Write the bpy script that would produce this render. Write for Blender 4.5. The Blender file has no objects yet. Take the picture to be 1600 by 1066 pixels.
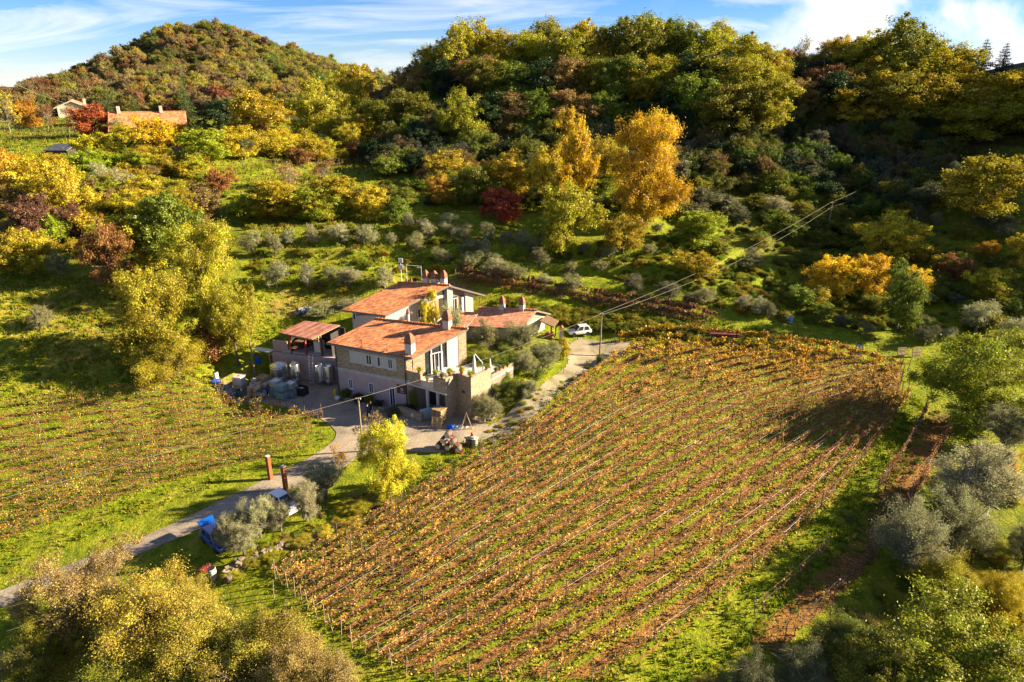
import bpy, bmesh, math, random
import numpy as np
from mathutils import Vector, Matrix
R = math.radians
rng = np.random.default_rng(7)
random.seed(7)
scene = bpy.context.scene
COL = scene.collection

# ------------------------------------------------------------------ camera
H, PITCH, F = 33.0, R(20.7), 1067.0        # the camera's height, its downward pitch, its focal length for a 1600 px wide frame
cp, sp = math.cos(PITCH), math.sin(PITCH)
cam_d = bpy.data.cameras.new('camera')
cam = bpy.data.objects.new('camera', cam_d); COL.objects.link(cam)
cam.location = (0, 0, H); cam.rotation_euler = (R(90) - PITCH, 0, 0)
cam_d.sensor_width = 36; cam_d.lens = F / 1600 * 36; cam_d.clip_end = 20000; cam_d.clip_start = 0.5
scene.camera = cam

def ray(px, py):
    a = (px - 800) / F; b = -(py - 533) / F
    return np.array([a, cp + b * sp, -sp + b * cp])
def onz(px, py, z):
    d = ray(px, py); t = (z - H) / d[2]
    return np.array([0, 0, H]) + d * t
def wp(px, dist, z):
    zc = dist * cp + (H - z) * sp
    return ((px - 800) / F * zc, dist, z)
def zcam(p): return p[1] * cp + (H - p[2]) * sp

# ------------------------------------------------------------------ terrain heights
CPX = [  # (pixel x, pixel y, height)
 (560,660,0),(690,690,0),(450,620,0),(530,615,0),(600,640,0),(640,600,.4),(440,775,-.4),(340,800,-.5),(260,830,-.8),(20,930,-1.8),(-200,1000,-3),
 (700,800,0),(900,900,-.5),(700,1060,-1.5),(1000,700,.5),(1000,560,1),(1180,560,1),(1400,590,.5),(1350,700,0),(1200,850,-1),
 (1000,1060,-2),(1300,1000,-2.5),(1550,1060,-3),(1550,800,-1.5),(1550,640,0),(900,570,.9),(920,535,1.2),(400,900,-.6),(480,1000,-1.2),
 (300,640,.6),(100,620,2),(0,700,1),(100,780,-.2),(450,660,0),(0,600,3),(350,607,.5),(-150,650,3),(200,900,-1.5),(100,1050,-3),(300,1050,-2.5),
 (100,430,9),(0,430,10),(100,520,6),(200,560,4.5),(300,600,2),(380,562,2.2),(-150,480,10),(400,530,3),
 (470,490,4.5),(450,450,7),(450,400,10.2),(500,370,12),(600,400,10.5),(650,350,13),(560,440,7.5),
 (720,490,3.4),(800,530,3.0),(850,525,2.2),(905,510,2.0),(940,470,4.6),(900,460,5.3),(1100,505,2.8),(1100,480,4),(760,440,7),(1250,530,2),
 (800,420,8.3),(800,390,10),(800,360,11.5),(700,400,9.8),(640,430,7),
 (200,420,10.5),(100,300,16),(300,300,15.5),(60,200,23),(115,180,25),(300,250,20),(500,270,17),(500,330,14),(600,220,19.5),(600,300,15),(400,340,13.5),(200,200,23.5),
 (1550,210,25),(1300,270,16),(1300,380,7),(1500,330,11),(1500,450,5),(1400,520,2.2),(1580,480,4),(1200,460,4.8),(1100,420,8),(1000,380,10.5),
 (1050,350,11.8),(1000,340,12.3),(1200,340,10.5),(1200,420,6.6),(800,640,.3),(860,590,.8),(785,612,1.9),(800,598,2.6),(835,572,2.5),(790,580,2.9),
]
CWP = [  # (pixel x, forward distance, height)
 (30,430,20),(100,430,29),(200,440,46),(290,450,65),(340,450,62),(400,450,54),(480,450,44),(540,440,37),(600,440,30),(680,440,26),
 (30,330,22),(150,330,25),(290,330,34),(400,330,33),(500,330,28),(200,250,22),(300,250,22),(400,250,22),(290,550,50),(100,550,22),(540,550,32),
 (-250,430,12),(-250,300,14),(-100,430,20),(-200,180,20),
 (590,182,21),(540,190,20),(640,185,25),(700,190,31),(760,195,34),(850,195,34),(950,195,33),(1050,190,31),(1120,180,32),(1180,182,32),(1250,200,34.5),(1350,195,33),
 (1450,190,33),(1560,185,34),(1120,158,24),(1180,156,24),(700,260,22),(900,260,24),(1100,260,24),(1400,260,26),(1600,280,26),(900,360,20),(1200,400,20),(1600,420,20),
 (700,150,18.5),(850,150,18),(1000,148,17.5),(1060,150,19),(1300,150,17),(1450,150,21),(620,150,18)]
CW = [(125,100,9),(165,112,36),(150,140,36),(200,130,55),(135,175,38),(190,92,34),(150,72,6),(220,60,14),(170,200,46),(260,150,60),(110,40,-4),(0,5,-6),(-80,10,-5),(-120,80,14),(-140,130,20),(120,5,-8)]  # unseen hill on the right is shaped here to shade the slope
cpts = np.array([onz(*c) for c in CPX] + [wp(*c) for c in CWP] + [tuple(map(float, c)) for c in CW])
def rbf_fit(P):
    d = np.hypot(P[:, None, 0] - P[None, :, 0], P[:, None, 1] - P[None, :, 1])
    n = len(P); A = np.zeros((n + 3, n + 3)); A[:n, :n] = -d + np.eye(n) * .6
    A[:n, n] = 1; A[:n, n + 1] = P[:, 0]; A[:n, n + 2] = P[:, 1]; A[n:, :n] = A[:n, n:].T
    b = np.zeros(n + 3); b[:n] = P[:, 2]
    return np.linalg.solve(A, b)
CS = 2.0
gx = np.arange(-330, 331, CS); gy = np.arange(-20, 601, CS)
w = rbf_fit(cpts)
GX, GY = np.meshgrid(gx, gy, indexing='ij')
G = np.zeros_like(GX)
for i in range(len(cpts)):
    G -= w[i] * np.hypot(GX - cpts[i, 0], GY - cpts[i, 1])
G += w[-3] + w[-2] * GX + w[-1] * GY
def blur(A, s):
    r = int(3 * s) + 1; k = np.exp(-.5 * (np.arange(-r, r + 1) / s) ** 2); k /= k.sum()
    for ax in (0, 1):
        Ap = np.pad(A, [(r, r) if a == ax else (0, 0) for a in (0, 1)], mode='edge')
        A = sum(k[j] * np.take(Ap, np.arange(j, j + A.shape[ax]), axis=ax) for j in range(2 * r + 1))
    return A
Gb = blur(G, 1.1)
far = np.clip((GY - 130) / 60, 0, 1); G = Gb * (1 - far) + blur(G, 3.0) * far
def bil(A, ax, ay, x, y):
    x = np.clip(np.asarray(x, float), ax[0], ax[-1] - 1e-6); y = np.clip(np.asarray(y, float), ay[0], ay[-1] - 1e-6)
    i = np.clip(np.searchsorted(ax, x, side='right') - 1, 0, len(ax) - 2); j = np.clip(np.searchsorted(ay, y, side='right') - 1, 0, len(ay) - 2)
    u = (x - ax[i]) / (ax[i + 1] - ax[i]); v = (y - ay[j]) / (ay[j + 1] - ay[j])
    return A[i, j] * (1 - u) * (1 - v) + A[i + 1, j] * u * (1 - v) + A[i, j + 1] * (1 - u) * v + A[i + 1, j + 1] * u * v
def vnoise(x, y, s, seed):
    r = np.random.default_rng(seed); T = r.random((64, 64)) * 2 - 1
    x = np.asarray(x) / s; y = np.asarray(y) / s; i = np.floor(x).astype(int); j = np.floor(y).astype(int)
    u = x - i; v = y - j; u = u * u * (3 - 2 * u); v = v * v * (3 - 2 * v); q = lambda a, b: T[a % 64, b % 64]
    return q(i, j) * (1 - u) * (1 - v) + q(i + 1, j) * u * (1 - v) + q(i, j + 1) * (1 - u) * v + q(i + 1, j + 1) * u * v
def axis(parts, ends):
    a = []
    for lo, hi, st in parts: a += list(np.arange(lo, hi, st))
    a.append(parts[-1][1]); lo, hi = ends; d = 8.; x = a[0]; pre = []
    while x > lo: x -= d; d *= 1.5; pre.append(x)
    d = 8.; x = a[-1]; post = []
    while x < hi: x += d; d *= 1.5; post.append(x)
    return np.array(pre[::-1] + a + post)
tx = axis([(-260, -110, 4), (-110, -50, 1.5), (-50, 62, .5), (62, 130, 1.2), (130, 260, 4)], (-6000, 6000))
ty = axis([(8, 26, 2), (26, 100, .5), (100, 215, 1.2), (215, 480, 5)], (-300, 9000))
TX, TY = np.meshgrid(tx, ty, indexing='ij')
TZ = bil(G, gx, gy, TX, TY)
# farmed terraces on the olive slope and rough ground elsewhere
def smooth_step(a, b, x): t = np.clip((x - a) / (b - a), 0, 1); return t * t * (3 - 2 * t)
terr = smooth_step(92, 98, TY) * (1 - smooth_step(150, 170, TY)) * smooth_step(-48, -40, TX)
q = 2.1; zz = TZ + .5 * vnoise(TX, TY, 22, 3); k = np.floor(zz / q); f = zz / q - k
TZ = TZ * (1 - .92 * terr) + .92 * terr * ((k + smooth_step(.7, .98, f)) * q - .5 * vnoise(TX, TY, 22, 3))
terr2 = smooth_step(100, 108, TY) * (1 - smooth_step(190, 220, TY)) * (1 - smooth_step(-48, -40, TX))
q = 2.2; k = np.floor(TZ / q); f = TZ / q - k
TZ = TZ * (1 - .55 * terr2) + .55 * terr2 * (k + smooth_step(.5, .95, f)) * q
rough = np.clip((np.abs(TX + 75) < 40) * (TY > 60) * (TY < 95) * .5 + (TY > 90) * .6, 0, 1)
TZ = TZ + rough * (.22 * vnoise(TX, TY, 2.3, 5) + .35 * vnoise(TX, TY, 7, 6)) + .05 * vnoise(TX, TY, 1.3, 8)
# level building ground
def flatten(px, py, z, r, fall):
    global TZ
    p = onz(px, py, z); d = np.hypot(TX - p[0], TY - p[1]); m = 1 - smooth_step(r, r + fall, d)
    TZ = TZ * (1 - m) + m * z
def flatten2(x, y, z, r, fall):
    global TZ
    d = np.hypot(TX - x, TY - y); m = 1 - smooth_step(r, r + fall, d); TZ = TZ * (1 - m) + m * z
flatten2(-23.5, 78.2, 3.0, 3.6, 1.4)
flatten(575, 640, 0.0, 8, 5); flatten(470, 615, 0.0, 6, 3); flatten(680, 665, 0.0, 6, 4)
edge = smooth_step(500, 1500, np.hypot(TX, TY)); TZ = TZ * (1 - edge) + edge * -20
def hgt(x, y): return bil(TZ, tx, ty, x, y)
def at(px, py, lift=0.):
    d = ray(px, py); t = np.arange(18, 620, .25); X = d[0] * t; Y = d[1] * t; Z = H + d[2] * t
    g = Z - hgt(X, Y) - lift; i = np.argmax(g < 0)
    if not (g < 0).any(): i = len(t) - 1
    t0 = t[i - 1] + .25 * g[i - 1] / (g[i - 1] - g[i] + 1e-9)
    return np.array([d[0] * t0, d[1] * t0, H + d[2] * t0])
def inpoly(X, Y, poly):
    m = np.zeros(X.shape, bool); n = len(poly)
    for i in range(n):
        x0, y0 = poly[i][:2]; x1, y1 = poly[(i + 1) % n][:2]
        c = (y0 > Y) != (y1 > Y)
        m ^= c & (X < (x1 - x0) * (Y - y0) / (y1 - y0 + 1e-12) + x0)
    return m

# ------------------------------------------------------------------ helpers: objects
def tag(o, label=None, cat=None, group=None, kind=None):
    if label: o['label'] = label
    if cat: o['category'] = cat
    if group: o['group'] = group
    if kind: o['kind'] = kind
    return o
def empty(name, loc=(0, 0, 0), rz=0, label=None, cat=None, group=None):
    o = bpy.data.objects.new(name, None); COL.objects.link(o); o.location = loc; o.rotation_euler = (0, 0, rz); o.empty_display_size = .3
    return tag(o, label, cat, group)
def link_mesh(name, me, parent=None):
    o = bpy.data.objects.new(name, me); COL.objects.link(o)
    if parent is not None: o.parent = parent
    return o
def np_mesh(name, V, Q, mats, attrs=None, uv=None, smooth=False, midx=None):
    """V (n,3), Q (m,4) or (m,3) index array"""
    me = bpy.data.meshes.new(name); V = np.asarray(V, np.float32); Q = np.asarray(Q, np.int32); m, k = Q.shape
    me.vertices.add(len(V)); me.vertices.foreach_set('co', V.ravel())
    me.loops.add(m * k); me.loops.foreach_set('vertex_index', Q.ravel())
    me.polygons.add(m); me.polygons.foreach_set('loop_start', np.arange(0, m * k, k, dtype=np.int32))
    try: me.polygons.foreach_set('loop_total', np.full(m, k, np.int32))
    except Exception: pass
    if midx is not None: me.polygons.foreach_set('material_index', np.asarray(midx, np.int32))
    me.polygons.foreach_set('use_smooth', np.full(m, bool(smooth)))
    me.update(calc_edges=True)
    for n, (dom, typ, arr) in (attrs or {}).items():
        a = me.attributes.new(n, typ, dom)
        a.data.foreach_set('color' if 'COLOR' in typ else 'value', np.asarray(arr, np.float32).ravel())
    if uv is not None:
        l = me.uv_layers.new(name='UVMap'); l.data.foreach_set('uv', np.asarray(uv, np.float32)[Q.ravel()].ravel())
    for mt in mats: me.materials.append(mt)
    return me
class MB:
    """collects faces with uv in metres, builds ONE mesh object"""
    def __init__(s): s.v = []; s.f = []; s.m = []; s.uv = []
    def face(s, pts, m=0, uv=None):
        b = len(s.v); s.v += [tuple(map(float, p)) for p in pts]; s.f.append(tuple(range(b, b + len(pts)))); s.m.append(m)
        if uv is None:
            p0 = Vector(pts[0]); e = (Vector(pts[1]) - p0); n = Vector((0, 0, 0))
            for i in range(1, len(pts) - 1): n += (Vector(pts[i]) - p0).cross(Vector(pts[i + 1]) - p0)
            if n.length < 1e-9: n = Vector((0, 0, 1))
            n.normalize()
            if abs(n.z) < .9: a = Vector((-n.y, n.x, 0)).normalized(); c = n.cross(a)
            else: a = Vector((1, 0, 0)); c = Vector((0, 1, 0))
            uv = [(Vector(p).dot(a), Vector(p).dot(c)) for p in pts]
        s.uv.append(uv); return s
    def hexa(s, b, t, m=0):
        """bottom ring b and top ring t (lists of 3d points, anticlockwise seen from above)"""
        n = len(b); s.face(b[::-1], m); s.face(t, m)
        for i in range(n): j = (i + 1) % n; s.face([b[i], b[j], t[j], t[i]], m)
        return s
    def box(s, c, size, m=0, ax=(1, 0, 0), up=(0, 0, 1)):
        c = Vector(c); x = Vector(ax).normalized(); z = Vector(up).normalized(); y = z.cross(x).normalized(); a, b_, h = [q / 2 for q in size]
        P = lambda i, j, k: c + x * (i * a) + y * (j * b_) + z * (k * h)
        return s.hexa([P(-1, -1, -1), P(1, -1, -1), P(1, 1, -1), P(-1, 1, -1)], [P(-1, -1, 1), P(1, -1, 1), P(1, 1, 1), P(-1, 1, 1)], m)
    def prism(s, poly, z0, z1, m=0):
        p = [tuple(q[:2]) for q in poly]; A = sum(p[i][0] * p[(i + 1) % len(p)][1] - p[(i + 1) % len(p)][0] * p[i][1] for i in range(len(p)))
        if A < 0: p = p[::-1]
        g = lambda z, q: z(q[0], q[1]) if callable(z) else z
        return s.hexa([(x, y, g(z0, (x, y))) for x, y in p], [(x, y, g(z1, (x, y))) for x, y in p], m)
    def tube(s, pts, rad, n=8, m=0, cap=True):
        pts = [Vector(p) for p in pts]; rad = [rad] * len(pts) if not hasattr(rad, '__len__') else rad; rings = []; ref = None
        for i, p in enumerate(pts):
            d = (pts[min(i + 1, len(pts) - 1)] - pts[max(i - 1, 0)]).normalized()
            if ref is None: ref = Vector((0, 0, 1)) if abs(d.z) < .9 else Vector((1, 0, 0))
            x = d.cross(ref).normalized(); y = x.cross(d).normalized(); ref = y
            rings.append([p + (x * math.cos(2 * math.pi * k / n) + y * math.sin(2 * math.pi * k / n)) * rad[i] for k in range(n)])
        for a, b in zip(rings, rings[1:]):
            for k in range(n): j = (k + 1) % n; s.face([a[k], a[j], b[j], b[k]], m)
        if cap: s.face(rings[0], m); s.face(rings[-1][::-1], m)
        return s
    def lathe(s, prof, o=(0, 0, 0), ax=(0, 0, 1), n=16, m=0):
        o = Vector(o); a = Vector(ax).normalized(); r_ = Vector((1, 0, 0)) if abs(a.x) < .9 else Vector((0, 1, 0)); x = a.cross(r_).normalized(); y = a.cross(x)
        rings = [[o + a * h + (x * math.cos(2 * math.pi * k / n) + y * math.sin(2 * math.pi * k / n)) * max(r, 1e-4) for k in range(n)] for r, h in prof]
        for p, q_ in zip(rings, rings[1:]):
            for k in range(n): j = (k + 1) % n; s.face([p[k], p[j], q_[j], q_[k]], m)
        s.face(rings[0][::-1], m); s.face(rings[-1], m); return s
    def build(s, name, mats, parent=None, smooth=False, bevel=0, auto=None):
        me = bpy.data.meshes.new(name); me.from_pydata(s.v, [], s.f)
        mats = mats if isinstance(mats, (list, tuple)) else [mats]
        for q_ in mats: me.materials.append(q_)
        me.polygons.foreach_set('material_index', s.m)
        l = me.uv_layers.new(name='UVMap'); l.data.foreach_set('uv', [c for u in s.uv for p in u for c in p])
        bm = bmesh.new(); bm.from_mesh(me); bmesh.ops.remove_doubles(bm, verts=bm.verts, dist=1e-4)
        bmesh.ops.recalc_face_normals(bm, faces=bm.faces); bm.to_mesh(me); bm.free()
        if smooth:
            me.polygons.foreach_set('use_smooth', [True] * len(me.polygons))
            if auto is not None:
                try: me.set_sharp_from_angle(angle=R(auto))
                except Exception: pass
        o = link_mesh(name, me, parent)
        if bevel:
            b = o.modifiers.new('bevel', 'BEVEL'); b.width = bevel; b.segments = 2; b.limit_method = 'ANGLE'
        return o
def copy_tree(o, parent=None):
    c = o.copy(); COL.objects.link(c); c.parent = parent
    for ch in list(o.children): copy_tree(ch, c)
    return c

# ------------------------------------------------------------------ materials
def new_mat(name):
    m = bpy.data.materials.new(name); m.use_nodes = True; nt = m.node_tree; nt.nodes.clear()
    return m, nt, nt.nodes, nt.links
def nd(nodes, t, **kw):
    n = nodes.new(t)
    for k, v in kw.items(): setattr(n, k, v)
    return n
def ramp(nodes, stops, interp='LINEAR'):
    n = nodes.new('ShaderNodeValToRGB'); cr = n.color_ramp; cr.interpolation = interp
    while len(cr.elements) < len(stops): cr.elements.new(.5)
    for e, (p, c) in zip(cr.elements, stops): e.position = p; e.color = (*c, 1) if len(c) == 3 else c
    return n
def mixc(nodes, links, fac, a, b, blend='MIX'):
    n = nodes.new('ShaderNodeMix'); n.data_type = 'RGBA'; n.blend_type = blend
    for s, v in ((n.inputs[0], fac), (n.inputs[6], a), (n.inputs[7], b)):
        if hasattr(v, 'is_output'): links.new(v, s)
        elif isinstance(v, (int, float)): s.default_value = v
        else: s.default_value = (*v, 1)
    return n.outputs[2]
def mth(nodes, links, op, a, b=None, c=None, clamp=False):
    n = nodes.new('ShaderNodeMath'); n.operation = op; n.use_clamp = clamp
    for s, v in zip(n.inputs, (a, b, c)):
        if v is None: continue
        if hasattr(v, 'is_output'): links.new(v, s)
        else: s.default_value = v
    return n.outputs[0]
def noise(nodes, links, vec, scale, detail=4, rough=.55, dist=0):
    n = nodes.new('ShaderNodeTexNoise'); n.inputs['Scale'].default_value = scale; n.inputs['Detail'].default_value = detail
    n.inputs['Roughness'].default_value = rough; n.inputs['Distortion'].default_value = dist
    if vec is not None: links.new(vec, n.inputs['Vector'])
    return n.outputs[0]
def finish(nodes, links, color, rough=.8, bump=None, bstr=.3, bdist=.05, metal=0, spec=.3, normal=None):
    b = nodes.new('ShaderNodeBsdfPrincipled'); o = nodes.new('ShaderNodeOutputMaterial')
    if hasattr(color, 'is_output'): links.new(color, b.inputs['Base Color'])
    else: b.inputs['Base Color'].default_value = (*color, 1)
    if hasattr(rough, 'is_output'): links.new(rough, b.inputs['Roughness'])
    else: b.inputs['Roughness'].default_value = rough
    b.inputs['Metallic'].default_value = metal; b.inputs['Specular IOR Level'].default_value = spec
    if bump is not None:
        bn = nodes.new('ShaderNodeBump'); bn.inputs['Strength'].default_value = bstr; bn.inputs['Distance'].default_value = bdist
        links.new(bump, bn.inputs['Height']); links.new(bn.outputs[0], b.inputs['Normal'])
    links.new(b.outputs[0], o.inputs[0]); return b
def simple(name, col, rough=.7, var=.25, scale=3., metal=0, spec=.3, bump=.15):
    m, nt, N, L = new_mat(name); tc = nd(N, 'ShaderNodeTexCoord')
    f = noise(N, L, tc.outputs['Object'], scale, 5); f2 = noise(N, L, tc.outputs['Object'], scale * 9, 3)
    lo = tuple(c * (1 - var) for c in col); hi = tuple(min(1, c * (1 + var)) for c in col)
    r = ramp(N, [(.3, lo), (.7, hi)]); L.new(f, r.inputs[0])
    finish(N, L, r.outputs[0], rough, f2, bump, .02, metal, spec); return m

def leaf_mat(name, src, alt_shift=.5, trans=.35, spread=.35):
    """leaf colour = the tree's own colour, varied from leaf to leaf and from twig to twig"""
    m, nt, N, L = new_mat(name)
    if src == 'OBJECT': oi = nd(N, 'ShaderNodeObjectInfo'); base = oi.outputs['Color']; rnd = oi.outputs['Random']
    else:
        a = nd(N, 'ShaderNodeAttribute', attribute_type='INSTANCER', attribute_name='tint'); base = a.outputs['Color']
        oi = nd(N, 'ShaderNodeObjectInfo'); rnd = oi.outputs['Random']
    v = nd(N, 'ShaderNodeAttribute', attribute_name='v'); c = nd(N, 'ShaderNodeAttribute', attribute_name='c')
    hs = nd(N, 'ShaderNodeHueSaturation'); L.new(base, hs.inputs['Color'])
    h = mth(N, L, 'MULTIPLY_ADD', c.outputs['Fac'], .055 * alt_shift, .5 - .0275 * alt_shift)
    h = mth(N, L, 'ADD', h, mth(N, L, 'MULTIPLY_ADD', v.outputs['Fac'], .03, -.015))
    L.new(h, hs.inputs['Hue'])
    val = mth(N, L, 'MULTIPLY_ADD', v.outputs['Fac'], spread * 1.6, 1 - spread * .8)
    val = mth(N, L, 'MULTIPLY', val, mth(N, L, 'MULTIPLY_ADD', c.outputs['Fac'], .5, .75)); L.new(val, hs.inputs['Value'])
    d = nd(N, 'ShaderNodeBsdfDiffuse'); t = nd(N, 'ShaderNodeBsdfTranslucent'); g = nd(N, 'ShaderNodeBsdfGlossy'); g.inputs['Roughness'].default_value = .45
    L.new(hs.outputs[0], d.inputs[0]); L.new(hs.outputs[0], t.inputs[0])
    mx = nd(N, 'ShaderNodeMixShader'); mx.inputs[0].default_value = trans; L.new(d.outputs[0], mx.inputs[1]); L.new(t.outputs[0], mx.inputs[2])
    m2 = nd(N, 'ShaderNodeMixShader'); m2.inputs[0].default_value = .03; L.new(mx.outputs[0], m2.inputs[1]); L.new(g.outputs[0], m2.inputs[2])
    o = nd(N, 'ShaderNodeOutputMaterial'); L.new(m2.outputs[0], o.inputs[0]); return m
LEAF = leaf_mat('leaf', 'OBJECT'); LEAF_MASS = leaf_mat('leaf_mass', 'INST')
BARK = simple('bark', (.10, .075, .05), .9, .4, 6)
BARK_PALE = simple('pale_bark', (.24, .20, .15), .9, .35, 6)
BARK_OLIVE = simple('olive_bark', (.16, .135, .10), .9, .4, 6)

def world_coord(N): return nd(N, 'ShaderNodeNewGeometry').outputs['Position']
def ground_mat():
    m, nt, N, L = new_mat('meadow'); p = world_coord(N)
    z = nd(N, 'ShaderNodeAttribute', attribute_name='zone'); sep = nd(N, 'ShaderNodeSeparateColor'); L.new(z.outputs['Color'], sep.inputs[0])
    n1 = noise(N, L, p, .11, 5, .6); n2 = noise(N, L, p, .9, 6, .65); n3 = noise(N, L, p, 5.5, 4, .7); n4 = noise(N, L, p, .35, 5, .6, .6)
    g = ramp(N, [(.25, (.06, .085, .006)), (.42, (.13, .17, .008)), (.58, (.21, .23, .011)), (.78, (.30, .255, .025))]); L.new(n2, g.inputs[0])
    dry = ramp(N, [(.3, (.17, .15, .014)), (.5, (.29, .215, .035)), (.7, (.42, .31, .09))]); L.new(n2, dry.inputs[0])
    df = mth(N, L, 'ADD', sep.outputs[0], mth(N, L, 'MULTIPLY_ADD', n4, 2.4, -1.25)); df = mth(N, L, 'MULTIPLY', df, 1, clamp=True)
    c = mixc(N, L, df, g.outputs[0], dry.outputs[0])
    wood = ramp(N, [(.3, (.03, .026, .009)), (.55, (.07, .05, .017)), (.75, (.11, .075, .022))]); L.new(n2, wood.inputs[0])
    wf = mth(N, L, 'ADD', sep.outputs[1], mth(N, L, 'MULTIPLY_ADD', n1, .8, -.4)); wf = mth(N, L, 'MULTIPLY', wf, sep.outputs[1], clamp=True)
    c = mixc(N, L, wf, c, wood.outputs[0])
    dirt = ramp(N, [(.3, (.15, .085, .04)), (.6, (.25, .16, .08)), (.8, (.34, .25, .14))]); L.new(n3, dirt.inputs[0])
    bf = mth(N, L, 'ADD', sep.outputs[2], mth(N, L, 'MULTIPLY_ADD', n2, 1.1, -.55)); bf = mth(N, L, 'MULTIPLY', bf, mth(N, L, 'MULTIPLY', sep.outputs[2], 1.6), clamp=True)
    c = mixc(N, L, bf, c, dirt.outputs[0])
    sp_ = ramp(N, [(.35, (.5, .52, .5)), (.65, (1.4, 1.36, 1.3))]); L.new(n3, sp_.inputs[0])
    c = mixc(N, L, .8, c, sp_.outputs[0], 'MULTIPLY')
    hgt_ = mth(N, L, 'ADD', mth(N, L, 'MULTIPLY', n3, .35), mth(N, L, 'MULTIPLY', n2, .9))
    finish(N, L, c, .95, hgt_, .9, .45, 0, .1); return m
GROUND = ground_mat()
def vine_ground(name, grass_amt):
    m, nt, N, L = new_mat(name); p = world_coord(N)
    a = nd(N, 'ShaderNodeAttribute', attribute_name='rowc'); fr = mth(N, L, 'FRACT', a.outputs['Fac'])
    d = mth(N, L, 'ABSOLUTE', mth(N, L, 'SUBTRACT', fr, .5))          # .5 under a row, 0 between rows
    n1 = noise(N, L, p, .22, 4, .6); n2 = noise(N, L, p, 1.3, 5, .65); n3 = noise(N, L, p, 7, 4, .75); n5 = noise(N, L, p, 4, 3, .6)
    lit = ramp(N, [(.28, (.055, .027, .010)), (.42, (.15, .075, .023)), (.55, (.27, .14, .036)), (.66, (.36, .195, .042)), (.78, (.46, .29, .045))]); L.new(n3, lit.inputs[0])
    gr = ramp(N, [(.3, (.07, .11, .006)), (.5, (.16, .20, .009)), (.7, (.26, .26, .018))]); L.new(n5, gr.inputs[0])
    st_ = mth(N, L, 'MULTIPLY_ADD', d, -9.0, 1.75)                    # a mown grass strip between the tilled bands
    gf = mth(N, L, 'ADD', st_, mth(N, L, 'MULTIPLY_ADD', n2, 1.9, grass_amt - .95)); gf = mth(N, L, 'ADD', gf, mth(N, L, 'MULTIPLY_ADD', n1, 1.5, -.75)); gf = mth(N, L, 'MULTIPLY', gf, 1.3, clamp=True)
    mid = ramp(N, [(.3, (.55, .52, .5)), (.5, (1, 1, 1)), (.72, (1.45, 1.4, 1.2))]); L.new(noise(N, L, p, 2.6, 5, .7), mid.inputs[0]); lc = mixc(N, L, .9, lit.outputs[0], mid.outputs[0], 'MULTIPLY')
    c = mixc(N, L, gf, lc, gr.outputs[0])
    finish(N, L, c, .95, mth(N, L, 'ADD', n3, n5), .9, .22, 0, .1); return m
VG_MAIN = vine_ground('vineyard_soil', .62); VG_LEFT = vine_ground('vineyard_turf', 1.9)
def paving_mat():
    m, nt, N, L = new_mat('paving'); p = world_coord(N); mp = nd(N, 'ShaderNodeMapping'); mp.inputs['Rotation'].default_value = (0, 0, R(-38)); L.new(p, mp.inputs[0])
    b = nd(N, 'ShaderNodeTexBrick'); L.new(mp.outputs[0], b.inputs['Vector']); b.inputs['Scale'].default_value = 1.0
    b.inputs['Brick Width'].default_value = .5; b.inputs['Row Height'].default_value = .3; b.inputs['Mortar Size'].default_value = .03
    b.inputs['Color1'].default_value = (.34, .285, .215, 1); b.inputs['Color2'].default_value = (.31, .26, .195, 1); b.inputs['Mortar'].default_value = (.24, .20, .15, 1)
    n = noise(N, L, p, .3, 6, .65); r = ramp(N, [(.3, (.45, .45, .44)), (.48, (.9, .88, .84)), (.7, (1.2, 1.14, 1.02))]); L.new(n, r.inputs[0])
    n2 = noise(N, L, p, 3.5, 5, .7); r2 = ramp(N, [(.35, (.75, .75, .75)), (.6, (1.1, 1.1, 1.1))]); L.new(n2, r2.inputs[0])
    c = mixc(N, L, 1, b.outputs[0], r.outputs[0], 'MULTIPLY'); c = mixc(N, L, .7, c, r2.outputs[0], 'MULTIPLY')
    finish(N, L, c, .85, n2, .3, .05); return m
PAVING = paving_mat()
def lane_mat():
    m, nt, N, L = new_mat('gravel_lane'); p = world_coord(N)
    n = noise(N, L, p, .35, 6, .65, .4); n2 = noise(N, L, p, 6, 4, .75)
    r = ramp(N, [(.3, (.15, .13, .055)), (.5, (.27, .225, .14)), (.7, (.36, .30, .21))]); L.new(n, r.inputs[0])
    r2 = ramp(N, [(.35, (.7, .7, .7)), (.65, (1.15, 1.15, 1.15))]); L.new(n2, r2.inputs[0])
    finish(N, L, mixc(N, L, .8, r.outputs[0], r2.outputs[0], 'MULTIPLY'), .9, n2, .4, .06); return m
LANE = lane_mat()
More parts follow.
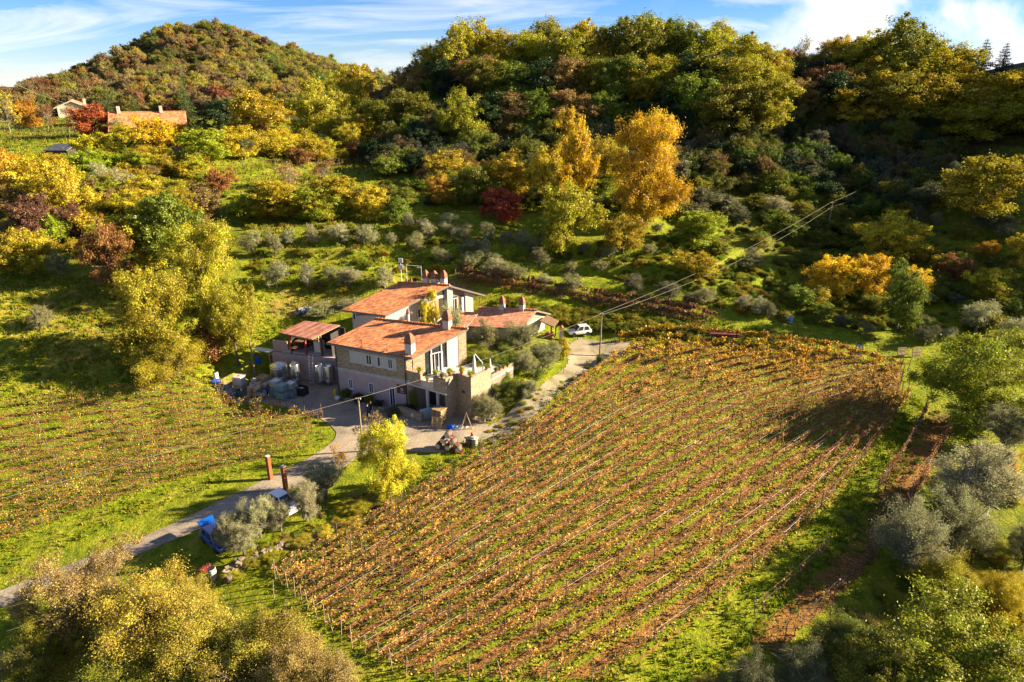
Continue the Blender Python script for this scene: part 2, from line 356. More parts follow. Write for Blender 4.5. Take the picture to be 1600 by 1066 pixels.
def roof_mat(name, c1, c2, c3):
    m, nt, N, L = new_mat(name); u = nd(N, 'ShaderNodeUVMap')
    b = nd(N, 'ShaderNodeTexBrick'); L.new(u.outputs[0], b.inputs['Vector']); b.inputs['Scale'].default_value = 1; b.offset = 0
    b.inputs['Brick Width'].default_value = .24; b.inputs['Row Height'].default_value = .36; b.inputs['Mortar Size'].default_value = .018; b.inputs['Bias'].default_value = 0
    b.inputs['Color1'].default_value = (0, 0, 0, 1); b.inputs['Color2'].default_value = (1, 1, 1, 1); b.inputs['Mortar'].default_value = (.1, .1, .1, 1)
    wn = nd(N, 'ShaderNodeTexNoise'); wn.inputs['Scale'].default_value = 2.3; wn.inputs['Detail'].default_value = 5; L.new(u.outputs[0], wn.inputs['Vector'])
    wl = nd(N, 'ShaderNodeTexNoise'); wl.inputs['Scale'].default_value = .55; wl.inputs['Detail'].default_value = 6; L.new(u.outputs[0], wl.inputs['Vector'])
    f = mth(N, L, 'ADD', mth(N, L, 'MULTIPLY', b.outputs[0], .6), mth(N, L, 'MULTIPLY_ADD', wn.outputs[0], 1.4, -.5)); f = mth(N, L, 'ADD', f, mth(N, L, 'MULTIPLY_ADD', wl.outputs[0], 1.6, -.78))
    r = ramp(N, [(.0, c3), (.3, c1), (.62, c2), (1., tuple(min(1, x * 1.35) for x in c2))]); L.new(f, r.inputs[0])
    sx = nd(N, 'ShaderNodeSeparateXYZ'); L.new(u.outputs[0], sx.inputs[0])
    wv = mth(N, L, 'ABSOLUTE', mth(N, L, 'SINE', mth(N, L, 'MULTIPLY', sx.outputs[0], math.pi / .24)))
    stp = mth(N, L, 'FRACT', mth(N, L, 'MULTIPLY', sx.outputs[1], 1 / .36))
    h = mth(N, L, 'ADD', wv, mth(N, L, 'MULTIPLY', stp, -.6))
    dk = mixc(N, L, b.outputs['Fac'], r.outputs[0], (.16, .06, .03))
    finish(N, L, dk, .8, h, .8, .07); return m
TILE = roof_mat('terracotta_tiles', (.47, .16, .058), (.60, .25, .10), (.27, .085, .04))
TILE2 = roof_mat('terracotta_tiles_pinkish', (.50, .20, .10), (.58, .27, .15), (.34, .13, .08))
def rust_roof():
    m, nt, N, L = new_mat('rusty_sheets'); u = nd(N, 'ShaderNodeUVMap'); sx = nd(N, 'ShaderNodeSeparateXYZ'); L.new(u.outputs[0], sx.inputs[0])
    n = noise(N, L, u.outputs[0], 1.1, 5, .6); band = mth(N, L, 'FRACT', mth(N, L, 'MULTIPLY', sx.outputs[0], 1 / .95))
    f = mth(N, L, 'ADD', mth(N, L, 'MULTIPLY', band, .35), n)
    r = ramp(N, [(.35, (.20, .06, .035)), (.6, (.32, .11, .065)), (.85, (.42, .23, .16))]); L.new(f, r.inputs[0])
    wv = mth(N, L, 'SINE', mth(N, L, 'MULTIPLY', sx.outputs[0], 2 * math.pi / .24))
    finish(N, L, r.outputs[0], .6, wv, .7, .04); return m
RUSTROOF = rust_roof()
def stone_mat(name, c1, c2, mort):
    m, nt, N, L = new_mat(name); u = nd(N, 'ShaderNodeUVMap'); b = nd(N, 'ShaderNodeTexBrick'); 
    nz = nd(N, 'ShaderNodeTexNoise'); nz.inputs['Scale'].default_value = 3; L.new(u.outputs[0], nz.inputs['Vector'])
    dv = nd(N, 'ShaderNodeVectorMath', operation='MULTIPLY_ADD'); L.new(nz.outputs['Color'], dv.inputs[0]); dv.inputs[1].default_value = (.16, .1, 0); L.new(u.outputs[0], dv.inputs[2])
    L.new(dv.outputs[0], b.inputs['Vector']); b.inputs['Scale'].default_value = 1; b.inputs['Brick Width'].default_value = .34; b.inputs['Row Height'].default_value = .15
    b.inputs['Mortar Size'].default_value = .022; b.inputs['Color1'].default_value = (*c1, 1); b.inputs['Color2'].default_value = (*c2, 1); b.inputs['Mortar'].default_value = (*mort, 1)
    n = noise(N, L, u.outputs[0], 7, 4, .7); r = ramp(N, [(.3, (.65, .65, .65)), (.65, (1.2, 1.18, 1.12))]); L.new(n, r.inputs[0])
    c = mixc(N, L, .85, b.outputs[0], r.outputs[0], 'MULTIPLY')
    h = mth(N, L, 'SUBTRACT', n, b.outputs['Fac']); finish(N, L, c, .9, h, .7, .05); return m
STONE = stone_mat('rubble_stone', (.52, .41, .27), (.31, .24, .155), (.17, .13, .09))
DRYSTONE = stone_mat('dry_stone', (.30, .25, .18), (.40, .34, .25), (.08, .06, .04))
PINK = simple('mauve_plaster', (.39, .285, .265), .9, .12, 1.2)
CREAM = simple('cream_plaster', (.47, .41, .33), .9, .1, 1.2)
WHITEP = simple('white_plaster', (.45, .42, .39), .9, .08, 1.2)
CONC = simple('concrete', (.40, .39, .37), .9, .15, 1.5)
WOOD = simple('old_timber', (.13, .075, .04), .85, .35, 4)
WOODL = simple('pale_timber', (.36, .25, .13), .8, .3, 4)
OAK = simple('barrel_oak', (.42, .24, .09), .7, .3, 5)
OAKW = simple('weathered_oak', (.38, .34, .28), .8, .25, 5)
FASCIA = simple('fascia_grey', (.17, .145, .12), .8, .15, 3)
GLASS = simple('window_glass', (.025, .03, .035), .08, .1, 2, 0, .6, 0)
WHITE = simple('white_paint', (.60, .60, .59), .5, .05, 3)
STEEL = simple('brushed_steel', (.62, .62, .60), .28, .06, 2, 1., .5, .03)
GALV = simple('galvanised_wire', (.42, .48, .46), .45, .15, 4, .6, .4, .05)
IRON = simple('dark_iron', (.04, .035, .033), .6, .3, 4)
CORTEN = simple('corten', (.24, .075, .025), .85, .3, 3)
TERRA = simple('terracotta', (.42, .16, .075), .8, .2, 5)
BLUEP = simple('blue_plastic', (.015, .09, .50), .4, .15, 3)
TEAL = simple('teal_plastic', (.14, .30, .30), .5, .25, 3)
BLACKP = simple('black_plastic', (.02, .02, .022), .5, .2, 3)
POLYW = simple('cloudy_plastic', (.58, .56, .52), .4, .12, 3)
REDP = simple('red_paint', (.33, .045, .035), .55, .2, 3)
RUBBER = simple('rubber', (.02, .02, .02), .8, .2, 6)
FABRIC = simple('parasol_cloth', (.66, .62, .58), .9, .08, 6)
STAKE = simple('stake_metal', (.12, .085, .06), .7, .35, 6)
STAKE_W = simple('stake_wood', (.21, .165, .115), .9, .3, 6)
HOSE = simple('pale_wire', (.58, .52, .42), .5, .1, 6)
CABLE = simple('cable', (.30, .26, .21), .6, .1, 6)
def car_paint(name, col):
    m, nt, N, L = new_mat(name); b = finish(N, L, col, .32, spec=.5); b.inputs['Coat Weight'].default_value = .6; return m
# ------------------------------------------------------------------ tree prototypes (unit size: crown 1 wide, 1 tall)
def unit(a): return a / (np.linalg.norm(a, axis=-1, keepdims=True) + 1e-9)
def leaves_to_mesh(name, C, Nn, size, asp, v, c, mat, r, slim=False):
    n = len(C); a = unit(np.cross(Nn, unit(r.normal(size=(n, 3))))); b = np.cross(Nn, a)
    s = (size * r.uniform(.65, 1.35, n))[:, None]
    P = np.stack([C - a * s, C + b * s * asp + Nn * s * .18, C + a * s, C - b * s * asp + Nn * s * .18], 1).reshape(-1, 3)
    Q = np.arange(n * 4).reshape(-1, 4)
    return np_mesh(name, P, Q, [mat], {'v': ('FACE', 'FLOAT', v), 'c': ('FACE', 'FLOAT', c)})
def scatter_crown(r, lobes, ncl, nleaf, cr, flat=.8, shell=.55, zmin=.05):
    lobes = np.array(lobes); vol = lobes[:, 3] * lobes[:, 4] * lobes[:, 5]; k = r.choice(len(lobes), ncl, p=vol ** .75 / (vol ** .75).sum())
    d = unit(r.normal(size=(ncl, 3))); rad = shell + (1 - shell) * r.random((ncl, 1)) ** .6
    rad = np.where(r.random((ncl, 1)) < .18, r.random((ncl, 1)) * .7, rad)
    CC = lobes[k, :3] + d * rad * lobes[k, 3:6]; CC[:, 2] = np.maximum(CC[:, 2], zmin + .05 * r.random(ncl))
    crs = cr * r.uniform(.45, 1.45, ncl); cc = r.random(ncl); out = unit(CC - lobes[k, :3] + (0, 0, .05))
    j = r.integers(0, ncl, nleaf); g = r.normal(size=(nleaf, 3)) * (crs[j] * .52)[:, None]
    g += out[j] * (r.normal(size=nleaf) * crs[j] * .45)[:, None]            # sprays reach outward along the bough
    g[:, 2] *= flat; g[:, 2] -= (np.abs(g[:, 0]) + np.abs(g[:, 1])) * .25 * r.random(nleaf)
    stray = r.random(nleaf) < .07; g[stray] *= 1.5
    P = CC[j] + g; P[:, 2] = np.maximum(P[:, 2], .01); Nn = unit(g / cr * .45 + out[j] * .45 + r.normal(size=(nleaf, 3)) * .8 + (0, 0, .25))
    return P, Nn, r.random(nleaf), np.clip(cc[j] + r.normal(size=nleaf) * .08, 0, 1), CC
def limbs(mb, r, targets, h0, rad, top, bend=.06, sub=3):
    mb.tube([(0, 0, -.06), (.01, 0, h0 * .5), (r.normal() * .01, r.normal() * .01, h0), (r.normal() * .03, r.normal() * .03, top)], [rad * 1.25, rad, rad * .85, rad * .22], 7)
    for t in targets:
        z0 = h0 * r.uniform(.75, 1.05) + max(0, (t[2] - h0)) * .25; p0 = np.array([0, 0, min(z0, top * .9)]); mid = p0 * .5 + t * .5 + r.normal(size=3) * bend + (0, 0, -.02)
        mb.tube([p0, mid, t], [rad * .5, rad * .3, rad * .09], 5, cap=False)
        for _ in range(sub):
            e = t + r.normal(size=3) * .09; mb.tube([mid * .4 + t * .6, e], [rad * .16, rad * .05], 4, cap=False)
def make_proto(kind, seed, nleaf, leaf, trunk_mat=None, asp=.55):
    r = np.random.default_rng(seed); tm = trunk_mat or BARK; L = []; h0 = .22; rad = .022
    if kind == 'round':
        L = [(0, 0, .6, .3, .3, .34)]
        for i in range(9):
            a = i * 2.4 + r.uniform(0, .8); z = r.uniform(.14, .8); q = .30 * math.sin(math.pi * min(.95, max(.18, z)))+.03
            L.append((q * math.cos(a), q * math.sin(a), z, r.uniform(.14, .23), r.uniform(.14, .23), r.uniform(.12, .2)))
        ncl, cr, zmin = 150, .062, .12
    elif kind == 'tall':
        L = [(0, 0, .6, .26, .26, .36)]
        for i in range(11):
            a = i * 2.4 + r.uniform(0, .8); z = r.uniform(.12, .9); q = .34 * (1 - abs(z - .42) * 1.3) + .04
            L.append((q * math.cos(a), q * math.sin(a), z, r.uniform(.13, .23), r.uniform(.13, .23), r.uniform(.1, .17)))
        ncl, cr, zmin = 190, .055, .1
    elif kind == 'crest':       # a tall wood tree: open below, lumpy crown above
        L = [(0, 0, .66, .27, .27, .28)]; h0 = .3
        for i in range(9):
            a = i * 2.4 + r.uniform(0, .8); z = r.uniform(.24, .86); q = r.uniform(.08, .3)
            L.append((q * math.cos(a), q * math.sin(a), z, r.uniform(.13, .22), r.uniform(.13, .22), r.uniform(.11, .18)))
        ncl, cr, zmin = 190, .056, .1
    elif kind == 'bush':
        for i in range(9):
            a = i * 2.4 + r.uniform(0, .8); q = r.uniform(0, .3); z = r.uniform(.25, .68) * (1 - q * .7)
            L.append((q * math.cos(a), q * math.sin(a), z, r.uniform(.16, .25), r.uniform(.16, .25), r.uniform(.22, .32)))
        ncl, cr, zmin, h0, rad = 120, .075, .03, .1, .018
    elif kind == 'olive':
        for i in range(8):
            a = i * 2.4 + r.uniform(0, .9); q = r.uniform(.05, .27); z = r.uniform(.3, .76)
            L.append((q * math.cos(a), q * math.sin(a), z, r.uniform(.17, .25), r.uniform(.17, .25), r.uniform(.2, .27)))
        ncl, cr, zmin, h0, rad = 130, .07, .13, .2, .03; tm = trunk_mat or BARK_OLIVE
    elif kind == 'twig':
        for i in range(10):
            a = i * 2.4 + r.uniform(0, .9); q = r.uniform(.05, .32); z = r.uniform(.3, .85)
            L.append((q * math.cos(a), q * math.sin(a), z, .14, .14, .14))
        ncl, cr, zmin, rad = 120, .06, .15, .012
    if kind in ('spruce', 'cedar'):
        P = []; Nn = []; c = []; mb = MB(); mb.tube([(0, 0, -.05), (0, 0, .5), (0, 0, .97)], [.03, .018, .004], 6)
        nl = 17 if kind == 'spruce' else 13
        for i in range(nl):
            t = i / (nl - 1); z = .1 + .86 * t; rad_ = (.46 * (1 - t) ** .85 + .02) if kind == 'spruce' else (.42 * (1 - t ** 1.6) * r.uniform(.6, 1.05) + .05)
            nb = max(4, int(9 * (1 - t * .5)))
            for k in range(nb):
                a = 2 * math.pi * (k + r.random() * .7) / nb + i; ln = rad_ * r.uniform(.7, 1.1); droop = -.10 * (1 - t) if kind == 'spruce' else r.uniform(-.02, .05)
                m = max(6, int(nleaf / (nl * 7) * (ln / .26))); s = r.random(m) ** .7; cc = r.random()
                wd = (.06 if kind == 'spruce' else .08) * (1.1 - s)
                q = np.stack([s * ln * math.cos(a), s * ln * math.sin(a), z + droop * s * ln / .3 + 0 * s], 1) + r.normal(size=(m, 3)) * np.stack([wd, wd, wd * .45], 1)
                P.append(q); n_ = unit(r.normal(size=(m, 3)) * .7 + np.array([math.cos(a) * .4, math.sin(a) * .4, .7])); Nn.append(n_); c += [cc] * m
                if k % 2 == 0: mb.tube([(0, 0, z), (ln * .8 * math.cos(a), ln * .8 * math.sin(a), z + droop * .8 * ln / .3)], [.006, .002], 4, cap=False)
        P = np.concatenate(P); Nn = np.concatenate(Nn); c = np.array(c)
        crown = leaves_to_mesh('crown', P, Nn, leaf, asp, r.random(len(P)), c, LEAF, r)
    else:
        P, Nn, v, c, CC = scatter_crown(r, L, int(ncl * 1.7), nleaf, cr * .82, zmin=zmin, flat=.85)
        crown = leaves_to_mesh('crown', P, Nn, leaf, asp, v, c, LEAF, r)
        mb = MB(); T = [np.array(l[:3]) for l in L]
        if kind in ('olive', 'bush', 'twig'): T += list(CC[:: max(1, len(CC) // (60 if nleaf > 20000 else 34 if kind == 'twig' else 10))])
        limbs(mb, r, T, h0, rad, .8 if kind in ('tall', 'round', 'crest') else h0 + .12, sub=5 if kind == 'twig' or (kind == 'bush' and nleaf > 20000) else 2)
    me = bpy.data.meshes.new('trunk'); me.from_pydata(mb.v, [], mb.f); me.materials.append(tm); me.polygons.foreach_set('use_smooth', [True] * len(me.polygons)); me.update()
    return crown, me
PROTO = {}
def add_protos(key, kind, n, nleaf, leaf, tm=None, asp=.55, s0=0):
    PROTO[key] = [make_proto(kind, 100 + s0 + i * 17 + len(PROTO) * 1000, nleaf, leaf, tm, asp) for i in range(n)]
add_protos('round', 'round', 5, 26000, .0135)          # trees 5 to 10 m seen from 90 to 150 m
add_protos('tall', 'tall', 5, 27000, .0122)
add_protos('crest', 'crest', 6, 27000, .0118)
add_protos('bush', 'bush', 5, 13000, .0165)
add_protos('olive', 'olive', 6, 9500, .0165, asp=.36)
add_protos('spruce', 'spruce', 2, 8000, .016, asp=.3)
add_protos('cedar', 'cedar', 3, 6000, .02, asp=.3)
add_protos('twig', 'twig', 3, 2200, .016, BARK_PALE)
add_protos('near_bush', 'bush', 4, 90000, .0060)
add_protos('near_round', 'round', 3, 60000, .0082)
add_protos('near_olive', 'olive', 4, 34000, .0105, asp=.3)
add_protos('near_tall', 'tall', 3, 64000, .0080)
add_protos('near_twig', 'twig', 2, 26000, .0065, BARK)
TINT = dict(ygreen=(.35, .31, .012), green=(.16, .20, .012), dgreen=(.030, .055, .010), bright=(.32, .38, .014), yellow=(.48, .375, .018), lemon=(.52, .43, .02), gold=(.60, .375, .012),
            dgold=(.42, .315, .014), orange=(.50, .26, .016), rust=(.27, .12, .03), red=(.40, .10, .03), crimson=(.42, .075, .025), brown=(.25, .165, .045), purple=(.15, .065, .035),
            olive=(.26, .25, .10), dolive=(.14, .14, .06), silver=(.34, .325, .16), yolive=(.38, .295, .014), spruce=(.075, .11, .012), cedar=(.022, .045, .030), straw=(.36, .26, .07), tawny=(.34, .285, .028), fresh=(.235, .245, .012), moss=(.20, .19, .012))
TREES = []; WIDE = dict(olive=1.05, near_olive=1.1, near_tall=1.3, spruce=1., cedar=1.1, round=1.25, near_round=1.22, tall=1.25, crest=1.2)
def plant(key, x, y, z, h, w, tint, name, label, cat, group=None, rot=None, var=None, lean=0.):
    i = random.randrange(len(PROTO[key])) if var is None else var; cm, tm = PROTO[key][i]
    r = empty(name, (x, y, z), random.uniform(0, 6.28) if rot is None else rot, label, cat, group); w *= WIDE.get(key, 1.15); r.scale = (w, w * random.uniform(.92, 1.08), h)
    if lean: r.rotation_euler = (random.uniform(-lean, lean), random.uniform(-lean, lean), r.rotation_euler[2])
    t = link_mesh('trunk', tm, r); c = link_mesh('crown', cm, r)
    k = TINT[tint] if isinstance(tint, str) else tint; jj = .035 if 'olive' in key else .05; bb = random.uniform(.85, 1.15); j = [bb * random.uniform(1 - jj, 1 + jj) for _ in range(3)]
    c.color = (k[0] * j[0], k[1] * j[1], k[2] * j[2], 1); TREES.append(r)
    if h > 24: print('TALL', name, label, round(h, 1), [round(q) for q in (x, y, z)])
    return r
def tree_px(key, px, by, top, wpx, tint, name, label, cat='tree', group=None, sink=.0, **kw):
    """a tree that stands at the ground point seen at (px, by); its height and width are those the picture gives at that distance"""
    p = at(px, by)
    if p[1] > 207 and px > 560:                                  # a crown whose foot is hidden by the brow of the ridge stands on the ridge itself
        y_ = random.uniform(184, 196) if key != 'cedar' else random.uniform(198, 206); q_ = wp(px, y_, 33.); p = np.array([q_[0], y_, float(hgt(q_[0], y_))])
    zc = zcam(p); d = ray(px, top)
    h = H + d[2] * zc - p[2]; dy = d[1] * zc - p[1]
    dep = math.atan2(H - p[2], p[1]); h = (H + d[2] * (p[1] / d[1])) - p[2]; E = h * math.cos(dep); a = wpx / F * zc * .45
    lo, hi = .2, max(h, .6)                                     # seen from above, the far side of a wide crown tops the outline: allow for it
    for _ in range(30):
        q = (lo + hi) / 2; e = .6 * q * math.cos(dep) + math.hypot(.4 * q * math.cos(dep), a * math.sin(dep))
        if e < E: lo = q
        else: hi = q
    h = max(lo, .45 * h)
    return plant(key, p[0], p[1], p[2] - sink, max(h, .6), wpx / F * zc, tint, name, label, cat, group, **kw)
ORD = 'first second third fourth fifth sixth seventh eighth ninth tenth eleventh twelfth thirteenth fourteenth fifteenth sixteenth seventeenth eighteenth nineteenth twentieth'.split()
CNAME = dict(ygreen='yellow-green', green='mid-green', dgreen='deep green', bright='light green', yellow='yellow', lemon='lemon', gold='golden', dgold='dull gold', orange='orange', rust='rusty', red='red', crimson='crimson', brown='brown', purple='purple', olive='olive-green', dolive='grey-green', silver='silvery', yolive='mustard', fresh='fresh green', moss='mossy', straw='straw-coloured', tawny='tawny')
CNT = {}
def nth(tint, where):
    k = (tint, where); CNT[k] = CNT.get(k, -1) + 1; return f'{CNAME[tint]} {where}, {ordinal(CNT[k])} {CNAME[tint]} one from the left'
def ordinal(i):
    if i < 20: return ORD[i]
    T = ['twenty', 'thirty', 'forty', 'fifty', 'sixty', 'seventy', 'eighty', 'ninety']; k = (i + 1) // 10; u = (i + 1) % 10
    return T[k - 2] + ('-' + ORD[u - 1] if u else '') if u else {20: 'twentieth', 30: 'thirtieth', 40: 'fortieth', 50: 'fiftieth', 60: 'sixtieth', 70: 'seventieth', 80: 'eightieth', 90: 'ninetieth'}[i + 1]
def rank(rows, fmt):
    """rows of dicts; label each by its order from the left: fmt(row, ordinal)"""
    rows.sort(key=lambda q: q[1])
    return [(q, fmt(q, ordinal(i))) for i, q in enumerate(rows)]

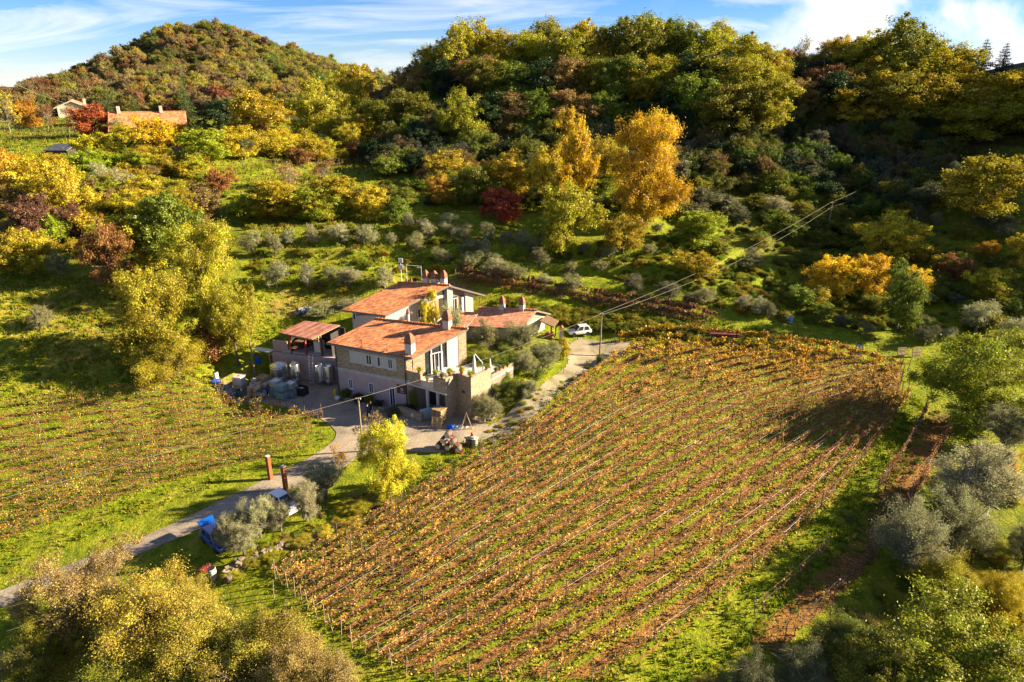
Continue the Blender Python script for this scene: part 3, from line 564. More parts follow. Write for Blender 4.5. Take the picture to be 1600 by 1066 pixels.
# ---- single trees one can point to: key, px, base y, top y, width, colour, name, label, category
ONE = [
 ('near_round',250,572,402,112,'ygreen','broadleaf_tree','tall dense olive-green tree at the edge of the grass slope','tree'),
 ('near_bush',262,596,505,118,'yellow','yellow_tree','wide bright yellow bushy tree at the foot of the tall green one','tree'),
 ('bush',335,565,470,62,'rust','rust_bush','rust-brown bush squeezed between the yellow bush and the tall trees','bush'),
 ('near_round',372,572,418,74,'ygreen','broadleaf_tree','slender yellow-green tree just left of the timber pole by the yard','tree'),
 ('near_round',325,490,336,100,'ygreen','broadleaf_tree','tall mustard tree behind the clump beside the grass slope','tree'),
 ('round',268,420,292,86,'green','broadleaf_tree','darker green tree above and behind the tall clump','tree'),
 ('tall',178,448,328,62,'rust','rust_tree','tall rust-red tree at the top of the grass slope','tree'),
 ('round',172,330,268,62,'brown','brown_tree','brown half-bare tree over the rust-red one','tree'),
 ('round',60,385,298,64,'purple','purple_tree','purple-brown tree among yellow shrubs at the top of the slope','tree'),
 ('round',117,372,312,42,'purple','purple_tree','small purple tree right of the larger purple-brown one','tree'),
 ('round',48,428,352,78,'yellow','yellow_tree','airy yellow tree on the crest of the grass slope','tree'),
 ('olive',95,432,385,44,'olive','olive_tree','grey olive on the grass crest right of the airy yellow tree','olive tree'),
 ('olive',5,428,385,38,'olive','olive_tree','grey olive on the grass crest at the picture edge','olive tree'),
 ('round',8,312,222,60,'orange','orange_tree','orange tree at the left picture edge below the fence posts','tree'),
 ('round',62,330,236,88,'yellow','yellow_tree','broad yellow tree below the dark shed','tree'),
 ('tall',113,352,244,78,'yellow','yellow_tree','pale yellow tall tree left of the silvery bare tree','tree'),
 ('twig',205,322,246,48,'silver','silver_tree','thin silvery leafless tree standing out of the yellow thicket','tree'),
 ('olive',168,302,250,58,'silver','olive_tree','pale silver olive beside the thin leafless tree','olive tree'),
 ('round',236,422,308,84,'ygreen','broadleaf_tree','yellow-green tree right of the rust-red tree','tree'),
 ('round',282,352,290,66,'dgold','gold_tree','dull gold tree below the low vine posts','tree'),
 ('bush',320,342,272,80,'brown','brown_bush','brown and green shrub mound under the row of vine posts','bush'),
 ('bush',345,300,246,52,'rust','rust_bush','small brownish bush under the bright green tree','bush'),
 ('twig',16,208,140,50,'yolive','thin_tree','thin pale-leaved tree at the left edge beyond the fence','tree'),
 ('round',44,202,152,40,'orange','orange_tree','orange tree left of the cream gabled house','tree'),
 ('twig',76,202,160,44,'rust','thin_tree','sparse rusty tree touching the cream gabled house','tree'),
 ('twig',118,205,160,36,'straw','thin_tree','sparse straw tree in front of the cream gabled house','tree'),
 ('round',150,215,160,56,'red','red_tree','red-orange tree between the two hillside houses','tree'),
 ('round',155,262,205,64,'lemon','yellow_tree','lemon-yellow tree right of the dark shed','tree'),
 ('olive',186,218,180,38,'silver','olive_tree','silvery olive in front of the long red roof','olive tree'),
 ('round',250,250,178,72,'gold','gold_tree','golden tree in front of the long red roof','tree'),
 ('round',315,258,198,82,'bright','green_tree','vivid light green tree right of the golden one','tree'),
 ('bush',282,262,215,34,'olive','olive_tree','grey olive bush between the golden and the vivid green tree','olive tree'),
 ('round',345,214,152,64,'dgreen','evergreen_tree','round dark evergreen beside the tall spruce','tree'),
 ('round',410,232,134,92,'yolive','broadleaf_tree','big mustard-green tree right of the round dark evergreen','tree'),
 ('spruce',296,205,102,46,'spruce','spruce','tall pointed spruce behind the long red roof','spruce'),
 ('spruce',173,190,130,34,'spruce','spruce','shorter spruce behind the red-orange tree','spruce'),
 ('spruce',214,190,146,30,'spruce','spruce','smallest spruce over the chimney of the long red roof','spruce'),
 ('tall',497,222,118,70,'ygreen','broadleaf_tree','tall yellow-green tree standing in the notch between the hills','tree'),
 ('tall',566,196,94,62,'yolive','broadleaf_tree','tall mustard tree on the skyline of the notch between the hills','tree'),
 ('tall',532,185,108,52,'ygreen','broadleaf_tree','slim yellow-green tree on the skyline between its taller neighbours','tree'),
 ('round',548,238,188,40,'lemon','yellow_tree','small lemon tree at the foot of the notch','tree'),
 ('bush',430,248,198,64,'yellow','yellow_bush','yellow bush under the big mustard-green tree','bush'),
 ('bush',492,248,208,44,'gold','gold_bush','golden bush under the tall notch tree','bush'),
 ('olive',382,250,202,64,'dolive','olive_tree','dark grey olive clump below the round dark evergreen','olive tree'),
 ('bush',470,262,222,54,'rust','rust_bush','rust bush on the bank above the vine terraces','bush'),
 ('twig',452,300,250,54,'straw','thin_tree','leafless straw-coloured tree on the vine terrace','tree'),
 ('twig',505,285,238,46,'rust','thin_tree','leafless reddish tree at the end of the vine terrace','tree'),
 ('round',580,342,286,58,'lemon','yellow_tree','round lemon-yellow tree at the lower edge of the vine terrace','tree'),
 ('bush',622,348,296,58,'green','green_bush','dark green bush next to the round lemon-yellow tree','bush'),
 ('tall',722,236,130,70,'ygreen','broadleaf_tree','sunlit yellow-green tree alone on the dark wooded slope','tree'),
 ('round',697,296,230,62,'yolive','broadleaf_tree','dull mustard tree below the lone yellow-green tree','tree'),
 ('round',688,318,270,46,'orange','orange_tree','small orange tree in the dark beneath the dull mustard tree','tree'),
 ('twig',722,305,262,40,'silver','thin_tree','bare grey branches between the orange and the crimson tree','tree'),
 ('round',742,320,252,66,'moss','broadleaf_tree','mossy green tree behind the crimson one','tree'),
 ('round',786,312,232,78,'dgold','broadleaf_tree','dull gold tree directly above the crimson one','tree'),
 ('round',786,348,288,64,'crimson','red_tree','crimson tree at the upper edge of the olive grove','tree'),
 ('tall',890,318,160,66,'gold','gold_tree','narrow golden tree left of the largest golden tree','tree'),
 ('round',850,330,220,62,'dgold','gold_tree','rounded dull golden tree at the left foot of the narrow one','tree'),
 ('near_round',1008,352,158,112,'gold','gold_tree','largest golden tree, broad and brilliant, against the dark slope','tree'),
 ('bush',990,352,285,60,'gold','gold_bush','golden low boughs at the foot of the largest golden tree','bush'),
 ('round',945,300,205,56,'yolive','broadleaf_tree','brownish green tree tucked left of the largest golden tree','tree'),
 ('round',882,398,272,92,'ygreen','broadleaf_tree','broad feathery yellow-green tree above the olive grove','tree'),
 ('round',972,395,328,66,'yolive','broadleaf_tree','loose olive-green tree right of the feathery yellow-green one','tree'),
 ('round',1095,392,324,72,'bright','green_tree','rounded light green tree in the dark terraces','tree'),
 ('bush',1088,435,380,76,'dgold','gold_bush','tawny gold bush under the rounded light green tree','bush'),
 ('round',1385,408,328,86,'yellow','yellow_tree','upright yellow tree right of the far timber pole','tree'),
 ('round',1298,460,392,74,'gold','gold_tree','golden tree on the dark terrace, left of its orange neighbour','tree'),
 ('round',1352,462,394,62,'gold','gold_tree','orange-gold tree between the golden tree and the leafy green one','tree'),
 ('round',1425,465,412,56,'gold','gold_tree','orange-gold crown behind the leafy green tree with bare trunk','tree'),
 ('crest',1400,516,410,72,'green','green_tree','leafy green tree with a clear pale trunk on the lower terrace','tree'),
 ('round',1535,345,235,116,'yolive','broadleaf_tree','large tawny green tree on the upper right terrace','tree'),
 ('round',1542,468,412,66,'ygreen','broadleaf_tree','yellow-green small tree above the big grey olives','tree'),
 ('round',1592,432,362,56,'yellow','yellow_tree','yellow tree at the right picture edge above the greenhouse','tree'),
 ('bush',1540,402,368,42,'orange','orange_bush','orange shrub on the right terrace','bush'),
 ('bush',1482,440,384,66,'rust','rust_bush','dull rust shrub left of the yellow-green small tree','bush'),
 ('olive',1524,520,458,76,'silver','olive_tree','big grey olive above the large green tree','olive tree'),
 ('olive',1582,540,478,72,'silver','olive_tree','big grey olive at the right edge by the greenhouse','olive tree'),
 ('near_round',1522,662,505,148,'fresh','green_tree','large fresh green tree at the right-hand corner of the vineyard','tree'),
 ('bush',945,262,210,34,'dgreen','green_bush','dark bush left of the largest golden tree','bush'),
 ('twig',1245,112,40,40,'brown','thin_tree','dark gaunt half-bare tree alone on the skyline','tree'),
 ('cedar',1490,130,64,40,'cedar','conifer','left of three blue-green conifers on the skyline','conifer'),
 ('cedar',1528,130,60,44,'cedar','conifer','middle of three blue-green conifers on the skyline','conifer'),
 ('cedar',1560,130,66,40,'cedar','conifer','right of three blue-green conifers on the skyline','conifer'),
 ('near_round',610,772,645,82,'lemon','yellow_tree','brilliant yellow tree beside the timber pole and the stacked barrels','tree'),
 ('twig',578,720,640,50,'brown','thin_tree','leafless brown sapling leaning out behind the brilliant yellow tree','tree'),
 ('near_olive',510,778,712,76,'silver','olive_tree','olive at the upper end of the row beside the driveway','olive tree'),
 ('near_olive',480,814,746,54,'silver','olive_tree','olive hiding the bonnet of the white car','olive tree'),
 ('near_olive',408,840,768,66,'silver','olive_tree','bushy olive between the white car and the blue car','olive tree'),
 ('near_olive',360,858,790,60,'silver','olive_tree','small olive overhanging the blue car','olive tree'),
 ('near_olive',382,868,804,56,'silver','olive_tree','thin-trunked olive in front of the blue car','olive tree'),
 ('near_olive',440,830,776,46,'silver','olive_tree','slim silvery olive in the middle of the driveway row','olive tree'),
 ('near_olive',492,794,736,40,'silver','olive_tree','small silvery olive next below the upper end of the driveway row','olive tree'),
 ('twig',532,735,690,26,'orange','thin_tree','orange-leaved sapling on the inside of the driveway bend','tree'),
 ('near_olive',757,658,606,58,'olive','olive_tree','olive leaning from the grass against the stone tower','olive tree'),
 ('near_olive',762,548,494,58,'olive','olive_tree','round olive in the courtyard, nearest the front roof','olive tree'),
 ('near_olive',815,548,494,58,'olive','olive_tree','round olive in the courtyard in front of the low wing','olive tree'),
 ('near_olive',820,582,540,46,'olive','olive_tree','low olive on the lawn edge below the courtyard','olive tree'),
 ('near_olive',857,575,524,52,'olive','olive_tree','olive with a clear trunk beside the stone gate pillar','olive tree'),
 ('bush',733,482,462,30,'yellow','yellow_bush','yellow bush at the end of the rear gable','bush'),
 ('near_bush',750,584,530,66,'fresh','hedge_bush','yellow-green hedge bush behind the parasol','bush'),
 ('near_bush',778,580,540,54,'green','hedge_bush','darker hedge bush right of the parasol','bush'),
 ('near_bush',797,622,578,58,'green','green_bush','dark green bush on the bank below the terrace ramp','bush'),
 ('near_bush',822,622,586,36,'olive','grey_bush','grey-green round bush beside the lane on the bank','bush'),
 ('bush',880,562,515,26,'yellow','yellow_bush','thin yellow bush beside the gate pillar','bush'),
 ('near_bush',938,572,548,18,'green','green_bush','small green bush at the foot of the lane pole','bush'),
 ('near_bush',648,642,598,16,'green','green_climber','dark green climber on the corner of the cellar','climber'),
 # foreground
 ('near_bush',130,1010,868,150,'tawny','autumn_shrub','tawny olive-gold shrub filling in under the half-bare one','bush'),
 ('near_bush',385,1075,938,130,'moss','autumn_shrub','olive-green shrub between the centre and the creeper mound','bush'),
 ('near_bush',300,1000,880,110,'tawny','autumn_shrub','olive-gold shrub on the inner edge of the near thicket','bush'),
 ('near_bush',470,1110,960,120,'straw','autumn_shrub','pale gold shrub on the crown of the creeper mound','bush'),
 ('near_bush',60,1080,960,110,'moss','autumn_shrub','mossy shrub low at the left picture edge','bush'),
 ('olive',205,225,195,40,'olive','olive_tree','grey olive against the left end of the long red roof','olive tree'),
 ('round',283,228,190,46,'gold','gold_tree','small golden tree at the right end of the long red roof','tree'),
 ('round',196,232,190,48,'ygreen','green_tree','yellow-green tree in front of the left half of the long red roof','tree'),
 ('bush',120,196,176,44,'ygreen','green_bush','yellow-green bush below the cream gabled house','bush'),
 ('near_twig',150,1000,828,190,'straw','autumn_shrub','tawny half-bare shrub overhanging the driveway in the near corner','bush'),
 ('near_bush',245,1040,850,210,'tawny','autumn_shrub','wide yellow-brown shrub, the tallest in the near thicket','bush'),
 ('near_bush',325,1065,905,150,'tawny','autumn_shrub','yellow and dark shrub at the centre of the near thicket','bush'),
 ('near_bush',430,1085,910,190,'tawny','autumn_shrub','creeper-covered shrub mound at the vineyard end of the near thicket','bush'),
 ('near_bush',100,1040,925,92,'ygreen','autumn_shrub','yellow-green upright shrub on the left of the near thicket','bush'),
 ('near_twig',55,985,905,70,'straw','autumn_shrub','pale twiggy shrub beside the driveway at the left edge','bush'),
 ('near_twig',12,1075,1010,70,'silver','autumn_shrub','grey twiggy shrub in the near left corner','bush'),
 ('near_bush',520,1120,985,120,'straw','autumn_shrub','straw-yellow brambles spilling toward the vineyard corner','bush'),
 ('near_bush',205,1110,960,150,'moss','autumn_shrub','dark shaded shrub low in the near thicket','bush'),
 ('near_bush',340,1120,980,150,'moss','autumn_shrub','dark shaded shrub under the creeper mound','bush'),
 ('near_olive',1510,800,660,150,'silver','olive_tree','largest silvery olive on the near right bank','olive tree'),
 ('near_olive',1562,702,622,100,'olive','olive_tree','olive beneath the large fresh green tree','olive tree'),
 ('near_olive',1418,893,766,122,'silver','olive_tree','wide silvery olive over the brown strip','olive tree'),
 ('near_olive',1480,855,740,120,'olive','olive_tree','olive between the two silvery ones on the near right bank','olive tree'),
 ('near_olive',1596,890,800,70,'olive','olive_tree','olive at the right edge beyond the wire fence','olive tree'),
 ('near_bush',1568,752,690,44,'gold','gold_bush','golden shrub along the wire fence behind the largest olive','bush'),
 ('near_bush',1470,950,835,125,'ygreen','green_bush','yellow-green shrub under the olives on the near right bank','bush'),
 ('near_bush',1545,985,868,84,'yellow','yellow_bush','upright yellow shrub beside the wire fence','bush'),
 ('near_bush',1330,1035,925,150,'green','green_bush','green bramble mound at the end of the brown strip','bush'),
 ('near_round',1475,1110,890,250,'fresh','green_tree','broad yellow-green tree filling the near right corner','tree'),
 ('near_bush',1545,1010,935,60,'orange','orange_bush','orange-red shrub behind the broad near tree','bush'),
 ('near_round',1590,1120,950,130,'dgold','gold_tree','mustard tree at the near right edge','tree'),
 ('near_round',1380,1140,985,130,'moss','broadleaf_tree','dark green tree left of the broad near tree','tree'),
 ('near_olive',1172,1110,1000,95,'dolive','olive_tree','dark shaded olive at the near end of the grass strip','olive tree'),
 ('near_olive',1250,1100,985,100,'dolive','olive_tree','dark shaded olive right of the first one at the picture foot','olive tree'),
]
for k, px, by, top, wpx, tint, name, label, cat in ONE:
    tree_px(k, px, by, top, wpx, tint, name, label, cat, sink=.05)

# ---- olive grove: one entry per tree (px, base y, top y, width)
GROVE = [(568,384,352,34),(612,382,362,20),(650,396,362,38),(666,370,338,42),(640,356,330,24),(692,413,380,34),(702,350,330,34),(720,376,346,40),(700,368,342,30),(728,398,370,34),(745,395,372,28),(738,424,388,44),(756,396,372,28),(764,378,345,30),(768,432,402,40),(782,430,403,38),(770,412,388,34),
 (788,382,360,30),(792,378,362,28),(815,386,352,34),(832,394,368,34),(845,416,384,38),(850,448,425,34),(806,440,404,48),(890,430,406,26),(896,456,424,42),(876,392,372,24),(937,424,402,36),(912,396,376,28),(950,402,380,34),(1015,402,378,30)]
for i, (px, by, top, wpx) in enumerate(sorted(GROVE)):
    tree_px('olive', px, by, top - 1, wpx * 1.08, random.choice(['silver', 'olive', 'olive']), 'olive_tree', f'silvery olive tree in the grove behind the farmhouse, {ordinal(i)} from the left', 'olive tree', 'olive trees in the grove behind the farmhouse')
BANK = [(395,394,356,48),(432,450,406,50),(480,448,408,36),(518,442,412,30),(546,448,412,46),(601,450,414,42),(490,384,348,28),(530,380,345,48),(575,384,348,36),(430,400,352,30),(508,494,468,64),(545,482,462,50),(450,384,356,34)]
for i, (px, by, top, wpx) in enumerate(sorted(BANK)):
    tree_px('olive', px, by, top - 1, wpx * 1.05, random.choice(['silver', 'olive']), 'olive_tree', f'grey olive on the sunny bank left of the farmhouse roofs, {ordinal(i)} from the left', 'olive tree', 'olive trees on the sunny bank')
RIGHT = [(990,458,428,42),(1045,470,434,46),(1100,474,446,54),(1080,478,452,40),(1172,422,386,48),(1160,482,458,36),(1200,496,468,32),(1184,492,462,34),(1352,525,500,32),(1445,540,504,42),(1330,462,440,40),(1212,340,302,54),(1245,348,316,40),(1265,352,322,34),(1390,285,256,26),(1492,275,250,24),(1480,532,508,30),
 (1432,352,318,40),(1462,352,330,22),(1568,372,336,44),(1440,475,450,44),(1415,300,285,20),(1128,300,276,36),(1150,352,330,36),(1025,365,345,26)]
for i, (px, by, top, wpx) in enumerate(sorted(RIGHT)):
    tree_px('olive', px, by, top - 1, wpx, random.choice(['silver', 'olive', 'dolive']), 'olive_tree', f'olive tree on the shaded terraces right of the grove, {ordinal(i)} from the left', 'olive tree', 'olive trees on the shaded terraces')
tree_px('near_olive', 66, 516, 472, 44, 'olive', 'olive_tree', 'solitary olive in the middle of the grass slope', 'olive tree')
UP = []
for row, (y0, n, x0, x1) in enumerate([(202, 9, 1060, 1420), (222, 10, 1040, 1400), (246, 8, 1070, 1380), (268, 7, 1150, 1400)]):
    for i in range(n): UP.append((x0 + (x1 - x0) * (i + random.uniform(-.25, .25)) / (n - 1), y0 + random.uniform(-5, 5)))
for i, (px, by) in enumerate(sorted(UP)):
    s = random.uniform(30, 46); tree_px('olive', px, by, by - s, s * 1.15, random.choice(['dolive', 'olive', 'dolive']), 'olive_tree', f'dim olive tree in the terraced rows under the wooded ridge, {ordinal(i)} from the left', 'olive tree', 'olive trees under the wooded ridge')

# ---- the wood on the ridge: each crown one can tell apart on the skyline and the slope
CREST = [(648,120,100,40,'rust'),(664,122,76,48,'yolive'),(690,126,62,52,'yolive'),(716,120,34,60,'ygreen'),(748,116,26,64,'ygreen'),(780,118,46,54,'yolive'),(815,120,52,56,'ygreen'),(845,118,30,56,'moss'),(876,118,44,58,'ygreen'),(900,122,30,54,'yolive'),
 (925,118,36,56,'ygreen'),(955,122,50,60,'yolive'),(980,116,22,62,'moss'),(1008,118,26,62,'ygreen'),(1040,118,24,64,'green'),(1066,122,40,62,'moss'),(1092,125,46,62,'ygreen'),(1125,128,40,70,'ygreen'),(1155,132,52,66,'ygreen'),(1185,140,66,66,'ygreen'),(1205,150,84,52,'yolive'),
 (1222,128,78,30,'rust'),(1300,128,60,54,'yolive'),(1282,132,88,40,'moss'),(1330,136,58,56,'yolive'),(1352,140,46,60,'ygreen'),(1392,150,22,92,'moss'),(1432,165,58,88,'ygreen'),(1375,165,80,76,'yolive'),(1465,170,84,70,'yolive'),(1500,188,108,90,'yellow'),(1562,198,108,100,'yellow'),(1440,200,110,80,'dgold'),(1612,200,112,90,'ygreen'),(1530,215,140,86,'ygreen')]
for i, (px, by, top, wpx, tint) in enumerate(sorted(CREST)):
    tree_px('crest' if i % 4 else 'tall', px, by + 6, top - 4, wpx * 1.5, tint, 'ridge_tree', nth(tint, 'tree on the ridge skyline'), 'tree', 'trees along the ridge skyline')
SLOPE = [(640,150,112,44,'brown'),(668,165,118,52,'rust'),(700,160,104,52,'dgreen'),(735,158,100,54,'brown'),(770,162,100,60,'moss'),(808,165,104,62,'green'),(845,168,98,60,'dgreen'),(882,168,100,62,'brown'),(918,165,96,58,'moss'),(955,170,96,64,'green'),(1000,170,92,70,'yolive'),(1040,172,96,70,'ygreen'),
 (1080,178,92,74,'dgreen'),(1120,182,92,78,'ygreen'),(1160,190,98,80,'ygreen'),(1195,188,112,60,'ygreen'),(1140,215,130,80,'moss'),(1185,215,130,70,'ygreen'),(1090,212,128,72,'green'),(1050,205,130,60,'dgreen'),(630,200,150,48,'brown'),(655,205,152,50,'moss'),(800,205,150,56,'brown'),(840,205,148,58,'green'),(760,210,150,56,'dgreen'),
 (900,205,150,56,'brown'),(612,178,138,44,'brown'),(600,215,165,40,'moss'),(950,205,150,50,'green'),(1250,185,130,60,'brown'),(1300,190,122,66,'dgreen'),(1350,195,120,70,'yolive'),(1400,205,128,74,'moss'),(1275,165,112,52,'rust')]
for i, (px, by, top, wpx, tint) in enumerate(sorted(SLOPE)):
    tree_px(random.choice(['crest', 'crest', 'tall']), px, by + 8, top - 12, wpx * 1.5, tint, 'slope_tree', nth(tint, 'tree on the shaded ridge face'), 'tree', 'trees on the shaded ridge face')  # many tints picked dark, so foliage colour carries the slope's shade
FILL = []
for (x0, x1, y0, y1, n, tints) in [(0,335,270,400,85,['yellow','ygreen','ygreen','yolive','yellow','bright','ygreen','dgold','yolive','yellow','brown']),(370,600,326,346,16,['ygreen','bright','yolive']),(340,610,225,252,16,['rust','yolive','dgold','yellow','ygreen'])]:
    for _ in range(n): FILL.append((random.uniform(x0, x1), random.uniform(y0, y1), random.choice(tints)))
for i, (px, by, tint) in enumerate(sorted(FILL)):
    s = random.uniform(26, 58); tree_px(random.choice(['bush', 'bush', 'round']), px, by, by - s, s * 1.3, tint, 'autumn_shrub', nth(tint, 'shrub in the hillside thicket'), 'bush', 'shrubs in the hillside thicket')
DARK = []
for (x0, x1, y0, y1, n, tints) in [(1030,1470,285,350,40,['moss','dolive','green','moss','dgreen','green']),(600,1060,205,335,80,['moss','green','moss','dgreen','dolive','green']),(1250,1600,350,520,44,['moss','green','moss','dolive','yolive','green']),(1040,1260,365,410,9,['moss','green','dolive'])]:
    for _ in range(n): DARK.append((random.uniform(x0, x1), random.uniform(y0, y1), random.choice(tints)))
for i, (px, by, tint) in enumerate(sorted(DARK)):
    s = random.uniform(22, 46); tree_px('bush', px, by, by - s, s * 1.45, tint, 'shade_tinted_shrub', nth(tint, 'shrub on the shaded terraces'), 'bush', 'shrubs on the shaded terraces')  # dark tints put the terraces' shade into the foliage colour
# low scrub under the leafy crown line of the near right bank
for i, (px, by, w_, t_) in enumerate([(1360,980,70,'moss'),(1300,1075,90,'moss'),(1420,955,70,'ygreen'),(1590,980,60,'ygreen'),(1510,900,60,'ygreen'),(1385,930,50,'ygreen'),(1450,1010,90,'ygreen'),(1230,1075,70,'moss'),(1560,880,40,'yellow'),(1110,1085,70,'moss'),(1540,860,80,'ygreen'),(1400,1000,110,'ygreen'),(1570,930,90,'yellow'),(1450,905,90,'ygreen'),(1350,1040,110,'green'),(1590,1040,110,'ygreen'),(1520,1060,120,'fresh'),(1500,760,60,'ygreen'),(1440,860,60,'ygreen'),(1580,780,50,'yellow')]):
    tree_px('near_bush', px, by, by - w_ * .55, w_, t_, 'bramble', f'low bramble on the near right bank, {ordinal(i)} in view', 'bush', 'brambles on the near right bank')

# ------------------------------------------------------------------ masses nobody could count: instanced on scattered points
def mass(name, label, pts, tints, scales, heights, keys):
    pts = np.array(pts, np.float32); n = len(pts)
    protos = []
    pc = bpy.data.collections.new(name + '_sources')
    for k in keys:
        for cm, tm in PROTO[k]:
            m2 = cm.copy(); m2.materials.clear(); m2.materials.append(LEAF_MASS); o = bpy.data.objects.new('crown_source', m2); pc.objects.link(o); protos.append(o)
    me = bpy.data.meshes.new(name); me.vertices.add(n); me.vertices.foreach_set('co', pts.ravel())
    def at_(nm, typ, arr, f): a = me.attributes.new(nm, typ, 'POINT'); a.data.foreach_set(f, np.asarray(arr, np.float32).ravel())
    at_('tint', 'FLOAT_COLOR', np.concatenate([np.array(tints), np.ones((n, 1))], 1), 'color')
    at_('sc', 'FLOAT_VECTOR', np.stack([scales, scales, heights], 1), 'vector')
    a = me.attributes.new('rotz', 'FLOAT_VECTOR', 'POINT'); a.data.foreach_set('vector', np.stack([np.zeros(n), np.zeros(n), rng.uniform(0, 6.28, n)], 1).astype(np.float32).ravel())
    a = me.attributes.new('pick', 'INT', 'POINT'); a.data.foreach_set('value', rng.integers(0, len(protos), n).astype(np.int32))
    o = link_mesh(name, me); tag(o, label, kind='stuff')
    ng = bpy.data.node_groups.new(name, 'GeometryNodeTree'); ng.interface.new_socket('Geometry', in_out='INPUT', socket_type='NodeSocketGeometry'); ng.interface.new_socket('Geometry', in_out='OUTPUT', socket_type='NodeSocketGeometry')
    N, L = ng.nodes, ng.links; gi = N.new('NodeGroupInput'); go = N.new('NodeGroupOutput'); ip = N.new('GeometryNodeInstanceOnPoints'); ci = N.new('GeometryNodeCollectionInfo')
    ci.inputs[0].default_value = pc; ci.inputs['Separate Children'].default_value = True; ci.inputs['Reset Children'].default_value = True
    def na(nm, typ): q = N.new('GeometryNodeInputNamedAttribute'); q.data_type = typ; q.inputs[0].default_value = nm; return [s for s in q.outputs if s.enabled and s.name == 'Attribute'][0]
    L.new(gi.outputs[0], ip.inputs['Points']); L.new(ci.outputs[0], ip.inputs['Instance']); ip.inputs['Pick Instance'].default_value = True
    L.new(na('pick', 'INT'), ip.inputs['Instance Index']); L.new(na('rotz', 'FLOAT_VECTOR'), ip.inputs['Rotation']); L.new(na('sc', 'FLOAT_VECTOR'), ip.inputs['Scale'])
    L.new(ip.outputs[0], go.inputs[0]); md = o.modifiers.new('scatter', 'NODES'); md.node_group = ng
    return o
def tints_of(names, n, j=.18): 
    k = rng.integers(0, len(names), n); return np.array([TINT[q] for q in names])[k] * rng.uniform(1 - j, 1 + j, (n, 3))
# the far hill
P = []
while len(P) < 3200:
    y = rng.uniform(255, 500); zc = y * cp + 8; px = rng.uniform(-120, 640); x = (px - 800) / F * zc
    P.append((x, y, hgt(x, y) - .4))
P = np.array(P); n = len(P); pxs = P[:, 0] / (P[:, 1] * cp + 8) * F + 800
warm = rng.random(n) + (340 - pxs) / 300
T = np.where((warm > .62)[:, None], tints_of(['brown', 'brown', 'rust', 'yolive', 'moss', 'brown', 'straw'], n), tints_of(['ygreen', 'yolive', 'moss', 'yolive', 'green', 'ygreen', 'brown'], n))
T = T * .82 + T.mean(1, keepdims=True) * .12; hs = 4.0 + 5.0 * rng.random(n) ** 2; mass('far_woodland', 'autumn woodland covering the sunlit hill behind the upper houses', P, T, hs * rng.uniform(.85, 1.35, n), hs * rng.uniform(.85, 1.25, n), ['bush', 'round', 'tall'])
# undergrowth of the near wood, shade put into its darkened tints
P = []
while len(P) < 1100:
    px = rng.uniform(585, 1480); y = rng.uniform(133, 205); zc = y * cp + 5; x = (px - 800) / F * zc; P.append((x, y, hgt(x, y) - .3))
for _ in range(260):       # unseen trees added on a spur right of frame, to shade the hollow
    x, y = rng.uniform(112, 215), rng.uniform(92, 205)
    if x < .84 * (y * cp + 6): continue
    P.append((x, y, hgt(x, y) - .3))
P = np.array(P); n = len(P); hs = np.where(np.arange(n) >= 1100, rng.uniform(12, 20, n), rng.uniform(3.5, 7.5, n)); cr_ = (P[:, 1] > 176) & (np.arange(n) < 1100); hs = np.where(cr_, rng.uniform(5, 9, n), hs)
mass('woodland_understorey', 'dense shade-tinted undergrowth and trees of the near wooded ridge', P, tints_of(['dolive', 'brown', 'green', 'dgreen', 'dgreen', 'moss', 'green'], n) * .8, hs * rng.uniform(.9, 1.3, n), hs, ['bush', 'tall'])
# weeds and low scrub on banks
P = []
def scrub(poly, n, zs=.0):
    pl = [at(*q) for q in poly]; a = np.array(pl); c = 0
    while c < n:
        x = rng.uniform(a[:, 0].min(), a[:, 0].max()); y = rng.uniform(a[:, 1].min(), a[:, 1].max())
        if inpoly(np.array([x]), np.array([y]), pl)[0]: P.append((x, y, float(hgt(x, y)) - .08)); c += 1
scrub([(900,510),(1190,546),(1200,532),(960,490),(800,470),(765,478)], 420)
scrub([(390,345),(620,330),(860,420),(760,440),(560,460),(400,450)], 130)
scrub([(860,400),(1080,380),(1280,420),(1420,520),(1200,500),(980,440)], 420)
scrub([(1030,340),(1450,280),(1600,350),(1600,500),(1440,520),(1250,400)], 420)
scrub([(330,300),(600,270),(640,330),(400,340)], 50)
P = np.array(P); n = len(P); hs = rng.uniform(.5, 1.25, n)
mass('bank_weeds', 'rank grass and weeds on the terrace banks', P, tints_of(['ygreen', 'green', 'fresh', 'bright', 'moss', 'dgold'], n) * .8, hs * rng.uniform(1.5, 2.6, n), hs, ['bush'])
P = []
scrub([(0,430),(200,425),(390,470),(380,560),(250,600),(0,600)], 260)
scrub([(375,872),(560,770),(650,770),(720,700),(940,560),(950,575),(600,850),(420,905)], 200)
scrub([(1100,1066),(1420,700),(1445,640),(1470,640),(1400,800),(1250,960),(1200,1066)], 120)
P = np.array(P); n = len(P); hs = rng.uniform(.2, .5, n)
mass('meadow_weeds', 'dry weeds and seedlings in the meadow and along the vineyard edge', P, tints_of(['ygreen', 'straw', 'fresh', 'dgold', 'bright'], n) * .85, hs * rng.uniform(1.8, 3.2, n), hs, ['bush'])
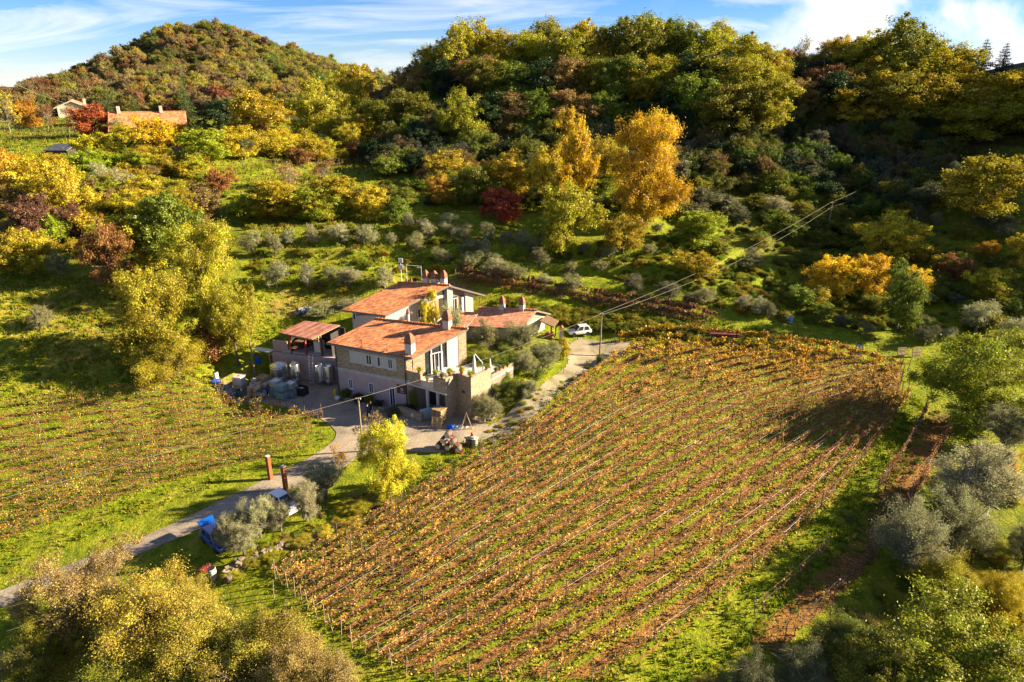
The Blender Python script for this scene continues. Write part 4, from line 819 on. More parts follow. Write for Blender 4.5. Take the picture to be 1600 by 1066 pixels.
# ------------------------------------------------------------------ ground sheet
def polymask(poly_px, soft=1.0):
    return [at(*q)[:2] for q in poly_px]
zr = np.zeros_like(TZ); zw = np.zeros_like(TZ); zb = np.zeros_like(TZ)
def soft_in(poly_px, s):
    m = inpoly(TX, TY, polymask(poly_px)).astype(float)
    i0, i1 = np.searchsorted(tx, [-110, 130]); j0, j1 = np.searchsorted(ty, [26, 215]); sub = m[i0:i1, j0:j1]; m[i0:i1, j0:j1] = blur(sub, s); return m
zr = np.maximum(zr, .55 * soft_in([(-20,430),(190,425),(210,480),(180,590),(-20,610)], 3))
zr = np.maximum(zr, .8 * soft_in([(405,455),(640,440),(520,478),(410,495)], 3))
zr = np.maximum(zr, .3 * soft_in([(380,345),(640,340),(640,400),(400,440)], 3))
zb = np.maximum(zb, .9 * soft_in([(405,475),(520,470),(540,486),(420,492)], 2))
zb = np.maximum(zb, .9 * soft_in([(560,462),(700,432),(760,448),(700,480)], 2))
zb = np.maximum(zb, .8 * soft_in([(885,530),(1000,532),(1020,548),(935,566),(888,560)], 2))
zb = np.maximum(zb, .85 * soft_in([(1455,640),(1500,650),(1400,800),(1260,935),(1195,1000),(1165,985),(1330,860),(1420,700)], 2))
zb = np.maximum(zb, .6 * soft_in([(330,585),(480,560),(480,610),(360,625),(320,610)], 2))
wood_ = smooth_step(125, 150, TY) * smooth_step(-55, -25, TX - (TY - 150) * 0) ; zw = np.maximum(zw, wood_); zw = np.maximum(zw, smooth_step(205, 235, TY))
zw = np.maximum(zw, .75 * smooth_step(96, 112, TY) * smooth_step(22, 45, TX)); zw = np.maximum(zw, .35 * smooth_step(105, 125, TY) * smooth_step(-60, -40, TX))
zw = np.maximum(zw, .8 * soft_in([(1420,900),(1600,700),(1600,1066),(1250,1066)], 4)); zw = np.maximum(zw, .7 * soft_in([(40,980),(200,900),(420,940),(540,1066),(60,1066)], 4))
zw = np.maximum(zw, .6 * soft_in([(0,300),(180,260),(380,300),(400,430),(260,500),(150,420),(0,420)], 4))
nxx, nyy = len(tx), len(ty); V = np.stack([TX.ravel(), TY.ravel(), TZ.ravel()], 1)
i, j = np.meshgrid(np.arange(nxx - 1), np.arange(nyy - 1), indexing='ij'); a = (i * nyy + j).ravel(); Q = np.stack([a, a + nyy, a + nyy + 1, a + 1], 1)
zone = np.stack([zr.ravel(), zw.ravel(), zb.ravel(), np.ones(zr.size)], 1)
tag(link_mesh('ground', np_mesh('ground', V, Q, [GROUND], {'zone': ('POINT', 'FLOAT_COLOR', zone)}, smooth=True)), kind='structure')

# ------------------------------------------------------------------ roads: draped strips with a thin edge
def catmull(P, n):
    P = np.array(P, float); d = np.r_[0, np.cumsum(np.linalg.norm(np.diff(P, axis=0), axis=1))]; t = np.linspace(0, d[-1], n); out = []
    for q in t:
        k = min(max(np.searchsorted(d, q, side='right') - 1, 0), len(P) - 2); u = (q - d[k]) / (d[k + 1] - d[k])
        p0, p1, p2, p3 = P[max(k - 1, 0)], P[k], P[k + 1], P[min(k + 2, len(P) - 1)]
        m1 = (p2 - p0) / 2 if k > 0 else p2 - p1; m2 = (p3 - p1) / 2 if k < len(P) - 2 else p2 - p1
        out.append((2*u**3-3*u**2+1)*p1 + (u**3-2*u**2+u)*m1 + (-2*u**3+3*u**2)*p2 + (u**3-u**2)*m2)
    return np.array(out)
def ladder(name, Lp, Rp, mat, n=90, m=16, lift=.05, jag=0.):
    Lw = catmull([at(*q)[:2] for q in Lp], n); Rw = catmull([at(*q)[:2] for q in Rp], n)
    if jag: Lw += rng.normal(size=Lw.shape) * jag; Rw += rng.normal(size=Rw.shape) * jag
    s = np.linspace(0, 1, m); X = Lw[:, None, :] * (1 - s)[None, :, None] + Rw[:, None, :] * s[None, :, None]
    Z = hgt(X[..., 0], X[..., 1]) + lift; Pt = np.concatenate([X, Z[..., None]], -1)
    lo = Pt.copy(); lo[..., 2] -= .25
    V = np.concatenate([Pt.reshape(-1, 3), lo[:, 0], lo[:, -1]]); i, j = np.meshgrid(np.arange(n - 1), np.arange(m - 1), indexing='ij'); a = (i * m + j).ravel()
    Q = [np.stack([a, a + 1, a + m + 1, a + m], 1)]; b = n * m; k = np.arange(n - 1)
    Q.append(np.stack([k * m, (k + 1) * m, b + k + 1, b + k], 1)); Q.append(np.stack([k * m + m - 1, b + n + k, b + n + k + 1, (k + 1) * m + m - 1], 1))
    o = link_mesh(name, np_mesh(name, V, np.concatenate(Q), [mat], smooth=False)); return tag(o, kind='structure')
ladder('driveway', [(-60,946),(0,924),(115,880),(232,836),(330,790),(430,742),(490,712),(520,690),(526,676)], [(-60,976),(0,950),(120,904),(252,852),(352,808),(455,764),(528,735),(562,714),(604,708)], PAVING)
ladder('yard', [(526,676.5),(512,662),(478,645),(430,633),(362,624),(336,608),(335,598)], [(604.5,708),(640,706),(700,706),(742,692),(760,660),(690,600),(560,560)], PAVING, m=40, lift=.045)
ladder('lane', [(742,692),(768,664),(800,640),(842,606),(880,577),(890,560)], [(743,697),(795,680),(842,642),(888,604),(922,578),(940,560)], LANE, n=70, jag=.05)
ladder('soil_strip', [(1450,652),(1424,700),(1374,780),(1328,850),(1240,932),(1168,1000)], [(1490,662),(1457,730),(1412,800),(1370,868),(1290,948),(1212,1020)], VG_MAIN, n=60, lift=.07, jag=.12)
ladder('parking_ground', [(886,563),(888,540),(905,530)], [(944,562),(985,548),(1010,538)], LANE, n=30, m=24, lift=.06, jag=.12)

# ------------------------------------------------------------------ vineyards
def vine_proto(seed, nleaf, leaf, twigs):
    r = np.random.default_rng(seed); mb = MB()
    mb.tube([(0, 0, -.1), (r.normal() * .03, r.normal() * .03, .4), (.02, 0, .78)], [.035, .026, .022], 5)
    for s in (-1, 1): mb.tube([(0, 0, .76), (s * .2, .02, .82), (s * .5, r.normal() * .03, .82)], [.02, .016, .01], 5)
    tips = []
    for k in range(twigs):
        x = r.uniform(-.5, .5); p = np.array([x, r.normal() * .03, .82]); q = p + (r.normal() * .12, r.normal() * .07, r.uniform(.25, .7)) ; q2 = q + (r.normal() * .15, r.normal() * .14, r.uniform(-.35, .1))
        mb.tube([p, q, q2], [.009, .007, .004], 4, cap=False); tips += [p * (1 - u) + q * u for u in (.3, .6, .9)] + [q * .4 + q2 * .6]
    tv = np.array(mb.v); tf = np.array([f for f in mb.f if len(f) == 4])
    tips = np.array(tips); j = r.integers(0, len(tips), nleaf); C = tips[j] + r.normal(size=(nleaf, 3)) * (.09, .07, .09)
    low = r.random(nleaf) < .25; C[low, 2] = r.random(low.sum()) * .35; C[low, 1] += r.normal(size=low.sum()) * .22
    Nn = unit(r.normal(size=(nleaf, 3)) + (0, 0, .3)); a = unit(np.cross(Nn, unit(r.normal(size=(nleaf, 3))))); b = np.cross(Nn, a); s = (leaf * r.uniform(.6, 1.4, nleaf))[:, None]
    lv = np.stack([C - a * s, C + b * s * .8 + Nn * s * .25, C + a * s, C - b * s * .8 + Nn * s * .25], 1).reshape(-1, 3); lq = np.arange(nleaf * 4).reshape(-1, 4) + len(tv)
    v = np.r_[np.zeros(len(tf)), r.random(nleaf)]; c = np.r_[np.zeros(len(tf)), r.random(nleaf)]
    return np_mesh('vine', np.r_[tv, lv], np.r_[tf, lq], [BARK, LEAF], {'v': ('FACE', 'FLOAT', v), 'c': ('FACE', 'FLOAT', c)}, midx=np.r_[np.zeros(len(tf)), np.ones(nleaf)])
VINE = [vine_proto(900 + i, 95, .068, 8) for i in range(7)]
VINE_THIN = [vine_proto(950 + i, 38, .07, 6) for i in range(6)]
VINE_FINE = [vine_proto(930 + i, 110, .05, 8) for i in range(6)]
VINE_GOLD = [vine_proto(980 + i, 170, .095, 9) for i in range(6)]
def stake_mesh(name, hgt_, rad, mat, n=5):
    mb = MB(); mb.tube([(0, 0, -.25), (0, 0, hgt_)], rad, n); me = bpy.data.meshes.new(name); me.from_pydata(mb.v, [], mb.f); me.materials.append(mat); me.update(); return me
STK = stake_mesh('post', 1.75, .035, STAKE); STKW = stake_mesh('post', 1.75, .04, STAKE_W)
def sheet(name, CURV, mat, lift=.09, per=8, n=150, ridge=.07, ext=.5):
    """one soil sheet under a family of rows; CURV (rows, n, 2)"""
    k = len(CURV); s = np.linspace(-ext, k - 1 + ext, int((k - 1 + 2 * ext) * per) + 1); X = np.zeros((n, len(s), 2))
    for d in (0, 1):
        for t in range(n): 
            xs = CURV[:, t, d]; e0 = xs[0] + (xs[0] - xs[1]) * ext; e1 = xs[-1] + (xs[-1] - xs[-2]) * ext
            X[t, :, d] = np.interp(s, np.r_[-ext, np.arange(k), k - 1 + ext], np.r_[e0, xs, e1])
    Z = hgt(X[..., 0], X[..., 1]) + lift + ridge * np.cos(2 * np.pi * s)[None, :] + .05 * vnoise(X[..., 0], X[..., 1], .7, 77)
    fade = np.minimum(np.minimum(np.arange(len(s)), np.arange(len(s))[::-1]) / 3., 1)[None, :] * np.minimum(np.minimum(np.arange(n), np.arange(n)[::-1]) / 2., 1)[:, None]
    Z = Z * fade + (hgt(X[..., 0], X[..., 1]) - .12) * (1 - fade)
    V = np.concatenate([X, Z[..., None]], -1).reshape(-1, 3); m = len(s); i, j = np.meshgrid(np.arange(n - 1), np.arange(m - 1), indexing='ij'); a = (i * m + j).ravel()
    Q = np.stack([a, a + m, a + m + 1, a + 1], 1); rc = np.tile(s + 20.5, n)
    return tag(link_mesh(name, np_mesh(name, V, Q, [mat], {'rowc': ('POINT', 'FLOAT', rc)}, smooth=True)), kind='structure')
def trellis(name, label, group, curve, spacing, protos, tintf, keep=1., post=STK, post_gap=5., wires=((.82, .010), (1.35, .008)), hoses=.0, wr=.007, endpost=STKW, skipf=None, vs=lambda x, y: 1.):
    seg = np.linalg.norm(np.diff(curve, axis=0), axis=1); d = np.r_[0, np.cumsum(seg)]; Ltot = d[-1]
    if Ltot < 4: return None
    f = lambda q: (np.interp(q, d, curve[:, 0]), np.interp(q, d, curve[:, 1]))
    x0, y0 = f(0); z0 = float(hgt(x0, y0)); root = empty(name, (x0, y0, z0), 0, label, 'vine row', group)
    def rel(q, h=0): x, y = f(q); return (x - x0, y - y0, float(hgt(x, y)) + h - z0)
    q = .6; nv = 0
    while q < Ltot - .3 and nv < 100:
        if random.random() < keep:
            a, b = rel(q - .3), rel(q + .3); ang = math.atan2(b[1] - a[1], b[0] - a[0]); p = rel(q, .06); x, y = f(q); t = tintf(x, y, q / Ltot)
            pr = protos(x, y) if callable(protos) else protos
            v = link_mesh('vine', random.choice(pr), root); v.location = (p[0] + random.gauss(0, .05), p[1] + random.gauss(0, .05), p[2]); v.rotation_euler = (0, 0, ang + (math.pi if random.random() < .5 else 0) + random.gauss(0, .15))
            g = random.uniform(.72, 1.15) * vs(x, y); v.scale = (random.uniform(.95, 1.25), g, g); j = random.uniform(.8, 1.25); v.color = (t[0] * j, t[1] * j * random.uniform(.85, 1.15), t[2] * j, 1); nv += 1
        q += spacing * random.uniform(.85, 1.15)
    np_ = max(2, int(Ltot / post_gap) + 1)
    for k in range(np_):
        qq = Ltot * k / (np_ - 1); p = rel(qq); o = link_mesh('post', endpost if k in (0, np_ - 1) else post, root); o.location = p; o.rotation_euler = (random.gauss(0, .035), random.gauss(0, .035), 0)
        if k in (0, np_ - 1): o.rotation_euler[1] += random.uniform(-.12, .12)
    mb = MB()
    ns = max(4, int(Ltot / 2.5))
    for hh, _ in wires: mb = MB(); mb.tube([rel(Ltot * k / ns, hh + random.gauss(0, .015)) for k in range(ns + 1)], wr, 4, cap=False); mb.build('wire', STAKE, root)
    if hoses:
        k = 0
        while k < ns - 2:
            ln = random.randint(1, 3)
            if random.random() < hoses:
                hh = random.choice([.45, .95, 1.15]); mb = MB(); mb.tube([rel(Ltot * min(q_, ns) / ns, hh) for q_ in range(k, min(k + ln, ns) + 1)], .0065, 4, cap=False); mb.build('drip_hose', HOSE, root)
            k += ln
    return root
NR = 20
S_KEYS = [0, .25, .5, .75, .9, 1.0]
S_PX = [[(430,905),(545,838),(655,772),(770,706),(858,648),(924,592),(975,556),(1062,534)],
 [(480,952),(600,880),(700,815),(880,705),(1010,628),(1140,575),(1290,547)],
 [(540,1008),(660,935),(770,868),(950,755),(1100,672),(1250,612),(1405,574)],
 [(640,1062),(760,990),(860,930),(1050,808),(1190,716),(1305,650),(1408,598)],
 [(790,1066),(880,1012),(970,955),(1120,856),(1240,768),(1325,695),(1402,618)],
 [(925,1068),(1000,1018),(1075,965),(1190,880),(1290,786),(1360,702),(1418,618)]]
NT = 150
Bw = np.array([catmull([at(*q)[:2] for q in row], NT) for row in S_PX])
for _ in range(60): Bw[:, 1:-1] = .25 * Bw[:, :-2] + .5 * Bw[:, 1:-1] + .25 * Bw[:, 2:]
def fam(nrows):
    out = []
    for s in np.linspace(0, 1, nrows):
        k = min(np.searchsorted(S_KEYS, s, side='right') - 1, len(S_KEYS) - 2); P = Bw; n = len(S_KEYS)
        u = (s - S_KEYS[k]) / (S_KEYS[k + 1] - S_KEYS[k]); out.append(P[k] * (1 - u) + P[k + 1] * u)
    return np.array(out)
CUR = fam(NR); sheet('vineyard_soil', CUR, VG_MAIN, per=8, n=NT)
def main_tint(x, y, q):
    f = smooth_step(60, 82, y); base = np.array((.36, .16, .038)); br = np.array((.50, .29, .03)); gd = np.array((.48, .30, .02))
    t = base if random.random() > .10 + .4 * float(smooth_step(24, 4, x + (y - 50) * .2)) * .4 else br
    return t * (1 - f) + gd * f
def main_protos(x, y): return VINE_GOLD if random.random() < float(smooth_step(66, 82, y)) * .85 else (VINE if random.random() < .65 or y > 68 else VINE_THIN)
last = None
for k in range(NR):
    c = CUR[k]
    if k % 1 == 0:
        # rows that would crowd the far corner stop short of it
        end = NT
        if k > 0:
            dd = np.linalg.norm(CUR[k] - CUR[k - 1], axis=1); ok = dd > .5; bad = np.where(~ok)[0]
            if len(bad) and k % 2: end = max(20, bad[0])
        lab = f'trellised vine row with rusty leaves in the large vineyard, {ordinal(k)} counted from the lane' if k else 'trellised vine row with rusty leaves in the large vineyard, the row closest to the lane'
        trellis('vine_row', lab, 'vine rows of the large vineyard', c[:end], .92, main_protos, main_tint, .84, hoses=.32 if k > 4 else .15, post_gap=5.2, vs=lambda x, y: (.76 + .24 * float(smooth_step(68, 80, y))))
# left vineyard: thin vines in grass
LK = [[(-60,652),(60,636),(200,620),(338,607)], [(-60,730),(80,697),(240,664),(395,634)], [(-60,800),(100,750),(260,706),(505,655)], [(-60,872),(110,808),(270,754),(470,702)]]
Lw_ = np.array([catmull([at(*q)[:2] for q in row], 90) for row in LK]); NL = 13; CL = []
for s in np.linspace(0, 3, NL):
    k = min(int(s), 2); u = s - k; CL.append(Lw_[k] * (1 - u) + Lw_[k + 1] * u)
CL = np.array(CL); sheet('vineyard_turf', CL, VG_LEFT, per=8, n=90, ridge=.04)
def left_tint(x, y, q): return random.choice([(.36, .18, .03), (.42, .26, .02), (.30, .14, .035), (.34, .25, .02)])
for k in range(NL):
    trellis('vine_row', f'sparse vine row in the grassy vineyard beside the driveway, {ordinal(k)} from the slope', 'vine rows of the grassy vineyard', CL[k], .95, VINE_FINE, left_tint, .8, post_gap=6, wires=((.82, .01),), wr=.007, endpost=STK)
# strip rows along the bank behind the house
def strip(pxs, label, group, tint, n=60, protos=VINE, **kw):
    return trellis('vine_row', label, group, catmull([at(*q)[:2] for q in pxs], n), kw.pop('gap', .95), protos, tint, .95, **kw)
BT = lambda x, y, q: random.choice([(.24, .11, .04), (.30, .14, .03), (.20, .10, .05)])
strip([(712,440),(800,452),(900,470),(1000,488),(1110,508)], 'brown vine row on the bank behind the farmhouse, the lower of two', 'vine rows on the bank', BT, protos=VINE_GOLD, gap=.7)
strip([(712,432),(800,443),(900,459),(1000,477),(1125,500)], 'brown vine row on the bank behind the farmhouse, the upper of two', 'vine rows on the bank', BT, protos=VINE_GOLD, gap=.7)
strip([(960,536),(1060,524),(1180,534),(1300,552),(1418,580)], 'tall golden vine row along the far headland of the large vineyard', None, lambda x, y, q: (.48, .28, .02), protos=VINE_GOLD)
strip([(1448,642),(1418,700),(1392,740),(1370,776)], 'short rusty vine row on the left side of the bare brown strip', None, BT)
strip([(1490,660),(1450,735),(1420,790)], 'short rusty vine row on the right side of the bare brown strip', None, BT)
strip([(1370,868),(1310,925),(1245,990),(1225,1005)], 'bare vine row with pale wires at the near end of the brown strip', None, BT, protos=VINE_THIN, hoses=.6)
strip([(1285,868),(1235,915),(1180,962)], 'leafless vine row with pale wires on the grass strip', None, BT, protos=VINE_THIN, hoses=.6)
# hillside terraces on the left with pale posts
LT = lambda x, y, q: random.choice([(.40, .26, .02), (.34, .16, .03), (.30, .25, .02)])
for i, pxs in enumerate([[(0,222),(110,218)],[(20,245),(160,247)],[(205,268),(330,266)],[(330,268),(430,262)],[(345,290),(480,292)],[(430,262),(560,256)],[(400,315),(560,318)],[(480,300),(600,306)],[(560,248),(660,245)]]):
    strip(pxs, f'hillside vine row with pale posts on the left-hand terraces, {ordinal(i)} counting downhill', 'hillside vine rows', LT, protos=VINE_THIN, post=STKW, post_gap=4.5, wr=.008)
# ------------------------------------------------------------------ grass blades as one mass
def grass_mass():
    C = []
    def area(poly, dens, hmin, hmax, tints):
        pl = np.array([at(*q)[:2] for q in poly]); lo = pl.min(0); hi = pl.max(0); n = int(dens * np.prod(hi - lo)); x = rng.uniform(lo[0], hi[0], n); y = rng.uniform(lo[1], hi[1], n)
        m = inpoly(x, y, pl); cl = vnoise(x, y, 1.6, 21) + .7 * vnoise(x, y, .5, 22); m &= cl > rng.uniform(-1.1, .5, n); x, y = x[m], y[m]
        C.append((x, y, rng.uniform(hmin, hmax, len(x)), np.array(tints)[rng.integers(0, len(tints), len(x))]))
    g = [(.14, .21, .010), (.18, .225, .012), (.11, .17, .010), (.24, .235, .03)]; d = g + [(.30, .22, .06), (.26, .20, .03)]
    area([(0,640),(340,610),(520,680),(480,712),(200,812),(0,905)], 11, .10, .30, d)
    area([(0,430),(200,430),(300,560),(350,606),(0,640)], 14, .15, .45, d)
    area([(400,455),(640,440),(520,490),(400,560),(380,560)], 9, .15, .45, d); area([(380,345),(640,335),(900,420),(700,440),(400,450)], 5, .2, .5, d); area([(0,190),(330,200),(600,250),(600,330),(330,330),(0,300)], 2.2, .25, .7, d)
    area([(430,905),(640,770),(940,562),(1050,530),(1420,590),(1300,800),(900,1066),(600,1066)], 7, .08, .24, g)
    area([(905,1066),(1190,885),(1425,615),(1450,640),(1380,800),(1180,1000),(1100,1066)], 16, .15, .38, g)
    area([(380,880),(560,790),(720,690),(770,690),(640,775),(430,900)], 16, .12, .40, g + [(.38, .27, .02)])
    area([(755,660),(840,600),(885,560),(870,545),(770,590)], 14, .12, .3, g)
    area([(900,506),(1190,545),(1250,525),(940,462)], 8, .2, .5, g)
    x = np.concatenate([c[0] for c in C]); y = np.concatenate([c[1] for c in C]); h = np.concatenate([c[2] for c in C]); t = np.concatenate([c[3] for c in C]); n = len(x); z = hgt(x, y) + .03
    P = []; 
    for k in range(3):
        a = rng.uniform(0, 6.28, n); w_ = h * .22; l = rng.normal(size=(n, 2)) * h[:, None] * .45; ox = rng.normal(size=(n, 2)) * .10
        bx = x + ox[:, 0]; by = y + ox[:, 1]
        P.append(np.stack([np.stack([bx - np.cos(a) * w_, by - np.sin(a) * w_, z], 1), np.stack([bx + np.cos(a) * w_, by + np.sin(a) * w_, z], 1), np.stack([bx + l[:, 0], by + l[:, 1], z + h], 1)], 1))
    V = np.concatenate(P).reshape(-1, 3); Q = np.arange(len(V)).reshape(-1, 3); m, nt, N, L = new_mat('grass_blade'); at_ = nd(N, 'ShaderNodeAttribute', attribute_name='tint')
    dfs = nd(N, 'ShaderNodeBsdfDiffuse'); tr = nd(N, 'ShaderNodeBsdfTranslucent'); mx = nd(N, 'ShaderNodeMixShader'); mx.inputs[0].default_value = .4; o = nd(N, 'ShaderNodeOutputMaterial')
    L.new(at_.outputs['Color'], dfs.inputs[0]); L.new(at_.outputs['Color'], tr.inputs[0]); L.new(dfs.outputs[0], mx.inputs[1]); L.new(tr.outputs[0], mx.inputs[2]); L.new(mx.outputs[0], o.inputs[0])
    tc = np.tile(np.concatenate([t * rng.uniform(.7, 1.3, (n, 1)), np.ones((n, 1))], 1), (3, 1))
    tag(link_mesh('grass', np_mesh('grass', V, Q, [m], {'tint': ('FACE', 'FLOAT_COLOR', tc)})), 'tufts of grass and clover in the meadow and between the vine rows', kind='stuff'); return n
print('grass', grass_mass())
def litter():
    X = []; Y = []; Z = []; T = []
    cols = np.array([(.34, .17, .05), (.28, .13, .04), (.40, .22, .05), (.20, .09, .035), (.46, .30, .05), (.38, .20, .06)])
    for k, c in enumerate(CUR):
        n = 1300; q = rng.uniform(0, NT - 1.01, n); i = q.astype(int); u = (q - i)[:, None]; P = c[i] * (1 - u) + c[i + 1] * u; tn = unit(c[i + 1] - c[i]); off = rng.normal(size=n) * .24
        x = P[:, 0] - tn[:, 1] * off; y = P[:, 1] + tn[:, 0] * off; X.append(x); Y.append(y); T.append(cols[rng.integers(0, len(cols), n)])
    x = np.concatenate(X); y = np.concatenate(Y); t = np.concatenate(T); n = len(x); z = hgt(x, y) + .14 + np.abs(rng.normal(size=n)) * .07; C = np.stack([x, y, z], 1); r = rng
    Nn = unit(r.normal(size=(n, 3)) * .6 + (0, 0, .8)); a = unit(np.cross(Nn, unit(r.normal(size=(n, 3))))); b = np.cross(Nn, a); s = r.uniform(.04, .11, n)[:, None]
    V = np.stack([C - a * s, C + b * s * .8, C + a * s, C - b * s * .8], 1).reshape(-1, 3); m, nt, N, L = new_mat('fallen_leaf'); at_ = nd(N, 'ShaderNodeAttribute', attribute_name='tint'); finish(N, L, at_.outputs['Color'], .9, spec=.1)
    tag(link_mesh('fallen_leaves', np_mesh('fallen_leaves', V, np.arange(n * 4).reshape(-1, 4), [m], {'tint': ('FACE', 'FLOAT_COLOR', np.concatenate([t * rng.uniform(.7, 1.3, (n, 1)), np.ones((n, 1))], 1))})), 'brown and yellow fallen vine leaves lying along the vineyard rows', kind='stuff')
litter()
# ------------------------------------------------------------------ buildings
def vz(p, z): return Vector((p[0], p[1], z))
def xy(p): return Vector((p[0], p[1], 0))
def onplane(px, py, p, n):
    d = ray(px, py); t = (p[0] * n[0] + p[1] * n[1]) / (d[0] * n[0] + d[1] * n[1]); return np.array([0, 0, H]) + d * t
def sub_grid(q, n, m):
    a, b, c, d = [Vector(x) for x in q]; return [[(a * (1 - u) + b * u) * (1 - v) + (d * (1 - u) + c * u) * v for u in [i / n for i in range(n + 1)]] for v in [j / m for j in range(m + 1)]]
def roof(name, corners, mat, parent, th=.22, edge=FASCIA, wob=.02, n=14, m=8):
    """corners: eave left, eave right, ridge right, ridge left; tiles on top, boards round the edge"""
    r = random.Random(str(corners[0])); g = sub_grid(corners, n, m); mb = MB(); a, b, c, d = [Vector(x) for x in corners]; Lu = (b - a).length; Lv = ((d - a).length + (c - b).length) / 2
    for row in g[1:-1]:
        for p in row[1:-1]: p.z += r.gauss(0, wob)
    for j in range(m):
        for i in range(n):
            uv = [(Lu * (i + s) / n, Lv * (j + t) / m) for s, t in ((0, 0), (1, 0), (1, 1), (0, 1))]
            mb.face([g[j][i], g[j][i + 1], g[j + 1][i + 1], g[j + 1][i]], 0, uv)
    dn = Vector((0, 0, -th)); ring = g[0] + [row[-1] for row in g[1:]] + g[-1][-2::-1] + [row[0] for row in g[-2:0:-1]]
    for i in range(len(ring)): p, q = ring[i], ring[(i + 1) % len(ring)]; mb.face([p, p + dn, q + dn, q], 1)
    mb.face([a + dn, d + dn, c + dn, b + dn], 1)
    o = mb.build(name, [mat, edge], parent)
    if name == 'roof' and mat in (TILE, TILE2):
        cb = MB(); k = max(6, int(Lu / .4))
        for i in range(k): p, q = d.lerp(c, i / k), d.lerp(c, (i + 1.06) / k); cb.tube([p + Vector((0, 0, .02)), q + Vector((0, 0, .05))], [.12, .135], 7)
        cb.build('ridge_cap', mat, o)
    return o
def window(name, parent, c, u, n, w, h, frame=WHITE, sill=True, bars=1, depth=.09, glass=None):
    """c centre on the wall, u along the wall, n outward"""
    u = Vector(u).normalized(); n = Vector(n).normalized(); c = Vector(c); t = .07; mb = MB(); z = Vector((0, 0, 1)); o = c + n * depth / 2
    mb.box(o + z * (h / 2 - t / 2), (w, depth, t), 0, u); mb.box(o - z * (h / 2 - t / 2), (w, depth, t), 0, u)
    for s in (-1, 1): mb.box(o + u * s * (w / 2 - t / 2), (t, depth, h - 2 * t), 0, u)
    for k in range(bars): mb.box(o + u * (w * ((k + 1) / (bars + 1) - .5)), (t * .7, depth * .8, h - 2 * t), 0, u)
    f = mb.build(name, frame, parent); g = MB(); g.box(c + n * .02, (w - 2 * t, .03, h - 2 * t), 0, u); g.build('pane', glass or GLASS, f)
    if sill: s_ = MB(); s_.box(c + n * .09 - z * (h / 2 + .04), (w + .16, .18, .07), 0, u); s_.build('sill', WHITE, f)
    return f
def chimney(parent, px, py, z, w=.72, h=1.0, cap=1.05, thin=False):
    p = Vector(onz(px, py, z)); mb = MB(); ax = (.91, -.41, 0)
    if thin: mb.lathe([(w / 2, -.5), (w / 2, h)], p, n=10)
    else: mb.box(p + Vector((0, 0, h / 2 - .3)), (w, w, h + .6), 0, ax)
    s = mb.build('chimney', WHITEP, parent); cb = MB(); o = p + Vector((0, 0, h)); k = w * .5
    if thin: cb.lathe([(k * 1.3, 0), (k * 1.3, .08), (k * 1.15, .3), (k * .7, .55), (.02, .62)], o, n=10)
    else:
        x = Vector(ax).normalized(); y = Vector((-x.y, x.x, 0)); prev = None
        for r_, hh in [(1.18, 0), (1.18, .1), (1.02, .12), (1.06, .42), (.86, .62), (.42, .92), (.2, 1.0)]:
            ring = [o + (x * sx_ + y * sy_) * k * r_ + Vector((0, 0, hh * cap)) for sx_, sy_ in ((-1, -1), (1, -1), (1, 1), (-1, 1))]
            if prev:
                for i in range(4): j = (i + 1) % 4; cb.face([prev[i], prev[j], ring[j], ring[i]])
            else: cb.face(ring[::-1])
            prev = ring
        cb.face(prev)
    cb.build('chimney_cap', BROWNCAP, s); return s
BROWNCAP = simple('smoked_terracotta', (.23, .10, .06), .85, .35, 6)
# ---- the farmhouse by the yard
WA = onz(530, 617, 0); WB = onz(639, 640, 0); vd = np.array([math.cos(R(36)), math.sin(R(36)), 0]); WC = WB + vd * 7.5; WD = np.array([-16.1, 73.5, 0])
RA, RB, RC, RD = onz(510, 535, 6.4), onz(644, 559, 6.3), onz(731, 514, 7.95), onz(587, 498, 7.9)
fh = empty('farmhouse', (0, 0, 0), 0, 'front farmhouse of mauve plaster and rubble stone under a single-pitch tiled roof', 'house')
def ztop(x, y):
    A = np.array([[RA[0], RA[1], 1], [RB[0], RB[1], 1], [RC[0], RC[1], 1], [RD[0], RD[1], 1]]); s = np.linalg.lstsq(A, np.array([RA[2], RB[2], RC[2], RD[2]]), rcond=None)[0]
    return float(s[0] * x + s[1] * y + s[2]) - .24
FP = [WA, WB, WC, WD]; uF = (WB - WA) / np.linalg.norm(WB - WA); nF = np.array([uF[1], -uF[0], 0]); nG = np.array([vd[1], -vd[0], 0])
mb = MB(); mb.prism(FP, -.6, 3.12); mb.build('lower_wall', PINK, fh)
mb = MB(); mb.prism(FP, 3.42, ztop); mb.build('upper_wall', STONE, fh)
cen = sum(FP) / 4; mb = MB(); mb.prism([p + (p - cen) / np.linalg.norm(p - cen) * .10 for p in FP], 3.12, 3.42); mb.build('string_course', CONC, fh)
roof('roof', [RA, RB, RC, RD], TILE, fh)
fac = lambda px, py: Vector(onplane(px, py, WA, nF)); gab = lambda px, py: Vector(onplane(px, py, WB, nG))
def panel(name, parent, pts, n, th, mat):
    n = Vector(n); mb = MB(); f = [Vector(p) + n * th for p in pts]; b = [Vector(p) - n * .02 for p in pts]; mb.face(f)
    for i in range(len(f)): j = (i + 1) % len(f); mb.face([f[i], b[i], b[j], f[j]])
    return mb.build(name, mat, parent)
a, b = fac(547, 560), fac(620, 585); zl, zh = 4.32, 5.75
panel('plaster_panel', fh, [vz(a, zl), vz(b, zl), vz(b, zh), vz(a, zh)], nF, .03, WHITEP)
for px, w in ((577, .74), (592.5, .46), (610, .62)):
    c = fac(px, 562); window('window', fh, vz(c, 5.05) + Vector(nF) * .03, uF, nF, w, 1.15, sill=True, bars=1 if w > .5 else 0)
